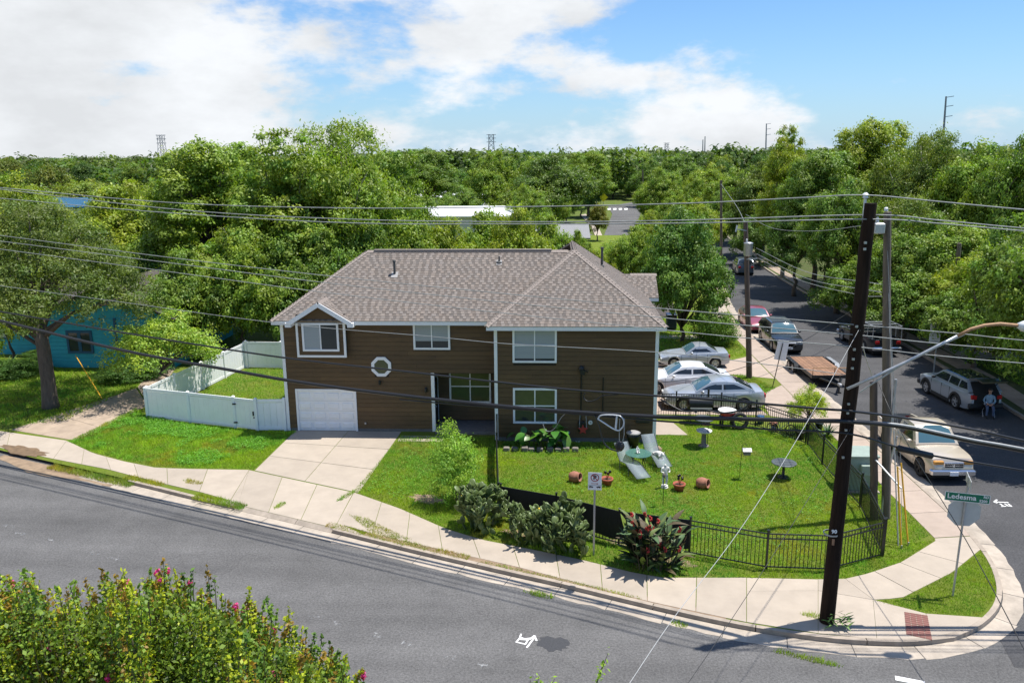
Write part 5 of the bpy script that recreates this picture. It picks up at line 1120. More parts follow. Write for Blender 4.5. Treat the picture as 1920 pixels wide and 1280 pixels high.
    if clad:
        for xw in (xf, xr):
            for sd in (-1, 1):
                mb = MB(); n = 12
                for i in range(n):
                    a0, a1 = PI * i / n, PI * (i + 1) / n; yy = sd * (hw(xw) - .02), sd * (hw(xw) + .012)
                    q = [(xw + r_ * math.cos(a), rw + r_ * math.sin(a)) for r_, a in ((ra + .10, a0), (ra + .10, a1), (ra - .01, a1), (ra - .01, a0))]
                    mb.prism_xz(q, min(yy), max(yy))
                loc_obj('wheel_arch', mb, clad, root)
        for sd in (-1, 1): loc_obj('sill_trim', MB().box(xr + ra + .1, xf - ra - .1, min(sd * (W / 2 - .06), sd * (W / 2 + .008)), max(sd * (W / 2 - .06), sd * (W / 2 + .008)), sill - .02, sill + .14), clad, root)
    return root
def sedan_prof(L, xA, xD, belt=.95, deck=1.02, nose=.66): return [(-L / 2, deck - .16), (-L / 2 + .08, deck - .02), (-L / 2 + .3, deck), (xD, deck), (0, belt + .02), (xA, belt), (xA + .4, belt - .03), (L / 2 - .45, nose + .14), (L / 2 - .12, nose + .02), (L / 2, nose - .14)]
def sedan_win(A, B, C, D, mid):
    z0 = max(A[1], D[1]) + .03; z1 = B[1] - .10
    return [[(A[0] - .28, z0), (B[0] + (A[0] - B[0]) * .28, z0 + (z1 - z0) * .62), (B[0] - .14, z1), (mid + .04, z1 + .01), (mid + .04, z0)], [(mid - .04, z0), (mid - .04, z1 + .01), (C[0] + .1, z1), (C[0] - .25, z0 + (z1 - z0) * .5), (D[0] + .42, z0 + .04)]]
L_ = 4.9; A, B, C, D = (.95, .96), (.12, 1.43), (-1.0, 1.42), (-1.88, 1.05)
car('sedan', 'silver grey sedan parked nearest the yard fence, nose to the house', (7.95, 39.12, .012), PI, L_, 1.85, 2.9, .335, .93, sedan_prof(L_, .95, -1.88), (A, B, C, D), 'paint_silver', win=sedan_win(A, B, C, D, -.35), rim='multi')
car('sedan', 'white sedan parked between the two silver cars beside the house', (6.95, 41.95, .012), PI, L_, 1.85, 2.85, .335, .95, sedan_prof(L_, .95, -1.88), (A, B, C, D), 'paint_white', win=sedan_win(A, B, C, D, -.35), rim='multi')
L2 = 4.05; A, B, C, D = (.55, .90), (-.05, 1.27), (-.75, 1.27), (-1.32, .98)
z0, z1 = 1.0, 1.19
car('convertible', 'small silver two-door hardtop convertible on the farther parking pad', (8.35, 47.2, .012), PI, L2, 1.75, 2.40, .315, .80, [(-L2 / 2, .78), (-L2 / 2 + .1, .95), (-1.32, .97), (0, .92), (.55, .88), (L2 / 2 - .5, .76), (L2 / 2 - .12, .62), (L2 / 2, .5)], (A, B, C, D), 'paint_silver', cat='car', win=[[(.30, .97), (.02, 1.15), (-.12, 1.18), (-.62, 1.18), (-.95, .99)]])
L3 = 4.9; A, B, C, D = (1.05, 1.10), (.40, 1.66), (-1.75, 1.66), (-2.28, 1.15)
z0, z1 = 1.17, 1.55
suvw = lambda z0, z1: [[(.78, z0), (.30, z1), (-.38, z1 + .01), (-.38, z0)], [(-.46, z0), (-.46, z1 + .01), (-1.22, z1), (-1.22, z0)], [(-1.30, z0), (-1.30, z1), (-1.78, z1 - .02), (-2.0, z0 + .05)]]
suvp = lambda L, h: [(-L / 2, h - .25), (-L / 2 + .06, h), (-1.5, h + .03), (1.05, h), (1.4, h - .03), (L / 2 - .35, h - .10), (L / 2 - .08, h - .2), (L / 2, h - .4)]
car('suv', 'black sport utility vehicle facing the camera behind the flatbed trailer', (14.95, 52.7), -PI / 2, L3, 1.93, 2.85, .37, .95, suvp(L3, 1.08), (A, B, C, D), 'paint_black', win=suvw(1.17, 1.56), grille=(.5, .8, .4), gm='chrome', roofmat='slate_paint_and_reflection')  # slate roof panel paints the bluish sky reflection onto the black roof
L4 = 4.5; A, B, C, D = (.9, .98), (.15, 1.46), (-1.0, 1.45), (-1.75, 1.06)
car('car', 'dusky pink car parked behind the black SUV at the kerb', (14.75, 58.6), -PI / 2, L4, 1.78, 2.65, .315, .9, sedan_prof(L4, .9, -1.75), (A, B, C, D), 'paint_pink', win=sedan_win(A, B, C, D, -.35))
L5 = 4.6; A, B, C, D = (.95, 1.08), (.30, 1.60), (-1.65, 1.60), (-2.12, 1.12)
rv_ = car('suv', 'grey-blue sport utility vehicle with its tailgate raised across the street', (20.75, 40.75), PI / 2 + .10, L5, 1.86, 2.62, .36, .92, suvp(L5, 1.06), (A, B, C, D), 'paint_greyblue', win=suvw(1.15, 1.50), clad='plastic_black', roofmat='car_glass', rear_hatch=True, bumper=(.32, .58, 'plastic_black'))
loc_obj('dark_boot_panel', MB().box(-2.315, -2.20, -.62, .62, .58, 1.05).add([(-2.29, -.62, 1.05), (-2.29, .62, 1.05), (-1.80, .58, 1.53), (-1.80, -.58, 1.53), (-2.1, -.62, 1.05), (-2.1, .62, 1.05), (-1.7, .58, 1.5), (-1.7, -.58, 1.5)], [(0, 1, 2, 3), (0, 3, 7, 4), (1, 5, 6, 2)]), 'underbody', rv_)  # solid black panel, painted stand-in for the shade inside the open boot
tg = loc_obj('tailgate', MB().add([(-1.72, -.62, 1.66), (-1.72, .62, 1.66), (-2.35, .66, 1.84), (-2.35, -.66, 1.84), (-2.75, .62, 1.78), (-2.75, -.62, 1.78), (-1.72, -.62, 1.60), (-1.72, .62, 1.60), (-2.35, .66, 1.76), (-2.35, -.66, 1.76), (-2.75, .62, 1.70), (-2.75, -.62, 1.70)], [(0, 1, 2, 3), (3, 2, 4, 5), (7, 6, 9, 8), (8, 9, 11, 10), (0, 3, 9, 6), (3, 5, 11, 9), (1, 7, 8, 2), (2, 8, 10, 4), (5, 4, 10, 11), (0, 6, 7, 1)]), 'paint_black', rv_)
loc_obj('gas_strut', MB().tube([(-1.95, -.6, 1.35), (-2.3, -.6, 1.72)], .02, 6), 'chrome', rv_)
L6 = 5.35; A, B, C, D = (1.28, 1.12), (.72, 1.74), (-.30, 1.74), (-.46, 1.13)
pickup_prof = [(-L6 / 2, 1.10), (-L6 / 2 + .05, 1.13), (-.5, 1.13), (1.2, 1.10), (1.45, 1.08), (L6 / 2 - .5, 1.05), (L6 / 2 - .14, 1.0), (L6 / 2 - .04, .90), (L6 / 2, .70)]
bt = car('pickup', 'beige pickup truck with chrome grille parked facing the corner', (15.28, 32.45), -PI / 2 + .03, L6, 1.84, 3.15, .37, .88, pickup_prof, (A, B, C, D), 'paint_beige', cat='pickup', win=[[(.98, 1.18), (.64, 1.61), (-.14, 1.62), (-.20, 1.18)]], bed=(-L6 / 2 + .08, -.52, .58), bumper=(.36, .60, 'chrome'), gm='chrome', grille=(.66, .90, .42), head='lamp_amber', sill=.32, rim='dark')
loc_obj('bed_wall', MB().box(-L6 / 2 + .085, -.525, -.805, -.79, .6, 1.10).box(-L6 / 2 + .085, -.525, .79, .805, .6, 1.10), 'plastic_black', bt)
for z in (.70, .78): loc_obj('grille_slot', MB().box(L6 / 2 - .02, L6 / 2 + .006, -.34, -.03, z, z + .05), 'plastic_black', bt); loc_obj('grille_slot', MB().box(L6 / 2 - .02, L6 / 2 + .006, .03, .34, z, z + .05), 'plastic_black', bt)
loc_obj('bed_liner', MB().box(-L6 / 2 + .1, -.54, -.78, .78, .60, .62), 'plastic_black', bt)
bp = car('pickup', 'black pickup with a ladder rack parked in shade across the street', (20.6, 52.6), PI / 2 + .06, 5.6, 1.95, 3.4, .38, .95, [(-2.8, 1.12), (-.9, 1.15), (.9, 1.13), (1.4, 1.1), (2.3, 1.0), (2.7, .9), (2.8, .7)], ((1.0, 1.16), (.45, 1.75), (-.75, 1.75), (-.95, 1.18)), 'paint_black', cat='pickup', win=[[(.74, 1.22), (.38, 1.63), (-.18, 1.64), (-.18, 1.22)], [(-.26, 1.22), (-.26, 1.64), (-.68, 1.63), (-.78, 1.22)]], bed=(-2.72, -1.0, .66), bumper=(.4, .64, 'chrome'), sill=.32)
for x in (-2.6, -1.85, -1.1): loc_obj('rack_hoop', MB().tube([(x, -.9, 1.1), (x, -.88, 1.9), (x, .88, 1.9), (x, .9, 1.1)], .03, 6), 'galv', bp)
for sd in (-1, 1): loc_obj('rack_rail', MB().tube([(-2.65, sd * .88, 1.93), (.3, sd * .88, 1.93)], .028, 6), 'galv', bp)
A, B, C, D = (.95, 1.08), (.30, 1.62), (-1.65, 1.62), (-2.12, 1.12)
car('suv', 'dark slate sport utility vehicle parked far up the side street', (20.2, 86.6), PI / 2 - .1, 4.7, 1.9, 2.7, .36, .92, suvp(4.7, 1.06), (A, B, C, D), 'slate_paint_and_reflection', win=suvw(1.15, 1.52))

# flatbed trailer at the kerb
tl = thing('trailer', 'rusty flatbed trailer with a worn plank deck and front rail', 'trailer', (15.05, 45.2, RZ), -PI / 2 + .02)
TW, TL = 1.95, 4.3
n = 9
for i in range(n): w_ = TW / n; loc_obj('deck_plank', MB().box(-TL / 2 + .03, TL / 2 - .03, -TW / 2 + .02 + i * w_, -TW / 2 + .02 + (i + 1) * w_ - .012, .60, .645), 'deck_wood', tl)
loc_obj('frame', MB().box(-TL / 2, TL / 2, -TW / 2 - .05, -TW / 2 + .01, .50, .66).box(-TL / 2, TL / 2, TW / 2 + .0, TW / 2 + .06, .50, .66).box(-TL / 2, -TL / 2 + .06, -TW / 2, TW / 2, .50, .66).box(TL / 2 - .06, TL / 2, -TW / 2, TW / 2, .50, .66), 'black_metal', tl)
loc_obj('front_rail', MB().tube([(TL / 2 - .03, -TW / 2, .6), (TL / 2 - .03, -TW / 2, 1.08), (TL / 2 - .03, TW / 2, 1.08), (TL / 2 - .03, TW / 2, .6)], .03, 6).tube([(TL / 2 - .03, .2, .6), (TL / 2 - .03, .2, 1.08)], .025, 6), 'rust_pole', tl)
loc_obj('drawbar', MB().beam((TL / 2, -.6, .52), (TL / 2 + 1.3, 0, .48), .08).beam((TL / 2, .6, .52), (TL / 2 + 1.3, 0, .48), .08), 'black_metal', tl); loc_obj('jack', MB().tube([(TL / 2 + 1.1, .08, .02), (TL / 2 + 1.1, .08, .95)], .04, 8).cbox((TL / 2 + 1.1, .08, .03), .2, .2, .04), 'black_metal', tl); loc_obj('coupler', MB().bevbox(TL / 2 + 1.2, TL / 2 + 1.5, -.08, .08, .45, .6, .02), 'galv', tl)
tm, rm = wheel_meshes(.33, .2, 'star')
for x in (-.55, -1.3):
    for sd in (-1, 1): o = link('wheel', tm, None, tl, (x, sd * (TW / 2 + .17), .33), (0, 0, 0 if sd > 0 else PI)); link('rim', rm, None, o)
for sd in (-1, 1):
    P = [(-1.8, .55), (-1.65, .74), (-.2, .74), (-.05, .55)]; y0, y1 = sorted((sd * (TW / 2 + .06), sd * (TW / 2 + .30))); mb = MB()
    for (x0, z0), (x1, z1) in zip(P[:-1], P[1:]): mb.add([(x0, y0, z0), (x1, y0, z1), (x1, y1, z1), (x0, y1, z0)], [(0, 1, 2, 3)])
    loc_obj('mudguard', mb, 'galv' if sd > 0 else 'black_metal', tl)

# ------------------------------------------------------------------ figures grown over a skeleton
def skin_figure(name, J, E_, R, mt, parent=None, sub=2, loc=None, face_mats=None):
    me = bpy.data.meshes.new(name); me.from_pydata([tuple(p) for p in J], E_, []); o = bpy.data.objects.new(name, me); COL.objects.link(o)
    o.modifiers.new('skin', 'SKIN'); o.modifiers['skin'].use_smooth_shade = True
    sv = me.skin_vertices[0].data
    for i, r in enumerate(R): sv[i].radius = (r, r) if not hasattr(r, '__len__') else r
    sv[0].use_root = True
    s_ = o.modifiers.new('sub', 'SUBSURF'); s_.levels = sub; s_.render_levels = sub
    dg = bpy.context.evaluated_depsgraph_get(); m2 = bpy.data.meshes.new_from_object(o.evaluated_get(dg)); bpy.data.objects.remove(o); m2.name = name
    r_ = bpy.data.objects.new(name, m2); COL.objects.link(r_); m2.materials.clear()
    for q in (mt if isinstance(mt, (list, tuple)) else [mt]): m2.materials.append(MAT[q])
    if face_mats: m2.polygons.foreach_set('material_index', [face_mats(p.center) for p in m2.polygons])
    m2.polygons.foreach_set('use_smooth', [True] * len(m2.polygons))
    if parent: r_.parent = parent
    if loc is not None: r_.location = loc
    return r_
# seated person in a folding chair behind the raised tailgate (faces -y)
pc = G(1848, 779, RZ); cl_ = Vector((pc[0] + .1, pc[1], RZ))
ch = thing('folding_chair', 'dark folding chair in the shade behind the raised tailgate', 'chair', cl_, -.3)
loc_obj('seat', MB().bevbox(-.25, .25, -.24, .24, .40, .44, .012), 'black_metal', ch); loc_obj('backrest', MB().add([(-.25, .22, .44), (.25, .22, .44), (.25, .36, .92), (-.25, .36, .92), (-.25, .25, .44), (.25, .25, .44), (.25, .39, .92), (-.25, .39, .92)], [(0, 1, 2, 3), (7, 6, 5, 4), (0, 4, 5, 1), (1, 5, 6, 2), (2, 6, 7, 3), (3, 7, 4, 0)]), 'black_metal', ch)
for sx in (-1, 1):
    for sy in (-1, 1): loc_obj('leg', MB().tube([(sx * .25, sy * .25, 0), (sx * .25, -sy * .2, .42)], .013, 6), 'galv', ch)
    loc_obj('armrest', MB().box(sx * .29 - .03, sx * .29 + .03, -.22, .3, .62, .65), 'black_metal', ch)
J = [(0, .10, .54), (0, .13, .72), (0, .15, .92), (0, .13, 1.03), (0, .10, 1.10), (0, .08, 1.22), (0, .09, 1.30)]
R = [(.16, .12), (.15, .11), (.165, .11), (.07, .065), (.055, .055), (.085, .10), (.07, .08)]; E_ = [(0, 1), (1, 2), (2, 3), (3, 4), (4, 5), (5, 6)]
def chain(par, pts, rs):
    p = par
    for q, r in zip(pts, rs): J.append(q); R.append(r); E_.append((p, len(J) - 1)); p = len(J) - 1
    return p
for sx in (-1, 1):
    chain(0, [(sx * .10, .02, .52), (sx * .13, -.36, .50), (sx * .14, -.40, .12), (sx * .14, -.43, .07), (sx * .15, -.58, .04)], [.09, .068, .045, .045, .035])
    w_ = chain(2, [(sx * .19, .13, .94), (sx * .25, .04, .72), (sx * .10, -.18, .64), (sx * .05, -.24, .62)], [.062, .046, .035, .03])
    for k in range(4): chain(w_, [(sx * (.06 - .02 * k), -.27, .625 - .008 * k), (sx * (.05 - .024 * k), -.32 + .008 * abs(k - 1), .61), (sx * (.035 - .024 * k), -.335 + .008 * abs(k - 1), .585)], [.010, .009, .008])
    chain(w_, [(sx * .02, -.24, .645), (sx * -.01, -.27, .65)], [.012, .010])
def pm(c):
    if c.z > 1.05: return 0
    if c.y < -.16 and c.z > .57: return 0
    if c.z < .13: return 3
    if c.z < .60 and not (c.y > .0 and c.z > .62): return 2
    return 1
per = thing('person', 'seated person in a pale blue shirt and jeans behind the raised tailgate', 'person', cl_, -.3)
bd = skin_figure('body', J, E_, R, ['skin', 'shirt', 'jeans', 'rubber'], per, 2, None, pm)
loc_obj('hair', MB().sphere((0, .11, 1.285), (.092, .105, .085), 12, 8), 'hair', per, True)
for sx in (-1, 1): loc_obj('eye', MB().sphere((sx * .033, -.012, 1.245), (.013, .008, .008), 6, 4), 'hair', per); loc_obj('ear', MB().sphere((sx * .088, .085, 1.235), (.014, .025, .032), 6, 4), 'skin', per)
loc_obj('nose', MB().sphere((0, -.022, 1.22), (.014, .02, .02), 6, 4), 'skin', per); loc_obj('mouth', MB().sphere((0, -.012, 1.185), (.026, .008, .006), 6, 4), 'terracotta', per)

# ------------------------------------------------------------------ things in the yard
def lathe_thing(name, label, cat, base, prof, mt, rot=None, n=20):
    r = thing(name, label, cat, base); 
    if rot: r.rotation_euler = rot
    return r
# tipped urns
def urn(label, base, rz):
    r = thing('tipped_pot', label, 'pot', (base[0], base[1], .0), rz, 'tipped terracotta pots')
    o = loc_obj('pot', MB().lathe([(.10, -.24), (.17, -.20), (.225, -.06), (.21, .08), (.165, .17), (.185, .20), (.185, .23), (.15, .23), (.13, .16), (.17, .06), (.185, -.05), (.13, -.17)], (0, 0, 0), 22), 'terracotta', r, True); o.location = (0, 0, .21); o.rotation_euler = (0, math.radians(82), 0)
    s_ = loc_obj('inside', MB().lathe([(.16, -.001), (.15, .002)], (0, 0, 0), 16), 'soil', r); s_.location = (.12, 0, .21); s_.rotation_euler = (0, math.radians(82), 0)
    return r
urn('tipped terracotta pot lying on the lawn left of the no-parking sign', G(1078, 903), -.5); urn('tipped terracotta pot lying on the lawn right of the statue', G(1317, 915), -.6)
def potplant(label, base):
    r = thing('potted_plant', label, 'pot', (base[0], base[1], 0), 0, 'planted terracotta bowls')
    loc_obj('pot', MB().lathe([(.15, 0), (.21, .2), (.24, .22), (.24, .29), (.20, .29), (.18, .2)], (0, 0, 0), 20), 'terracotta_red', r, True); loc_obj('soil', MB().lathe([(.19, .23), (.05, .25)], (0, 0, 0), 14), 'soil', r)
    rr = random.Random(base[0]); st = MB(); lv = MB()
    for k in range(5): a = rr.uniform(0, 6.3); t_ = Vector((.12 * math.cos(a), .08 * math.sin(a), .44 + rr.random() * .18)); st.tube([(0, 0, .24), t_ * .6 + Vector((0, 0, .1)), t_], .012, 5); lv.sphere(t_, (.05, .04, .06), 6, 4)
    loc_obj('stem', st, 'terracotta_red', r); loc_obj('leaves', lv, 'elephant_ear', r)
    a_ = r.children[-1].data.color_attributes.new('Col', 'FLOAT_COLOR', 'POINT'); a_.data.foreach_set('color', np.tile([.5, .5, .6, 1], len(r.children[-1].data.vertices)))
potplant('red planter bowl with a small plant behind the no-parking sign', G(1138, 909)); potplant('red planter bowl with a small plant beside the statue', G(1273, 919))
# chaises
def chaise(label, head, foot, w=.62):
    head = Vector((head[0], head[1], 0)); foot = Vector((foot[0], foot[1], 0)); d = (foot - head); Ln = d.length; r = thing('sun_lounger', label, 'lounger', head, math.atan2(d.y, d.x), 'sling sun loungers in the yard')
    P = [(.0, .92), (.25, .68), (.5, .43), (.62, .36), (.85, .40), (1.15, .43), (1.4, .36), (Ln, .20)]; P = spline([(x, 0, z) for x, z in P], 3); n = len(P)
    vs = [(p[0], -w / 2 + .03, p[2]) for p in P] + [(p[0], w / 2 - .03, p[2]) for p in P]; o = loc_obj('sling', MB().add(vs, [(i, i + 1, n + i + 1, n + i) for i in range(n - 1)]), 'sling', r, True)
    s_ = o.modifiers.new('t', 'SOLIDIFY'); s_.thickness = .008
    for sd in (-1, 1): loc_obj('side_rail', MB().tube([(p[0], sd * (w / 2 - .015), p[2]) for p in P], .016, 6), 'sling_frame', r)
    for x in (.55, 1.35):
        for sd in (-1, 1): loc_obj('leg', MB().tube([(x, sd * (w / 2 - .02), .40), (x + .08, sd * (w / 2), 0)], .014, 6), 'sling_frame', r)
    return r
chaise('pale sling sun lounger nearer the pavement, left of the glass table', G(1163, 868), G(1207, 905)); chaise('pale sling sun lounger partly behind the glass table', G(1213, 852), G(1247, 884))
b = G(1196, 879); r = thing('glass_table', 'small round teal glass table between the two loungers', 'table', (b[0], b[1], 0)); loc_obj('table_top', MB().lathe([(.50, .66), (.52, .67), (.52, .685), (.50, .69)], (0, 0, 0), 28), 'glass_teal', r)
for k in range(4): a = k * PI / 2 + .6; loc_obj('leg', MB().tube([(.42 * math.cos(a), .42 * math.sin(a), 0), (.25 * math.cos(a), .25 * math.sin(a), .4), (.4 * math.cos(a), .4 * math.sin(a), .66)], .016, 6), 'black_metal', r)
# statues
def figurine(name, label, base, h, pose, rz=0, ped=0):
    r = thing(name, label, 'statue', base, rz); s = h
    if pose == 'stand': J_ = [(0, 0, .50), (0, 0, .62), (0, .0, .78), (0, 0, .84), (0, -.01, .93)]; R_ = [(.10, .08), (.09, .075), (.12, .08), (.04, .04), (.065, .07)]; E2 = [(0, 1), (1, 2), (2, 3), (3, 4)]
    else: J_ = [(0, 0, .16), (.03, 0, .36), (.05, 0, .56), (.05, 0, .66), (.04, -.02, .80)]; R_ = [(.15, .13), (.12, .10), (.13, .10), (.05, .05), (.10, .10)]; E2 = [(0, 1), (1, 2), (2, 3), (3, 4)]
    def ch_(p, pts, rs):
        for q, rr in zip(pts, rs): J_.append(q); R_.append(rr); E2.append((p, len(J_) - 1)); p = len(J_) - 1
    for sx in (-1, 1):
        if pose == 'stand': ch_(0, [(sx * .06, 0, .44), (sx * .07, -.03 * sx, .24), (sx * .07, 0, .04)], [.075, .05, .045]); ch_(2, [(sx * .14, 0, .77), (sx * .19, -.03, .62), (sx * .10, -.13, .60)], [.045, .035, .03])
        else: ch_(0, [(.16, sx * .10, .14), (.34, sx * .12, .16), (.42, sx * .1, .05)], [.09, .07, .05]); ch_(2, [(.08, sx * .14, .54), (.18, sx * .16, .38), (.30, sx * .05, .34)], [.05, .04, .035])
    J_[:] = [(x * s, y * s, z * s + ped) for x, y, z in J_]; R_[:] = [(a[0] * s, a[1] * s) if hasattr(a, '__len__') else a * s for a in R_]
    skin_figure('figure', J_, E2, R_, 'statue', r)
    if ped: loc_obj('pedestal', MB().lathe([(.13, 0), (.14, .03), (.10, .06), (.10, ped - .03), (.13, ped)], (0, 0, 0), 14), 'statue', r)
    return r
figurine('garden_statue', 'standing pale garden statue on a low pedestal in the lawn', G(1246, 914), .92, 'stand', .3, .10)
figurine('garden_statue', 'small white kneeling statue on the glass table', (b[0] - .05, b[1] + .02, .69), .36, 'sit', -1.2)
r = thing('garden_statue', 'white sleeping animal figure lying on the far lounger', 'statue', (4.28, 31.15, .41), -.9)
J_ = [(-.16, 0, .08), (0, 0, .11), (.16, 0, .09), (.24, .02, .12), (.32, .03, .07), (-.26, -.05, .04), (-.1, -.16, .03), (.2, -.16, .03)]; skin_figure('figure', J_, [(0, 1), (1, 2), (2, 3), (3, 4), (0, 5), (0, 6), (2, 7)], [.10, .11, .10, .07, .05, .03, .035, .03], 'statue', r)
for sx in (-1, 1): loc_obj('ear', MB().sphere((.25, .03 + sx * .06, .17), (.03, .02, .04), 6, 4), 'statue', r)
# black round table, bird bath, feeder
b = G(1468, 895); r = thing('patio_table', 'round dark metal patio table on the lawn by the side fence', 'table', (b[0], b[1], 0)); loc_obj('table_top', MB().lathe([(.45, .60), (.47, .61), (.47, .635), (.44, .645)], (0, 0, 0), 28), 'sling_frame', r); loc_obj('pedestal', MB().lathe([(.24, 0), (.22, .04), (.06, .08), (.05, .5), (.12, .6)], (0, 0, 0), 14), 'black_metal', r, True)
tm_ = [o_ for o_ in r.children if o_.name.startswith('table_top')][0]
for k in range(5): loc_obj('grille_bar', MB().tube([(-.40 + .02 * k, -.32 + .16 * k, .650), (.40 - .02 * k, -.32 + .16 * k, .650)], .008, 4), 'black_metal', tm_)
b = G(1319, 836); r = thing('bird_bath', 'stone bird bath pedestal under a grey dish near the patio', 'bird bath', (b[0], b[1], 0)); loc_obj('pedestal', MB().lathe([(.24, 0), (.22, .05), (.11, .10), (.10, .55), (.16, .62)], (0, 0, 0), 14), 'stone', r, True); loc_obj('bowl', MB().lathe([(.12, .60), (.30, .66), (.34, .72), (.32, .73), (.2, .68)], (0, 0, 0), 20), 'statue', r, True)
loc_obj('stake', MB().tube([(.14, -.1, 0), (.14, -.1, 1.15)], .014, 6), 'black_metal', r); loc_obj('dish', MB().lathe([(.10, 1.12), (.40, 1.20), (.46, 1.27), (.43, 1.27), (.3, 1.21)], (-.05, 0, 0), 20), 'sling_frame', r, True); loc_obj('block', MB().bevbox(-.08, .22, -.12, .12, .95, 1.10, .02), 'terracotta', r)
b = G(1386, 897); r = thing('bird_feeder', 'small wooden bird feeder hanging from a thin hooked stake', 'bird feeder', (b[0], b[1], 0)); loc_obj('hook', MB().tube([(0, 0, 0), (.03, 0, .9), (.05, 0, 1.35), (.13, 0, 1.45), (.22, 0, 1.38)], .010, 6), 'black_metal', r)
loc_obj('box', MB().bevbox(.1, .36, -.1, .12, 1.0, 1.16, .01), 'stone', r); loc_obj('roof', MB().add([(.06, -.13, 1.16), (.40, -.13, 1.16), (.40, .15, 1.16), (.06, .15, 1.16), (.06, .01, 1.27), (.40, .01, 1.27)], [(3, 2, 1, 0), (0, 1, 5, 4), (2, 3, 4, 5), (1, 2, 5), (3, 0, 4)]), 'statue', r)
b = G(1243, 948); r = thing('garden_stake', 'thin black garden stake with a small finial behind the red canna', 'garden stake', (b[0], b[1], 0)); loc_obj('rod', MB().tube([(0, 0, 0), (0, 0, 1.1)], .011, 6), 'black_metal', r); loc_obj('finial', MB().lathe([(.02, 0), (.07, .06), (.06, .13), (.02, .18)], (0, 0, 1.08), 10), 'stone', r)
# smoker, tyres, toys behind the yard
b = (6.9, 36.6); r = thing('barrel_smoker', 'black barrel smoker grill in front of the back fence', 'grill', (b[0], b[1], 0)); loc_obj('barrel', MB().lathe([(.02, -.6), (.26, -.58), (.28, -.5), (.28, .5), (.26, .58), (.02, .6)], (0, 0, .95), 18, 'X'), 'black_metal', r, True); loc_obj('shelf', MB().box(-.5, .5, -.5, -.28, .78, .81), 'sling_frame', r); loc_obj('chimney', MB().tube([(.4, .1, 1.15), (.4, .1, 1.6)], .05, 8), 'black_metal', r)
for sx in (-1, 1):
    for sy in (-1, 1): loc_obj('leg', MB().tube([(sx * .45, sy * .22, 0), (sx * .42, sy * .15, .75)], .02, 6), 'black_metal', r)
b = G(1385, 803); r = thing('tyre', 'old black tyre leaning near the red toy boat by the back fence', 'tyre', (b[0], b[1] - .1, 0)); o = loc_obj('tread', MB().lathe([(.26, -.11), (.36, -.11), (.40, -.07), (.40, .07), (.36, .11), (.26, .11)], (0, 0, 0), 22, 'Y', closed=True), 'rubber', r, True); o.location = (0, 0, .39); o.rotation_euler = (-.15, 0, 0)
b = G(1362, 800); r = thing('toy_boat', 'red and white plastic tub on a dark stand by the back fence', 'tub', (b[0], b[1], 0)); loc_obj('hull', MB().lathe([(.10, 0), (.30, .06), (.40, .25), (.36, .26)], (0, 0, .52), 16), 'plastic_red', r, True); loc_obj('rim', MB().lathe([(.37, 0), (.42, .02), (.42, .06), (.36, .05)], (0, 0, .77), 16), 'plastic_white', r); loc_obj('stand', MB().box(-.3, .3, -.3, .3, .42, .5).box(-.28, -.2, -.28, -.2, 0, .42).box(.2, .28, -.28, -.2, 0, .42).box(.2, .28, .2, .28, 0, .42).box(-.28, -.2, .2, .28, 0, .42), 'black_metal', r)
b = G(1428, 792); r = thing('bucket', 'blue plastic bucket standing against the back fence', 'bucket', (b[0] - .1, b[1] - .15, 0)); loc_obj('shell', MB().lathe([(.13, 0), (.17, .34), (.185, .35), (.18, .38), (.15, .37)], (0, 0, 0), 16), 'plastic_blue', r, True); loc_obj('handle', MB().tube([(-.17, 0, .34), (-.12, .05, .45), (.12, .05, .45), (.17, 0, .34)], .008, 5), 'galv', r)
b = G(1478, 812); r = thing('bicycle', 'dark child bicycle lying against the corner of the back fence', 'bicycle', (b[0] - .35, b[1] - .1, 0), -.4)
for x in (-.4, .4):
    o = loc_obj('wheel', MB().lathe([(.21, -.02), (.25, -.02), (.25, .02), (.21, .02)], (0, 0, 0), 18, 'Y', closed=True), 'rubber', r); o.location = (x, 0, .25); mb = MB()
    for k in range(5): a = k * PI / 5; mb.tube([(.2 * math.cos(a), 0, .2 * math.sin(a)), (-.2 * math.cos(a), 0, -.2 * math.sin(a))], .004, 4)
    stuff(loc_obj('spokes', mb, 'galv', o))
loc_obj('frame', MB().tube([(-.4, 0, .25), (-.05, 0, .25), (.28, 0, .55), (-.15, 0, .55), (-.05, 0, .25)], .018, 6).tube([(.4, 0, .25), (.28, 0, .55), (.26, 0, .68)], .018, 6).tube([(-.4, 0, .25), (-.15, 0, .55), (-.17, 0, .66)], .016, 6), 'plastic_blue', r); loc_obj('saddle', MB().bevbox(-.28, -.08, -.06, .06, .65, .70, .015), 'rubber', r); loc_obj('handlebar', MB().tube([(.2, -.22, .72), (.27, 0, .68), (.2, .22, .72)], .013, 6), 'chrome', r)
for k, (px, py, w_, lb) in enumerate(((1450, 806, .16, 'left'), (1500, 822, .2, 'middle'), (1535, 806, .18, 'right'))):
    b = G(px, py); r = thing('planter', '%s of three dark planters near the corner of the back fence' % lb, 'pot', (b[0], b[1], 0), 0, 'dark planters'); loc_obj('pot', MB().lathe([(w_ * .7, 0), (w_, .3), (w_ * 1.1, .31), (w_ * 1.1, .36), (w_ * .9, .35)], (0, 0, 0), 14), 'black_metal' if k != 0 else 'terracotta', r, True); loc_obj('soil', MB().lathe([(w_ * .9, .3), (.02, .32)], (0, 0, 0), 12), 'soil', r)
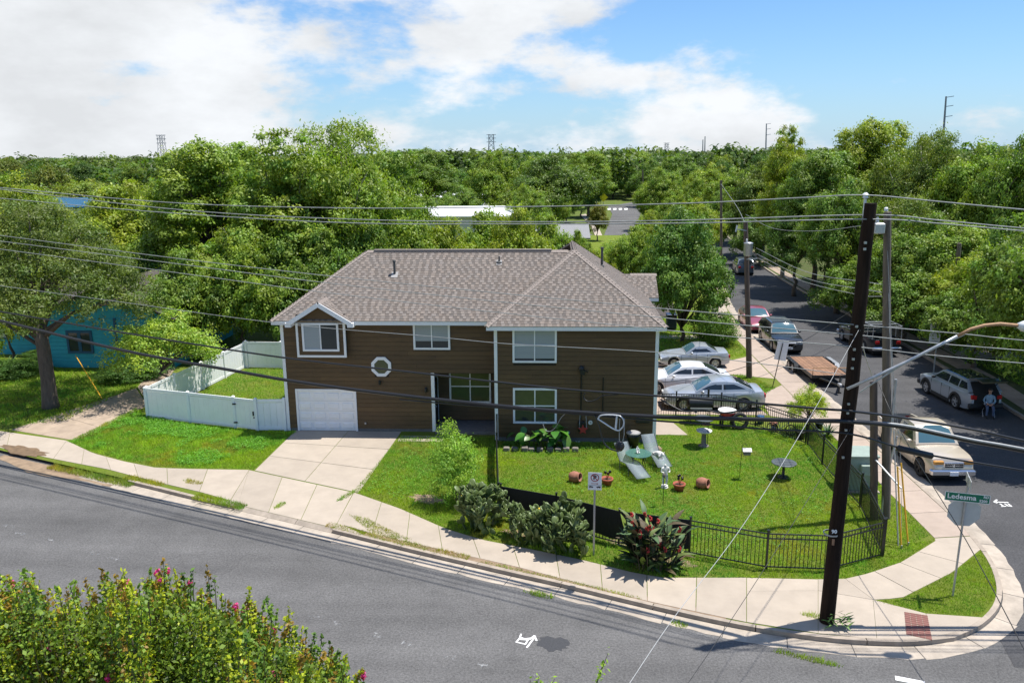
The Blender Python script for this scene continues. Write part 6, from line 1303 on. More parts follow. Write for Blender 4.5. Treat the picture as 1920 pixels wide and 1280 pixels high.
# against the wing wall
b = G(1060, 838); r = thing('planter', 'pale teal plant pot on a block beside the elephant ears', 'pot', (b[0], YB - .55, 0)); loc_obj('block', MB().bevbox(-.12, .12, -.12, .12, 0, .3, .02), 'stone', r); loc_obj('pot', MB().lathe([(.12, .3), (.17, .58), (.19, .59), (.19, .63), (.15, .62)], (0, 0, 0), 16), 'plastic_teal', r, True)
b = G(1186, 842); r = thing('kettle_grill', 'dark round bin with a pale lid at the wing corner', 'bin', (b[0] + .05, YB - .6, 0)); loc_obj('drum', MB().lathe([(.22, .05), (.28, .5), (.29, .62), (.27, .62)], (0, 0, 0), 18), 'black_metal', r, True); loc_obj('lid', MB().lathe([(.29, .0), (.31, .04), (.2, .09), (.02, .11)], (0, 0, .62), 18), 'flashing', r, True)
for k in range(3): a = k * 2.1; loc_obj('leg', MB().tube([(.22 * math.cos(a), .22 * math.sin(a), 0), (.2 * math.cos(a), .2 * math.sin(a), .3)], .02, 6), 'galv', r)
c = onB(1093, 805, .25); r = thing('hanging_star', 'red cloth star hung by two straps on the wing wall', 'ornament', tuple(c)); P = [((.23 if k % 2 == 0 else .10) * math.sin(k * PI / 5), (.23 if k % 2 == 0 else .10) * math.cos(k * PI / 5)) for k in range(10)]; loc_obj('star', MB().prism_xz(P, -.03, .03), 'plastic_red', r)
for x0, x1 in ((-.16, -.13), (.16, .13)): loc_obj('strap', MB().tube([(x0, 0, .05), (x1, .15, .62)], .012, 5), 'cable_white', r)
c = onB(1107, 792, .06); r = thing('wall_thermometer', 'round white wall thermometer beside the red star', 'thermometer', tuple(c)); loc_obj('dial', MB().lathe([(.095, 0), (.095, .03)], (0, 0, 0), 18, 'Y'), 'plastic_white', r); loc_obj('needle', MB().box(-.008, .05, -.012, -.004, -.006, .01), 'plastic_red', r); loc_obj('hub', MB().lathe([(.03, -.01), (.03, 0)], (0, 0, 0), 10, 'Y'), 'cable_grey', r)
c = onB(1083, 828, .06); r = thing('butterfly_ornament', 'small white butterfly ornament low on the wing wall', 'ornament', tuple(c))
for sx in (-1, 1): loc_obj('wing', MB().prism_xz([(sx * .01, -.03), (sx * .08, -.08), (sx * .10, .06), (sx * .02, .03)][::sx], -.01, .005), 'plastic_white', r)
c = G(1230, 846); r = tag(obj('garden_stone', MB().sphere((c[0] + .05, c[1] - .05, .10), (.20, .16, .17), 9, 6), 'dirt', None, True), 'tan round stone beside the right corner of the house', 'stone')
c = G(1234, 860); tag(obj('garden_stone', MB().sphere((c[0] + .1, c[1] - .2, .05), (.14, .11, .09), 9, 6), 'statue', None, True), 'pale stone in the grass near the far lounger', 'stone')
rs = random.Random(4)
for k in range(9):
    x = -1.95 + k * .36 + rs.uniform(-.05, .05); tag(obj('edging_stone', MB().bevbox(x - .14, x + .13, YB - 1.32 - rs.uniform(0, .08), YB - 1.12, -.02, .14 + rs.uniform(0, .08), .03), 'stone'), '%s grey edging stone from the left before the elephant ears' % ('first', 'second', 'third', 'fourth', 'fifth', 'sixth', 'seventh', 'eighth', 'ninth')[k], 'stone', 'edging stones')
# blue bin and stub posts beyond
b = G(1258, 618); r = thing('wheelie_bin', 'dark blue wheeled bin standing in front of the next house', 'bin', (b[0], b[1], 0)); loc_obj('body', MB().bevbox(-.35, .35, -.38, .38, .1, 1.1, .05), 'bin_blue', r); loc_obj('lid', MB().bevbox(-.38, .38, -.42, .42, 1.1, 1.18, .03), 'bin_blue', r)
for sd in (-1, 1): loc_obj('wheel', MB().lathe([(.12, -.03), (.12, .03)], (sd * .3, .3, .12), 12, 'X'), 'rubber', r)
b = G(1275, 655); tag(obj('fence_rail', MB().beam((4.8, 44.2, .75), (6.6, 44.1, .8), .12, .04).beam((5.0, 44.2, 0), (5.0, 44.2, .75), .09).beam((6.3, 44.15, 0), (6.3, 44.15, .78), .09), 'brown_wood'), 'low wooden rail between the white sedan and the convertible', 'rail')

# ------------------------------------------------------------------ neighbouring buildings
th = thing('neighbour_house', 'turquoise board house with dark blue trim under the oak at the left', 'house', (-32, 52, 0))
TY = 49.0
def tbox(name, b_, mt, par=None): return obj(name, MB().box(*b_), mt, par or th)
w1 = tbox('wall', (-44, -33.2, TY, TY + 7, .0, 3.0), 'teal_wall'); w2 = tbox('wall', (-33.2, -30.6, TY + 2.4, TY + 7, 0, 3.0), 'teal_wall')
gw = MB(); gw.prism_xz([(-30.6, 0), (-22.8, 0), (-22.8, 3.2), (-26.7, 4.9), (-30.6, 3.2)], TY - 3.2, TY + 6); w3 = obj('wall', gw, 'teal_wall', th)
for k in range(12):
    z = .15 + k * .24; obj('siding_board', MB().box(-30.55, -22.85, TY - 3.235, TY - 3.2, z, z + .225), 'teal_wall', w3); obj('siding_board', MB().box(-43.9, -33.25, TY - .03, TY, z, z + .225), 'teal_wall', w1)
tbox('porch_floor', (-33.2, -30.6, TY - .5, TY + 2.4, 0, .2), 'concrete_old'); tbox('door', (-32.4, -31.4, TY + 2.34, TY + 2.4, .2, 2.3), 'teal_trim')
for x in (-33.2, -30.7, -30.6, -26.2, -22.95): tbox('corner_trim', (x, x + .16, (TY - .05 if x < -33 else TY - 3.26), (TY + .1 if x < -33 else TY - 3.1), 0, 3.05), 'teal_trim')
for x0, x1, y, z0, z1 in ((-37.6, -34.8, TY, 1.0, 2.5), (-29.2, -27.6, TY - 3.2, .9, 2.3), (-25.6, -23.8, TY - 3.2, .9, 2.6)):
    f = obj('window', MB().box(x0, x1, y - .09, y - .02, z0, z0 + .14).box(x0, x1, y - .09, y - .02, z1 - .14, z1).box(x0, x0 + .14, y - .09, y - .02, z0 + .14, z1 - .14).box(x1 - .14, x1, y - .09, y - .02, z0 + .14, z1 - .14).box((x0 + x1) / 2 - .1, (x0 + x1) / 2 + .1, y - .088, y - .02, z0 + .14, z1 - .14), 'teal_trim', th)
    obj('pane', MB().box(x0 + .14, (x0 + x1) / 2 - .1, y - .06, y - .02, z0 + .14, z1 - .14), 'curtain' if x0 < -34 else 'glass', f); obj('pane', MB().box((x0 + x1) / 2 + .1, x1 - .14, y - .06, y - .02, z0 + .14, z1 - .14), 'curtain' if x0 < -34 else 'glass', f)
def slab(P, t=.12):
    P = [Vector(p) for p in P]; n = (P[1] - P[0]).cross(P[2] - P[0]).normalized(); n = n if n.z > 0 else -n; k = len(P)
    return MB().add(P + [p - n * t for p in P], [tuple(range(k)), tuple(range(2 * k - 1, k - 1, -1))] + [(i, k + i, k + (i + 1) % k, (i + 1) % k) for i in range(k)])
rf = obj('roof', slab([(-31.2, TY - 3.7, 3.1), (-31.2, TY + 6.5, 3.1), (-26.7, TY + 6.5, 5.05), (-26.7, TY - 3.7, 5.05)]), 'dark_roof', th); obj('roof', slab([(-22.2, TY - 3.7, 3.1), (-22.2, TY + 6.5, 3.1), (-26.7, TY + 6.5, 5.05), (-26.7, TY - 3.7, 5.05)]), 'dark_roof', th); obj('roof', slab([(-44.5, TY - .6, 3.0), (-30, TY - .6, 3.0), (-30, TY + 4, 4.6), (-44.5, TY + 4, 4.6)]), 'dark_roof', th); obj('roof', slab([(-44.5, TY + 8.5, 3.0), (-30, TY + 8.5, 3.0), (-30, TY + 4, 4.6), (-44.5, TY + 4, 4.6)]), 'dark_roof', th)
def block(label, px0, px1, ptop, Y_, depth, zw, rm, wm, cat='building', name='low_building', gable=0.0):
    a, b = AtY(px0, ptop, Y_), AtY(px1, ptop, Y_); z = a[2]; r = thing(name, label, cat, ((a[0] + b[0]) / 2, Y_, 0)); x0, x1 = a[0], b[0]
    obj('wall', MB().box(x0, x1, Y_, Y_ + depth, -.3, z - gable - .1), wm, r)
    if gable: obj('roof', slab([(x0 - .4, Y_ - .4, z - gable - .1), (x1 + .4, Y_ - .4, z - gable - .1), (x1 + .4, Y_ + depth / 2, z), (x0 - .4, Y_ + depth / 2, z)], .15), rm, r); obj('roof', slab([(x0 - .4, Y_ + depth + .4, z - gable - .1), (x1 + .4, Y_ + depth + .4, z - gable - .1), (x1 + .4, Y_ + depth / 2, z), (x0 - .4, Y_ + depth / 2, z)], .15), rm, r)
    else: obj('roof', MB().box(x0 - .2, x1 + .2, Y_ - .2, Y_ + depth + .2, z - .1, z + .15), rm, r)
    n = max(2, int((x1 - x0) / 4))
    for k in range(n): xx = x0 + (k + .5) * (x1 - x0) / n; w_ = obj('window', MB().box(xx - .7, xx + .7, Y_ - .04, Y_ - .0, 1.0, 2.2), 'trim', r); obj('pane', MB().box(xx - .6, xx + .6, Y_ - .06, Y_ - .041, 1.1, 2.1), 'glass', w_)
    return r
block('long low building with a bright white roof behind the trees', 690, 955, 393, 96, 12, 3, 'white_roof', 'pale_wall', gable=.7)
block('white-roofed building farther back among the trees', 700, 905, 362, 150, 16, 4, 'white_roof', 'pale_wall', gable=.8)
block('grey-roofed house just beyond the right end of the roof', 1010, 1100, 428, 86, 9, 3, 'grey_roof', 'pale_wall', 'house', 'small_house', .9)
block('far house with a dark roof above the street trees', 1262, 1318, 352, 190, 12, 4, 'grey_roof', 'pale_wall', 'house', 'small_house', 1.5)
block('neighbour house behind the tree beside the parking pads', 1150, 1260, 560, 62, 10, 3, 'dark_roof', 'pale_wall', 'house', 'small_house', 1.2)
block('long pale warehouse on the horizon beyond the street', 1330, 1428, 291, 700, 30, 6, 'white_roof', 'pale_wall')
block('blue metal roof among the trees at the far left', 60, 150, 375, 92, 10, 3, 'teal_trim', 'pale_wall', gable=.7)
# ------------------------------------------------------------------ vegetation
def fastmesh(name, V, Q, C, mt, smooth=False):
    me = bpy.data.meshes.new(name); V = np.asarray(V, np.float32); Q = np.asarray(Q, np.int32); k = Q.shape[1]
    me.vertices.add(len(V)); me.vertices.foreach_set('co', V.ravel()); me.loops.add(Q.size); me.loops.foreach_set('vertex_index', Q.ravel())
    me.polygons.add(len(Q)); me.polygons.foreach_set('loop_start', np.arange(0, Q.size, k, dtype=np.int32)); me.polygons.foreach_set('loop_total', np.full(len(Q), k, np.int32))
    me.update(calc_edges=True)
    if C is not None:
        a = me.color_attributes.new('Col', 'FLOAT_COLOR', 'POINT'); a.data.foreach_set('color', np.asarray(C, np.float32).ravel())
    for m_ in (mt if isinstance(mt, (list, tuple)) else [mt]): me.materials.append(MAT[m_])
    return me
def unit(v): return v / np.maximum(np.linalg.norm(v, axis=1), 1e-6)[:, None]
def leaves(R, P, Nrm, size, asp=.55, droop=0.0):
    """diamond leaves at P with normals Nrm; returns V, Q"""
    n = len(P); N_ = unit(Nrm); t = unit(np.cross(N_, R.normal(size=(n, 3)))); t[:, 2] -= droop; t = unit(t); b = unit(np.cross(N_, t)); s = size * R.uniform(.65, 1.35, n)
    L_ = t * s[:, None]; W_ = b * (s * asp * .5)[:, None]
    V = np.empty((n, 4, 3)); V[:, 0] = P - L_ * .5; V[:, 1] = P + W_ + N_ * (s * .06)[:, None]; V[:, 2] = P + L_ * .5; V[:, 3] = P - W_ + N_ * (s * .06)[:, None]
    return V.reshape(-1, 3), np.arange(n * 4).reshape(n, 4)
def crown(seed, lobes, n_clump, per, rc, size, droop=.15, asp=.55, flat=.6, spray=.12, hue=.16, up=.5):
    R = np.random.default_rng(seed); lobes = np.array(lobes, float); vol = lobes[:, 3] ** 2; li = R.choice(len(lobes), n_clump, p=vol / vol.sum()); lb = lobes[li]
    d = unit(R.normal(size=(n_clump, 3)) + np.array((0, 0, .25))); rad = lb[:, 3] * np.where(R.random(n_clump) < spray, R.uniform(1.0, 1.22, n_clump), R.uniform(.62, 1.02, n_clump)); sq = lb[:, 4] if lobes.shape[1] > 4 else np.ones(n_clump)
    c = lb[:, :3] + d * rad[:, None] * np.c_[np.ones(n_clump), np.ones(n_clump), sq]
    rcs = rc * R.uniform(.6, 1.3, n_clump); n = n_clump * per; ci = np.repeat(np.arange(n_clump), per)
    off = R.normal(size=(n, 3)) * .55; off[:, 2] *= flat; P = c[ci] + off * rcs[ci][:, None]
    Nn = d[ci] * .35 + unit(off) * .7 + R.normal(size=(n, 3)) * .4 + np.array((0, 0, up)); V, Q = leaves(R, P, Nn, size, asp, droop)
    br = R.uniform(.72, 1.28, n_clump)[ci] * R.uniform(.8, 1.2, n); h = R.uniform(-hue, hue, n_clump)[ci]
    C = np.c_[br * (1 + h * 1.2), br * (1 + h * .25), br * (1 - h), np.ones(n)]
    return V, Q, np.repeat(C, 4, axis=0), c
def dome(seed, n, R_, zc, rz, r0, r1, sq=.8):
    r = random.Random(seed); L = [(0, 0, zc + rz * .35, r1 * 1.05, sq)]
    for i in range(n):
        a = i * 2.399 + r.uniform(-.3, .3); f = math.sqrt((i + .5) / n); x = R_ * f * math.cos(a); y = R_ * f * math.sin(a); z = zc + rz * (1 - f * f) * r.uniform(.5, 1.05) - rz * .35 * f * r.random(); L.append((x, y, z, r.uniform(r0, r1), sq * r.uniform(.85, 1.1)))
    return L
def trunk_mesh(seed, h, r0, ends, mt='bark', limbs=9, lean=.1):
    r = random.Random(seed); mb = MB(); p = Vector((0, 0, -.15)); path = [p]; n = 5
    for k in range(1, n + 1): path.append(Vector((r.uniform(-lean, lean) * k, r.uniform(-lean, lean) * k, h * k / n)))
    mb.tube(path, [r0 * (1.25 if k == 0 else 1 - .10 * k) for k in range(n + 1)], 9)
    for e in r.sample(list(ends), min(limbs, len(ends))):
        e = Vector(e); s = path[-1].lerp(path[-2], r.random() * .8); m1 = s.lerp(e, .4) + Vector((r.uniform(-.3, .3), r.uniform(-.3, .3), (e - s).length * .12)); m2 = s.lerp(e, .75) + Vector((r.uniform(-.3, .3), r.uniform(-.3, .3), .1))
        mb.tube([s, m1, m2, e], [r0 * .5, r0 * .34, r0 * .18, r0 * .05], 6)
        for q in range(3):
            t = r.uniform(.45, .95); a = s.lerp(e, t); b = a + Vector((r.uniform(-1, 1), r.uniform(-1, 1), r.uniform(0, 1))) * r0 * 4; mb.tube([a, a.lerp(b, .5) + Vector((0, 0, .1)), b], [r0 * .16, r0 * .1, r0 * .03], 5)
    me = mb.mesh('trunk', True); me.materials.append(MAT[mt]); return me
TPL = {}
def template(key, H, R_, lobes, n_clump, per, rc, size, trunk_h, r0, leaf='leaf', seed=1, bark='bark', **kw):
    V, Q, C, c = crown(seed, lobes, n_clump, per, rc, size, **kw); H = float(np.percentile(V[:, 2], 99.7)); R_ = float(np.percentile(np.hypot(V[:, 0], V[:, 1]), 97)); TPL[key] = (fastmesh('crown', V, Q, C, leaf), trunk_mesh(seed, trunk_h, r0, [tuple(x) for x in c[::5]], bark, 22), H, R_)
template('broad', 10.0, 5.0, dome(1, 26, 4.0, 4.6, 3.8, .9, 1.6), 640, 84, .46, .19, 3.4, .3, seed=1)
template('broad2', 10.0, 5.0, dome(2, 22, 3.9, 4.9, 3.6, .8, 1.7), 600, 84, .48, .2, 3.6, .28, seed=2)
template('tall', 14.0, 4.6, dome(3, 28, 3.5, 6.0, 6.2, .8, 1.55, .95), 720, 84, .46, .19, 5.0, .28, seed=3, spray=.2)
template('tall2', 14.0, 4.6, dome(4, 26, 3.6, 5.8, 6.4, .8, 1.6, 1.0), 680, 84, .48, .2, 5.0, .28, seed=4, spray=.22, hue=.2, bark='bark_pale')
template('droop', 13.0, 5.0, dome(5, 28, 4.0, 6.0, 5.0, .8, 1.5, .9), 700, 84, .5, .21, 5.0, .3, seed=5, droop=.7, asp=.35, spray=.25, flat=.9, bark='bark_pale')
template('under', 6.5, 3.6, dome(6, 18, 2.8, 2.4, 2.7, .8, 1.35, .95), 480, 78, .4, .17, 1.5, .16, seed=6)
template('glossy', 9.0, 3.8, dome(7, 34, 3.0, 2.5, 5.1, .8, 1.3, .95), 860, 80, .38, .16, .9, .18, leaf='leaf_glossy', seed=7)
template('bush', 3.0, 1.9, dome(8, 10, 1.25, .9, 1.3, .6, .95, .9), 520, 44, .3, .10, .6, .06, leaf='leaf_glossy', seed=8)
template('sparse', 6.0, 3.0, dome(9, 16, 2.5, 2.9, 2.3, .5, 1.0, .8), 360, 40, .4, .15, 2.2, .10, seed=9, spray=.4, droop=.3)
template('mid', 10.0, 4.6, dome(10, 12, 3.3, 4.8, 3.8, 1.3, 2.1, .95), 420, 44, .75, .3, 2.5, .3, seed=10)
template('mid2', 10.0, 4.6, dome(11, 10, 3.4, 4.6, 3.6, 1.4, 2.2, .9), 400, 44, .8, .31, 2.5, .3, seed=11, hue=.2)
_tr = random.Random(77)
def tree(label, px, Yd, top, wpx, key, tint=(1, 1, 1), base=None, group=None, name='tree', cat='tree', zmin=0.0, x=None, hscale=None):
    cm, tmh, H, R_ = TPL[key]; a = AtY(px, top, Yd); dist = float((a - CAM) @ fw); X = a[0] if x is None else x
    s = wpx * dist / F / (2 * R_); sz = a[2] / H if hscale is None else hscale
    r = thing(name, label, cat, (X, Yd, -.05), _tr.uniform(0, 6.28), group); r.scale = (s, s, sz)
    c = link('crown', cm, None, r); c.color = (*tint, 1); link('trunk', tmh, None, r); return r
BR, YG, DK, OL, MD, BL = (1.25, 1.2, .9), (1.5, 1.28, .75), (.62, .74, .8), (.95, .88, .95), (.95, 1.0, .9), (.55, .72, .85)
# the oak beside the neighbouring drive: a tree of its own
V, Q, C, c = crown(21, dome(21, 32, 5.1, 4.8, 4.4, 1.0, 1.7, .8), 900, 84, .47, .145, droop=.2, asp=.42, spray=.32, hue=.12)
oak = thing('oak_tree', 'olive green live oak with a bare grey trunk beside the neighbouring drive', 'tree', (-25.5, 37.9, -.05)); o = link('crown', fastmesh('crown', V, Q, C, 'leaf'), None, oak, (-.9, 1.5, .95)); o.color = (.74, .69, .85, 1)
tk = MB(); tk.tube([(0, 0, -.2), (.0, 0, .4), (.05, 0, 1.5), (.02, .05, 3.2), (-.1, .1, 4.6)], [.46, .38, .33, .31, .30], 12)
rr = random.Random(5)
for e in rr.sample([tuple(x) for x in c], 22):
    e = Vector(e) + Vector((-.9, 1.5, .95)); s_ = Vector((-.08, .08, rr.uniform(3.2, 4.5))); tk.tube([s_, s_.lerp(e, .4) + Vector((rr.uniform(-.4, .4), rr.uniform(-.4, .4), .5)), s_.lerp(e, .75) + Vector((0, 0, .25)), e], [.11, .075, .045, .012], 6)
obj_ = link('trunk', tk.mesh('trunk', True), 'bark', oak)
tree('bright green tree at the far left edge above the blue roof', 20, 66, 332, 210, 'broad', YG)
tree('bright green shrubby tree low at the left edge', -10, 46, 440, 130, 'under', YG)
tree('yellow-green tree behind the oak at the left', 235, 64, 345, 250, 'broad2', YG)
tree('rounded bright tree left of the tallest left trees', 390, 58, 268, 270, 'tall', BR)
tree('tallest bright drooping tree left of the house', 640, 56, 232, 300, 'droop', BR)
tree('tall bright tree in the middle of the left tree mass', 520, 54, 250, 270, 'tall2', BR)
tree('tall tree right of the tallest left tree', 735, 64, 285, 170, 'tall', (1.05, 1.08, .9))
for k, (px, Yd, tp, w, ky, ti, lb) in enumerate(((350, 48.5, 470, 190, 'under', MD, 'leftmost'), (445, 49, 445, 190, 'under', BR, 'second'), (530, 50, 450, 180, 'under', MD, 'third'), (610, 50.5, 430, 190, 'under', MD, 'fourth'), (690, 53, 415, 190, 'under', MD, 'fifth'), (770, 55, 420, 170, 'under', BR, 'sixth'))):
    tree('%s of the low trees in the dark belt behind the white fence and roof' % lb, px, Yd, tp, w, ky, ti, group='low trees behind the house')
for px, Yd, tp, w, ky, ti, lb in ((835, 57, 412, 160, 'under', YG, 'light green bush rising over the roof, leftmost of four'), (905, 60, 398, 170, 'under', BR, 'light green bush rising over the roof, second of four'), (970, 58, 392, 170, 'under', YG, 'light green bush rising over the roof, third and tallest'), (1030, 61, 405, 140, 'under', BR, 'light green bush rising over the roof, rightmost of four')):
    tree(lb, px, Yd, tp, w, ky, ti, group='bushes over the roof')
for px, Yd, tp, w, ky, ti, lb in ((925, 128, 287, 120, 'broad', BR, 'rounded mid-green tree behind the white roofs, over the roof middle'), (1035, 118, 292, 165, 'broad2', (.7, .74, .75), 'dark olive broad tree beside the distant street'), (795, 138, 280, 130, 'tall', (.9, .95, .8), 'tall tree behind the left end of the white roof'), (700, 120, 330, 130, 'broad', MD, 'tree in front of the farther white roof'), (860, 112, 350, 100, 'broad2', MD, 'tree between the two white roofs'), (985, 100, 350, 90, 'broad', BR, 'low tree left of the dark olive tree'), (1105, 165, 285, 90, 'tall', BR, 'bright tree behind the dark olive tree')):
    tree(lb, px, Yd, tp, w, ky, ti)
tree('dense glossy green tree between the house and the side street', 1268, 53.5, 393, 172, 'glossy', (1.2, 1.2, 1.1), x=8.3 + .35)
tree('light green tree left of the glossy street tree', 1192, 70, 425, 120, 'under', BR); tree('small bright tree at the right end of the roof ridge', 1118, 66, 470, 80, 'under', YG); tree('pale flowering shrub behind the roof end', 1165, 82, 440, 90, 'sparse', (1.5, 1.4, 1.6)); tree('reddish small tree on the verge of the distant street', 1121, 118, 382, 42, 'mid', (1.2, .8, .8))
tree('bright leafy tree behind the glossy street tree', 1300, 92, 375, 120, 'broad', YG)
b_ = G(1350, 655); tree('rounded dark green shrub by the farther parking pad', 1350, b_[1] + 1.2, 585, 86, 'bush', (1.15, 1.15, 1.0), name='shrub', cat='shrub')
tree('yellow-green shrub by the corner of the back fence', 1522, G(1528, 812)[1], 722, 85, 'sparse', (2.0, 1.7, .9), name='shrub', cat='shrub')
for px, Yd, tp, w, ky, ti, lb in ((1486, 82, 240, 130, 'tall2', YG, 'tall yellow-green tree with open top beside the upper street'), (1545, 74, 285, 170, 'tall', MD, 'tall tree behind the top of the dark pole'), (1640, 78, 228, 190, 'tall', YG, 'tallest bright tree at the right, above the grey pole'), (1742, 70, 250, 210, 'droop', OL, 'olive tree with bare twigs right of the grey pole'), (1850, 66, 275, 220, 'broad', BR, 'broad tree under the white cloud at the right'), (1945, 60, 262, 200, 'broad2', MD, 'tree at the right edge of the picture'), (1590, 64, 340, 170, 'broad', MD, 'mid-height tree directly behind the dark pole'), (1690, 62, 370, 200, 'droop', OL, 'pale twiggy tree behind the grey pole'), (1800, 56, 420, 220, 'broad2', BR, 'bright rounded tree right of the street lamp arm'), (1900, 50, 455, 250, 'broad', YG, 'light green broad tree low at the right edge'), (1500, 72, 400, 130, 'broad2', DK, 'dark tree at the kerb of the upper side street'), (1440, 100, 300, 140, 'broad', OL, 'olive tree behind the transformer pole'), (1385, 115, 318, 120, 'broad2', BR, 'bright tree left of the transformer pole top'), (1335, 140, 310, 110, 'broad', YG, 'yellow-green tree beyond the bend of the street'), (1610, 60, 480, 160, 'under', MD, 'low tree over the black pickup'), (1710, 54, 500, 190, 'under', MD, 'low dense tree behind the lot sign'), (1845, 47, 520, 210, 'under', (.9, .95, .85), 'dense leafy low tree beside the raised tailgate'), (1955, 44, 500, 220, 'under', MD, 'dense low tree at the lower right edge'), (1760, 57, 470, 200, 'under', MD, 'low dense tree left of the raised tailgate'), (1430, 92, 390, 110, 'under', DK, 'dark low tree beside the far slate vehicle')):
    t_ = tree(lb, px, Yd, tp, w, ky, ti)
for px, Yd, tp, w, ky, ti, lb in ((1240, 135, 318, 95, 'broad', BR, 'bright tree right of the distant road, nearer'), (1275, 165, 292, 105, 'broad2', MD, 'tree in front of the far dark roof'), (1226, 195, 300, 75, 'broad', (.8, .9, .8), 'darker tree right of the distant crossing'), (1308, 120, 335, 90, 'under', BR, 'low tree left of the far brown pole'), (1180, 245, 282, 120, 'broad2', BR, 'broad tree closing the distant road'), (1120, 255, 284, 120, 'broad', MD, 'tree above the yellow diamond sign'), (1075, 190, 300, 90, 'broad2', BR, 'tree left of the distant lamp post'), (1215, 105, 395, 60, 'under', YG, 'yellow-green bush beside the distant road'), (1085, 84, 432, 46, 'under', BR, 'small bush behind the grey-roofed house'), (1345, 100, 360, 90, 'under', MD, 'low tree behind the mailbox'), (1015, 92, 380, 80, 'under', MD, 'low tree hiding the left of the grey roof')):
    tree(lb, px, Yd, tp, w, ky, ti)
tree('tree arching over the grey-blue vehicle from the right pavement', 1830, 40.2, 420, 270, 'broad', MD, x=24.6)
tree('pale shrub left of the light green street-side tree', 1150, 74, 452, 90, 'sparse', (1.6, 1.5, 1.5)); tree('small green bush before the distant grey road', 1098, 78, 455, 60, 'under', BR)
for px, Yd, tp, w, ky, ti, x_, lb in ((1560, 57, 405, 190, 'broad2', MD, 25.3, 'spreading tree over the black pickup, dark side towards the street'), (1520, 66, 385, 180, 'broad', DK, 25.6, 'spreading dark tree overhanging the upper street'), (1500, 76, 370, 150, 'broad2', MD, 25.4, 'spreading tree overhanging the street beyond the pink car'), (290, 56, 440, 170, 'under', DK, None, 'dark tree behind the roof of the turquoise house'), (1690, 49.5, 470, 190, 'under', MD, 28.2, 'leafy low tree behind the lot sign drive')):
    tree(lb, px, Yd, tp, w, ky, ti, x=x_)
for k, (px, Yd, tp, w, ti) in enumerate(((1062, 150, 345, 70, MD), (1090, 165, 335, 70, DK), (1045, 135, 360, 60, BR), (1222, 150, 350, 55, MD), (1250, 120, 372, 60, BR), (1205, 225, 318, 70, DK), (1150, 232, 325, 70, MD), (1110, 228, 330, 60, BR))):
    tree('%s of the low bushy trees round the distant road bend' % ('first', 'second', 'third', 'fourth', 'fifth', 'sixth', 'seventh', 'eighth')[k], px, Yd, tp, w, 'under', ti, group='bushy trees round the distant road')
tree('tree spreading its shade over the raised tailgate at the right', 1890, 38.0, 432, 240, 'broad2', (.9, .95, .85), x=24.0)
# off-frame tree at the right whose shade falls across the street
tree('broad tree beyond the right edge shading the street corner', 2060, 33, 400, 330, 'broad2', MD); tree('broad tree beyond the right edge shading the parked car', 1990, 40, 380, 300, 'broad', MD)
# belts of trees up to the skyline
R = np.random.default_rng(5); placed = []
for k in range(900):
    if len(placed) >= 112: break
    px = R.uniform(-60, 1980); Yd = R.uniform(100, 255); X = AtY(px, 300, Yd)[0]
    roadx = np.interp(Yd, [100, 126, 170, 215], [22, 24, 14, 18])
    if abs(X - roadx) < 8 or (Yd < 168 and 685 < px < 965) or (1045 < px < 1210 and Yd < 215): continue
    if any((X - q[0]) ** 2 + (Yd - q[1]) ** 2 < 36 for q in placed): continue
    ti = [BR, MD, (.7, .85, .9), YG, DK, (.6, .78, .6), (1.2, 1.0, .8)][int(R.integers(0, 7))]; q = .6 + .4 * R.random()
    placed.append((X, Yd, px, R.uniform(7.5, 12.5), R.uniform(8, 12.5) * F / Yd, tuple(v * q for v in ti)))
def ordn(n): return '%d%s' % (n, 'th' if 10 <= n % 100 <= 20 else {1: 'st', 2: 'nd', 3: 'rd'}.get(n % 10, 'th'))
cnt = {}
for k, (X, Yd, px, h, w, ti) in enumerate(sorted(placed, key=lambda q: q[2])):
    side = 'left of the thin roof pipe' if px < 740 else ('beyond the roof' if px < 1200 else 'beyond the side street'); cnt[side] = cnt.get(side, 0) + 1
    tree('%s tree from the left in the wooded belt %s' % (ordn(cnt[side]), side), px, Yd, 290, w, 'mid' if k % 2 else 'mid2', ti, group='wooded belt ' + side, hscale=h / TPL['mid'][2])
# the far wood reads as one mass
def far_wood():
    R = np.random.default_rng(9); Vs, Qs, Cs = [], [], []; o_ = 0; n = 0
    lob = [dome(30 + i, 6, 3.0, 4.6, 3.4, 1.6, 2.4, .9) for i in range(5)]
    base = [crown(40 + i, lob[i], 70, 9, 1.0, .85, hue=.1)[:3] for i in range(5)]
    while n < 1050:
        Yd = 205 + 850 * R.random() ** 1.5; px = R.uniform(-120, 2040); X = AtY(px, 300, Yd)[0]
        if Yd < 230 and (1060 < px < 1260): continue
        if Yd < 185 and 690 < px < 920: continue
        v, q, c = base[int(R.integers(0, 5))]; a = R.uniform(0, 6.28); s = R.uniform(.9, 1.5) * (1 + Yd / 900); h = R.uniform(.85, 1.22) * (1.0 + (.12 if px > 700 else .0)); ca, sa = math.cos(a), math.sin(a)
        w = np.c_[(v[:, 0] * ca - v[:, 1] * sa) * s + X, (v[:, 0] * sa + v[:, 1] * ca) * s + Yd, v[:, 2] * h * 1.22]
        t = R.uniform(.36, .82); tb = np.array((t * R.uniform(.75, 1.1), t, t * R.uniform(.9, 1.35), 1)); Vs.append(w); Qs.append(q + o_); Cs.append(c * tb); o_ += len(w); n += 1  # shade and haze put into each tree's colour: darker, bluish tint
    return np.vstack(Vs), np.vstack(Qs), np.vstack(Cs)
o = link('far_woodland', fastmesh('far_woodland', *far_wood(), 'leaf')); stuff(o); o['label'] = 'green wood with shade and haze in its tint, stretching to the horizon behind the houses'; o['category'] = 'wood'

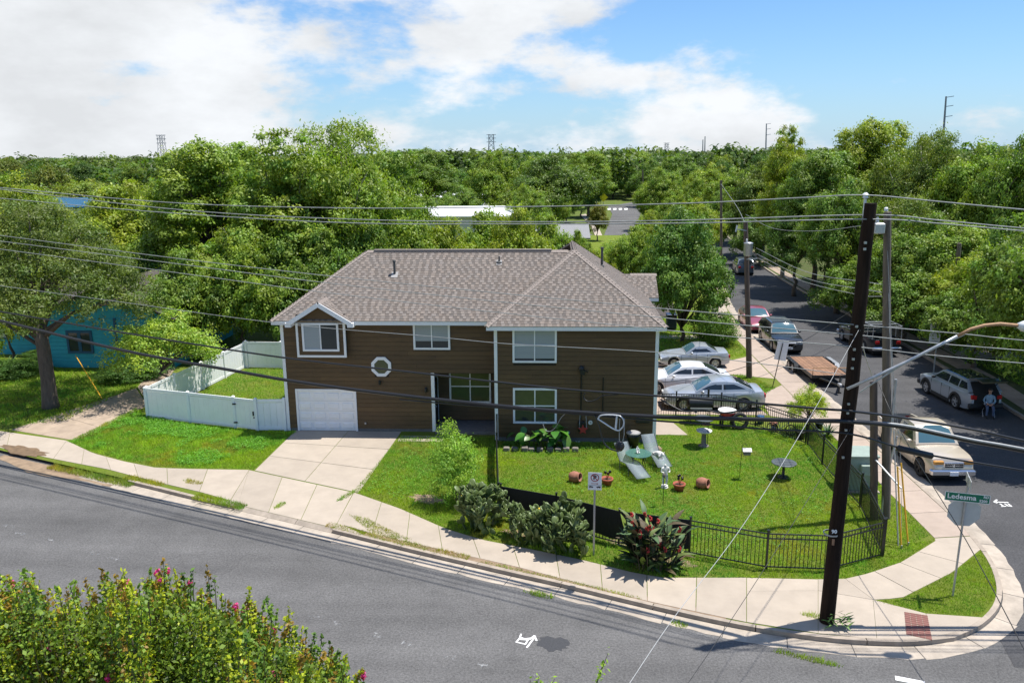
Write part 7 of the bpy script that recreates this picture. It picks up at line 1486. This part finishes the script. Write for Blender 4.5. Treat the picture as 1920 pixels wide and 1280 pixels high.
# small tree at the white fence
b_ = G(318, 745); t_ = tree('young light green tree leaning over the white vinyl fence', 312, b_[1], 583, 215, 'sparse', (1.7, 1.6, 1.3), x=b_[0])
V, Q, C, c = crown(51, dome(51, 14, .75, .65, 1.25, .35, .55, .9), 300, 36, .22, .085, droop=.3, asp=.35, spray=.4)
sap = thing('sapling', 'feathery light green sapling at the end of the dark screened fence', 'sapling', (G(857, 942)[0], G(857, 942)[1], 0)); o = link('crown', fastmesh('crown', V, Q, C, 'leaf'), None, sap); o.scale = (1.0, 1.0, 1.35); o.color = (1.6, 1.75, 1.5, 1); link('trunk', trunk_mesh(51, .9, .04, [tuple(x * np.array((1, 1, 1.35))) for x in c[::5]], 'stem', 8, .02), None, sap)
# crape myrtle in the foreground: upright leafy shoots and pink flower heads
R = np.random.default_rng(61); CMx, CMy = -5.15, 9.3
shp = []; nS = 1800
def myr_top(px): return np.interp(px, [-150, 0, 30, 120, 200, 320, 420, 470, 560, 640, 700, 760], [1120, 1095, 1075, 1090, 1068, 1050, 1088, 1115, 1165, 1220, 1285, 1340])
Ps, Ns, Cl, heads = [], [], [], []; stm = MB()
root = np.array((CMx - .3, CMy, 0.))
clu = [(R.uniform(-150, 735), R.normal() * .75, R.uniform(-24, 26), R.random()) for _ in range(110)]
for k in range(nS):
    cp, cyo, ct, ctone = clu[int(R.integers(0, len(clu)))]; px = cp + R.normal() * 20; Yd = CMy + cyo + R.normal() * .22; deep = abs(Yd - CMy); tp = myr_top(px) + ct + R.uniform(0, 1) ** 1.2 * 235 + deep * 25 + R.normal() * 9
    t = AtY(px, tp, Yd); ln = R.uniform(.45, .95); ax = unit(np.array([(t - np.array((CMx, CMy, 2.2))) * np.array((.35, .35, 1)) + R.normal(size=3) * .35]))[0]; b0 = t - ax * ln
    m = int(46 * ln / .7); s = R.uniform(0, 1, m) ** .85; P = b0 + ax * (s * ln)[:, None] + R.normal(size=(m, 3)) * (.06 * (1.15 - s))[:, None]
    Ps.append(P); Ns.append(R.normal(size=(m, 3)) + np.array((0, 0, .6))); yl = .55 * R.random() + .45 * ctone; tipr = (R.random() < .42)
    col = np.array((.78, .9, .7)) if yl < .42 else (np.array((1.7, 1.35, .45)) if yl < .68 else np.array((.42, .56, .6)))
    cc = np.tile(col * 1.2, (m, 1)) * R.uniform(.7, 1.35, (m, 1))
    if tipr: cc[s > .72] = np.array((1.6, .7, .6)) * R.uniform(.7, 1.2)
    Cl.append(cc)
    if k % 4 == 0: mid = (np.array(b0) + root) / 2 + np.array((0, 0, .4)) + R.normal(size=3) * .12; stm.tube([tuple(root + R.normal(size=3) * np.array((.15, .15, 0)) + np.array((0, 0, -.1))), tuple(mid), tuple(b0)], [.04, .022, .010], 5, False)
    stm.tube([tuple(b0), tuple(b0 + ax * ln * .95)], [.009, .003], 4, False)
    if k % 60 == 7 or (tp - myr_top(px) < 45 and R.random() < .09): heads.append(t - ax * .10)
# inner foliage between the shoots
m = 44000; px = R.uniform(-150, 700, m); Yd = CMy + R.normal(size=m) * .8; P = np.array([AtY(a, myr_top(a) + 60 + R.uniform(0, 330), y) for a, y in zip(px, Yd)]); Ps.append(P); Ns.append(R.normal(size=(m, 3)) + np.array((0, 0, .6))); Cl.append(np.tile((.75, .8, .6), (m, 1)) * R.uniform(.35, 1.5, (m, 1)))
P, Nn, Cc = np.vstack(Ps), np.vstack(Ns), np.vstack(Cl); V, Q = leaves(R, P, Nn, .058, .6)
cmt = thing('crape_myrtle', 'crape myrtle with yellow-green shoots and pink flowers in the foreground', 'shrub', (CMx, CMy, 0)); off = np.array((CMx, CMy, 0))
o = link('crown', fastmesh('crown', V - off, Q, np.repeat(np.c_[Cc, np.ones(len(Cc))], 4, axis=0), 'leaf'), None, cmt); o.color = (1.05, 1.0, .95, 1)
obj('stems', stm, 'stem', cmt)
fr = np.random.default_rng(3); fd = unit(fr.normal(size=(90, 3))); fV, fQ = leaves(fr, fd * fr.uniform(.3, 1, (90, 1)) * np.array((.055, .055, .085)), fd, .032, .9); fm = fastmesh('flower_head', fV, fQ, np.repeat(np.c_[fr.uniform(.7, 1.3, 90), fr.uniform(.6, 1.6, 90), fr.uniform(.8, 1.3, 90), np.ones(90)], 4, axis=0), 'petal')
for t in heads[:34]: o = link('flower_head', fm, None, cmt, t - off + np.array((0, 0, .03))); k = fr.uniform(.6, 1.1); o.scale = (k, k, k); o.color = (1, 1, 1, 1)
# sprigs at the bottom edge from a second shrub
Ps, Ns, stm = [], [], MB(); SX = AtY(1060, 1350, 9.0)
for px, tp in ((1140, 1224), (1128, 1250), (1010, 1268), (995, 1275), (1040, 1272), (1100, 1285)) + tuple((R.uniform(960, 1180), R.uniform(1290, 1420)) for _ in range(40)):
    t = AtY(px, tp, 9.0 + R.normal() * .25); b0 = t + np.array((-.12 + R.normal() * .05, 0, -.42)); m = 26; s = R.random(m); Ps.append(b0 + (t - b0) * s[:, None] + R.normal(size=(m, 3)) * .03); Ns.append(R.normal(size=(m, 3)) + np.array((0, 0, .6))); stm.tube([(SX[0], 9.0, 0), tuple((b0 + np.array((SX[0], 9, 1.5))) / 2), tuple(b0), tuple(t)], [.03, .015, .008, .003], 4, False)
P, Nn = np.vstack(Ps), np.vstack(Ns); V, Q = leaves(R, P, Nn, .06, .5); s2 = thing('shrub', 'few light green shoots poking up at the bottom edge of the road', 'shrub', (SX[0], 9.0, 0)); off = np.array((SX[0], 9., 0))
o = link('crown', fastmesh('crown', V - off, Q, np.tile((1.6, 1.7, .9, 1), (len(V), 1)), 'leaf'), None, s2); obj('stems', stm, 'stem', s2)

# prickly pears: every pad its own piece
pad_me = MB().sphere((0, 0, .5), (.36, .07, .5), 12, 8).mesh('pad', True); pad_me.materials.append(MAT['cactus']); a_ = pad_me.color_attributes.new('Col', 'FLOAT_COLOR', 'POINT'); a_.data.foreach_set('color', np.tile([1, 1, 1, 1], len(pad_me.vertices)))
flo_me = MB().sphere((0, 0, 0), (.04, .04, .05), 6, 5).mesh('bud', True); flo_me.materials.append(MAT['cactus_flower'])
def cactus(label, b, h, w, seed):
    r = thing('prickly_pear', label, 'cactus', (b[0], b[1], 0), 0, 'prickly pear cacti along the front fence'); rr = random.Random(seed); tips = []
    def grow(p, dirv, size, lvl):
        q = dirv.to_track_quat('Z', 'Y') ; rot = q @ Euler((0, 0, rr.uniform(0, 3.14))).to_quaternion(); o = bpy.data.objects.new('pad', pad_me); COL.objects.link(o); o.parent = r; o.location = p - Vector(r.location); o.rotation_mode = 'QUATERNION'; o.rotation_quaternion = rot; o.scale = (size, size * 1.1, size); tip = p + dirv * size * .92
        if lvl >= 6 or tip.z > h * rr.uniform(.8, 1.0): tips.append(tip); return
        for k in range(rr.choice((1, 2, 2, 3))):
            d2 = (dirv + Vector((rr.uniform(-1, 1), rr.uniform(-1, 1), rr.uniform(-.2, .6)))).normalized()
            if d2.z < .15: d2.z = .2; d2.normalize()
            nxt = tip + d2 * .0
            if abs(nxt.x - b[0]) < w and abs(nxt.y - b[1]) < .62: grow(nxt - d2 * .03, d2, size * rr.uniform(.82, 1.05), lvl + 1)
    for k in range(12): grow(Vector((b[0] + rr.uniform(-w, w) * .75, b[1] + rr.uniform(-.4, .4), -.03)), Vector((rr.uniform(-.7, .7), rr.uniform(-.7, .7), 1)).normalized(), rr.uniform(.25, .36), 0)
    for t in tips[::max(1, len(tips) // 2)][:2]: o = link('bud', flo_me, None, r, t - Vector(r.location))
cactus('leftmost prickly pear clump, beside the feathery sapling', G(903, 992), 2.1, .75, 3); cactus('middle prickly pear clump before the dark screened fence', G(993, 1014), 2.2, .75, 4); cactus('rightmost prickly pear clump beside the no-parking sign', G(1064, 1033), 2.05, .75, 9)

# canna clump and elephant ears from bent leaf blades
def blade(name, L_, W_, mt, fold=.25, bend=.35, n=6, tip=1.0):
    mb = MB(); vs = []
    for i in range(n + 1):
        t = i / n; w_ = W_ * math.sin(PI * min(.999, t ** .75 * .98 + .02)) ** .8 * .5; x = L_ * t; z = -bend * L_ * t * t; vs += [(x, -w_, z + fold * w_), (x, 0, z), (x, w_, z + fold * w_)]
    mb.add(vs, [(i * 3 + j, i * 3 + j + 1, i * 3 + j + 4, i * 3 + j + 3) for i in range(n) for j in (0, 1)]); me = mb.mesh(name, True); me.materials.append(MAT[mt]); a = me.color_attributes.new('Col', 'FLOAT_COLOR', 'POINT'); a.data.foreach_set('color', np.tile([1, 1, 1, 1], len(me.vertices))); return me
for nm in ('canna', 'elephant_ear'):
    t = MAT[nm].node_tree; b__ = t.nodes['Principled BSDF']; src = b__.inputs['Base Color'].links[0].from_socket; oi = t.nodes.new('ShaderNodeObjectInfo'); q = t.nodes.new('ShaderNodeMixRGB'); q.blend_type = 'MULTIPLY'; q.inputs[0].default_value = 1; t.links.new(src, q.inputs[1]); t.links.new(oi.outputs['Color'], q.inputs[2]); t.links.new(q.outputs[0], b__.inputs['Base Color'])
cl3 = [blade('leaf', .62, .20, 'canna', .3, b) for b in (.1, .3, .55)]
b = G(1226, 1062); ca = thing('canna_lily', 'canna clump with bronze-green leaves and red flowers before the fence', 'canna', (b[0], b[1], 0)); rr = random.Random(8)
fl_me = MB(); 
for k in range(5): a = k * 1.3; fl_me.sphere((.05 * math.cos(a), .05 * math.sin(a), .03 * k), (.045, .03, .06), 6, 5)
fl_m = fl_me.mesh('flower', True); fl_m.materials.append(MAT['canna_flower'])
for k in range(62):
    a = rr.uniform(0, 6.28); f = math.sqrt(rr.random()); x, y = .62 * f * math.cos(a), .42 * f * math.sin(a); hh = rr.uniform(.95, 1.85) * (1.05 - .3 * f); lean = Vector((x * .5, y * .5, 0)); st = Vector((x, y, 0)); top = st + lean + Vector((0, 0, hh)); loc_obj('stem', MB().tube([st - Vector((0, 0, .05)), top], .012, 5), 'stem', ca)
    for q in range(4):
        t = .12 + .27 * q + rr.uniform(-.06, .06); p = st.lerp(top, min(t, 1)); o = link('leaf', rr.choice(cl3), None, ca, p, (0, -rr.uniform(.5, 1.3), rr.uniform(0, 6.28) if rr.random() < .4 else math.atan2(y, x) + rr.uniform(-.9, .9))); o.scale = (rr.uniform(.7, 1.05),) * 3; v = rr.random(); o.color = (.95, 1.0, .95, 1) if v < .42 else ((1.5, 1.15, .8, 1) if v < .6 else ((1.2, .5, .6, 1) if v < .92 else (2.4, 1.9, .8, 1)))
    if k % 3 == 0: link('flower', fl_m, None, ca, top + Vector((rr.uniform(-.05, .05), rr.uniform(-.05, .05), rr.uniform(-.1, .16))), (0, 0, rr.uniform(0, 6))).scale = (.72, .72, .9)
ee = [blade('leaf', .66, .42, 'elephant_ear', .12, b, 7) for b in (.2, .45)]
r = thing('elephant_ear_plant', 'elephant ear plant with big heart leaves under the wing window', 'plant', (-.55, YB - .75, 0)); rr = random.Random(12)
for k in range(26):
    x, y = rr.uniform(-1.25, 1.25), rr.uniform(-.25, .3); p = Vector((x, y, rr.uniform(.35, .95))); loc_obj('stalk', MB().tube([(x * .7, y * .6, 0), p * .6 + Vector((0, 0, .1)), p], .014, 5), 'stem', r); o = link('leaf', rr.choice(ee), None, r, p, (rr.uniform(-.4, .4), rr.uniform(-.5, 1.0), rr.uniform(-2.9, -.2))); o.scale = (rr.uniform(.6, .95),) * 3; o.color = (rr.uniform(.45, 1.0), rr.uniform(.5, .95), .7, 1)
# spiky plants
sp_me = blade('leaf', .6, .06, 'canna', .4, .15)
def spiky(label, b, n, s, tint):
    r = thing('spiky_plant', label, 'plant', (b[0], b[1], 0), 0, 'spiky plants'); rr = random.Random(b[0])
    for k in range(n): o = link('leaf', sp_me, None, r, (0, 0, .05), (0, -rr.uniform(.35, 1.4), k * 2.399)); o.scale = (s * rr.uniform(.8, 1.2),) * 3; o.color = tint
spiky('dark spiky plant beside the outer corner of the back fence', G(1552, 818), 26, 1.1, (.8, 1.1, .9, 1)); spiky('tall spiky plant at the far left edge of the neighbouring lawn', G(10, 705), 24, 2.2, (1.3, 1.5, 1.0, 1))
r = thing('weed', 'leafy weed growing at the foot of the dark pole', 'weed', (PB[0] + .1, PB[1] - .25, 0)); rr = random.Random(2)
for k in range(40): a = rr.uniform(-3.6, .5); p = Vector((rr.uniform(-.1, .35) , rr.uniform(-.12, .12), rr.uniform(.05, .38))); o = link('leaf', sp_me, None, r, p, (0, -rr.uniform(-.2, .9), a)); o.scale = (.42, .9, .5); o.color = (2.0, 2.0, 1.2, 1)
# hedge by the turquoise house
for k, (px, py, w, tp) in enumerate(((95, 672, 60, 655), (75, 668, 70, 652), (225, 715, 90, 680), (20, 705, 100, 672), (270, 705, 90, 650))):
    b_ = G(px, py); tree('%s low dark shrub in front of the turquoise house' % ('first', 'second', 'third', 'fourth', 'fifth')[k], px, b_[1], tp, w, 'bush', (.75, .85, .8), name='shrub', cat='shrub', group='shrubs by the turquoise house')
tag(obj('tool_handle', MB().tube([(G(145, 693)[0], G(145, 693)[1], .9), G(192, 748)], .025, 6), 'yellow_pvc'), 'yellow guarded guy rod slanting on the neighbouring lawn', 'guy rod')

# ------------------------------------------------------------------ grass blades
def inpoly(P, poly):
    x, y = P[:, 0], P[:, 1]; r = np.zeros(len(P), bool); n = len(poly)
    for i in range(n):
        x0, y0 = poly[i]; x1, y1 = poly[(i + 1) % n]; c = ((y0 > y) != (y1 > y)) & (x < (x1 - x0) * (y - y0) / (y1 - y0 + 1e-12) + x0); r ^= c
    return r
def vnoise(P, s, seed):
    R = np.random.default_rng(seed); g = R.random((64, 64)); q = P * s; i = np.floor(q).astype(int); f = q - i; f = f * f * (3 - 2 * f); a = lambda dx, dy: g[(i[:, 0] + dx) % 64, (i[:, 1] + dy) % 64]
    return (a(0, 0) * (1 - f[:, 0]) + a(1, 0) * f[:, 0]) * (1 - f[:, 1]) + (a(0, 1) * (1 - f[:, 0]) + a(1, 1) * f[:, 0]) * f[:, 1]
def grass(label, poly, dens, h, w, seed, tint=(1, 1, 1), holes=(), z=0.0):
    R = np.random.default_rng(seed); poly = [tuple(map(float, p[:2])) for p in poly]; A = np.array(poly); lo, hi = A.min(0), A.max(0); n = int(dens * np.prod(hi - lo)); P = R.uniform(lo, hi, (n, 2)); k = inpoly(P, poly)
    for hl in holes: k &= ~inpoly(P, [tuple(map(float, q[:2])) for q in hl])
    P = P[k]; n = len(P); big = vnoise(P, .45, seed) * .6 + vnoise(P, 1.7, seed + 1) * .4; fine = vnoise(P, 5, seed + 2)
    hh = h * (.6 + .8 * fine) * R.uniform(.6, 1.3, n); a = R.uniform(0, 6.28, n); ln = R.uniform(.2, .9, n) * hh; b = R.uniform(0, 6.28, n); ww = w * R.uniform(.7, 1.3, n)
    V = np.empty((n, 3, 3)); V[:, 0] = np.c_[P[:, 0] + np.cos(a) * ww, P[:, 1] + np.sin(a) * ww, np.full(n, z - .005)]; V[:, 1] = np.c_[P[:, 0] - np.cos(a) * ww, P[:, 1] - np.sin(a) * ww, np.full(n, z - .005)]; V[:, 2] = np.c_[P[:, 0] + np.cos(b) * ln, P[:, 1] + np.sin(b) * ln, z + hh]
    br = (.8 + .6 * fine) * R.uniform(.75, 1.25, n); yl = np.clip((big - .45) * 1.5, -.3, .5); dry = np.clip((vnoise(P, .8, seed + 7) * .65 + vnoise(P, 3.1, seed + 8) * .35 - .66) * 9, 0, 1) * .75; yl = yl + dry * .5; C = np.c_[br * (1 + yl) * tint[0], br * (1 + yl * .3) * tint[1] * (1 - .28 * dry), br * (1 - yl * .4) * tint[2] * (1 + .6 * dry), np.ones(n)]
    o = link('grass', fastmesh('grass', V.reshape(-1, 3), np.arange(3 * n).reshape(n, 3), np.repeat(C, 3, axis=0), 'grass_blade')); o.color = (1, 1, 1, 1); stuff(o); o['label'] = label; o['category'] = 'grass'; return o
pxp = lambda l: [G(x, y) for x, y in l]
yard = [(-2.4, 33.7), tuple(c0[:2])] + [tuple(p) for p in front[1:]] + [tuple(G(1612, 950)[:2]), tuple(G(1541, 871)[:2]), tuple(G(1514, 834)[:2]), tuple(G(1416, 800)[:2]), (8.0, 37.1), (6.2, 37.2), (6.15, 34.7), (4.55, 34.7), (4.55, 33.7)]
grass('thick bright lawn inside the black picket fence', yard, 900, .06, .012, 1)
grass('lawn strip between the fence and the front pavement with cacti', pxp([(663, 921), (745, 826)]) + [(-6.9, 34.2), (-2.5, 34.2), (-2.45, 33.6), tuple(c0[:2])] + [tuple(p) for p in front[1:]] + pxp([(1700, 1020), (1754, 1012), (1690, 1053), (1628, 1074), (1585, 1084), (1480, 1084), (1314, 1082), (1239, 1082), (1182, 1071), (1089, 1048), (1002, 1030), (904, 1011), (835, 990), (749, 952)]), 800, .085, .011, 4, (1.0, 1.0, 1.0), holes=[blob(*G(800, 935)[:2], .62, .3, -.4, 20)])
grass('lawn strip between the side fence and the side pavement', [front[-1], (12.5, 25.2), (12.48, 36.4), (11.2, 36.4), G(1514, 834), G(1541, 871), G(1612, 950)], 600, .08, .011, 6)
grass('bright weedy front lawn left of the drive', pxp([(128, 828), (255, 766), (280, 784), (357, 794), (442, 804), (483, 808), (556, 810)]) + [(-11.95, 34.0), (-12.1, 30.0)] + pxp([(467, 879), (350, 877), (292, 875), (233, 863), (175, 848)]), 900, .10, .012, 8, (1.0, 1.08, 1.0))
grass('small triangular lawn at the street corner by the stop sign', pxp([(1637, 1127), (1690, 1123), (1785, 1075), (1838, 1033), (1859, 1063), (1868, 1100), (1866, 1119), (1838, 1155), (1736, 1149)]), 1100, .06, .010, 10, (1.05, .95, 1.0))
grass('shaded lawn inside the white fence', [(-19.4, 37), (-12.4, 35.2), (-12.4, 45.5), (-18.4, 45.8)], 300, .08, .014, 12)
grass('shaded lawn under the oak at the left', pxp([(-200, 780), (0, 800), (120, 790), (255, 725), (285, 690), (200, 700), (120, 690), (0, 670), (-200, 640)]), 200, .11, .018, 13, (.9, .95, 1))
grass('grass islands between the parking pads', pxp([(1347, 703), (1400, 702), (1455, 727), (1432, 742), (1416, 740), (1366, 717)]), 500, .08, .014, 14); grass('lawn in front of the next house beyond the pads', [(4.7, 48.3), (9.5, 48.3), (12.3, 49.7), (12.3, 62), (4.7, 62)], 160, .1, .02, 15)
weedR = np.random.default_rng(71)
def weeds(label, poly, n, seed, size=.06, tint=(.9, 1.2, 1.3)):
    R = np.random.default_rng(seed); A = np.array([p[:2] for p in poly]); P = R.uniform(A.min(0), A.max(0), (n * 6, 2)); P = P[inpoly(P, [tuple(q) for q in A])]; P = P[vnoise(P, .55, seed) + .35 * vnoise(P, 2.2, seed + 1) > .78][:n]; m = len(P) * 7
    c = np.repeat(P, 7, axis=0) + R.normal(size=(m, 2)) * .07; V, Q = leaves(R, np.c_[c, R.uniform(.05, .16, m)], R.normal(size=(m, 3)) * .5 + np.array((0, 0, 1.)), size, .6); br = R.uniform(.6, 1.3, m); C = np.c_[br * tint[0], br * tint[1], br * tint[2], np.ones(m)]
    o = link('weeds', fastmesh('weeds', V, Q, np.repeat(C, 4, axis=0), 'grass_blade')); o.color = (1, 1, 1, 1); stuff(o); o['label'] = label; o['category'] = 'weeds'
weeds('broad-leaved weeds spreading over the front lawn left of the drive', pxp([(140, 830), (255, 775), (360, 800), (520, 815), (470, 872), (300, 872), (180, 846)]), 1500, 72); weeds('low weeds scattered through the fenced lawn', yard, 1100, 73, .05, (.8, 1.0, 1.2)); weeds('low weeds in the lawn between drive and fence', pxp([(690, 920), (760, 840), (900, 850), (930, 900), (880, 985), (780, 955)]), 350, 74, .05, (.9, 1.1, 1.2))
# ragged verge between kerb and pavement
def verge(i, j, d0, d1): return [tuple(p) for p in koff(d0)[i:j]] + [tuple(p) for p in koff(d1)[i:j][::-1]]
DRY = (1.25, .85, 1.1)
grass('dry grass tufts along the broken kerb at the left', verge(near_x(70, 880), near_x(255, 915), -.30, .28), 1200, .12, .010, 16, DRY, z=-.08)
grass('dry grass on the kerb strip before the drive', verge(near_x(215, 905), near_x(300, 925), .1, .5), 900, .09, .010, 17, DRY); grass('green tuft on the kerb beside the drive apron', verge(near_x(352, 935), near_x(470, 962), -.12, .3), 1400, .13, .010, 18, (1.0, .9, 1))
grass('grass on the strip between kerb and front pavement', verge(near_x(600, 995), near_x(880, 1060), .12, .45), 1300, .06, .010, 19, DRY); grass('thin grass line behind the front kerb', verge(near_x(880, 1060), near_x(1230, 1145), .17, .32), 1100, .055, .010, 20, (1.1, .9, 1))
grass('dry grass wedge beside the drive apron', pxp([(655, 965), (690, 973), (735, 995), (772, 1012), (735, 1010), (690, 995)]), 1300, .07, .010, 21, DRY)
for k, (px, py, a, b__) in enumerate(((1012, 1108, .5, .12), (1275, 1163, .22, .14), (1510, 1225, .8, .12), (362, 904, .45, .16), (1530, 1157, .4, .12), (650, 930, .12, .5), (525, 948, .12, .3))):
    c_ = G(px, py); grass('%s tuft of weeds growing in the pavement joints' % ('first', 'second', 'third', 'fourth', 'fifth', 'sixth', 'seventh')[k], blob(c_[0], c_[1], a, b__, -.38, 60 + k), 1500, .09, .009, 30 + k, (1.0, .95, 1), z=0.0 if k not in (0, 1, 2) else RZ)
grass('verge grass across the side street', [(25.2, 34), (31, 34), (31, 48.5), (25.2, 48.5)], 120, .12, .02, 41, (.9, .85, 1)); grass('verge grass beyond the lot sign', [(25.1, 55.2), (32, 55), (32, 75), (24.8, 75)], 90, .12, .025, 42)
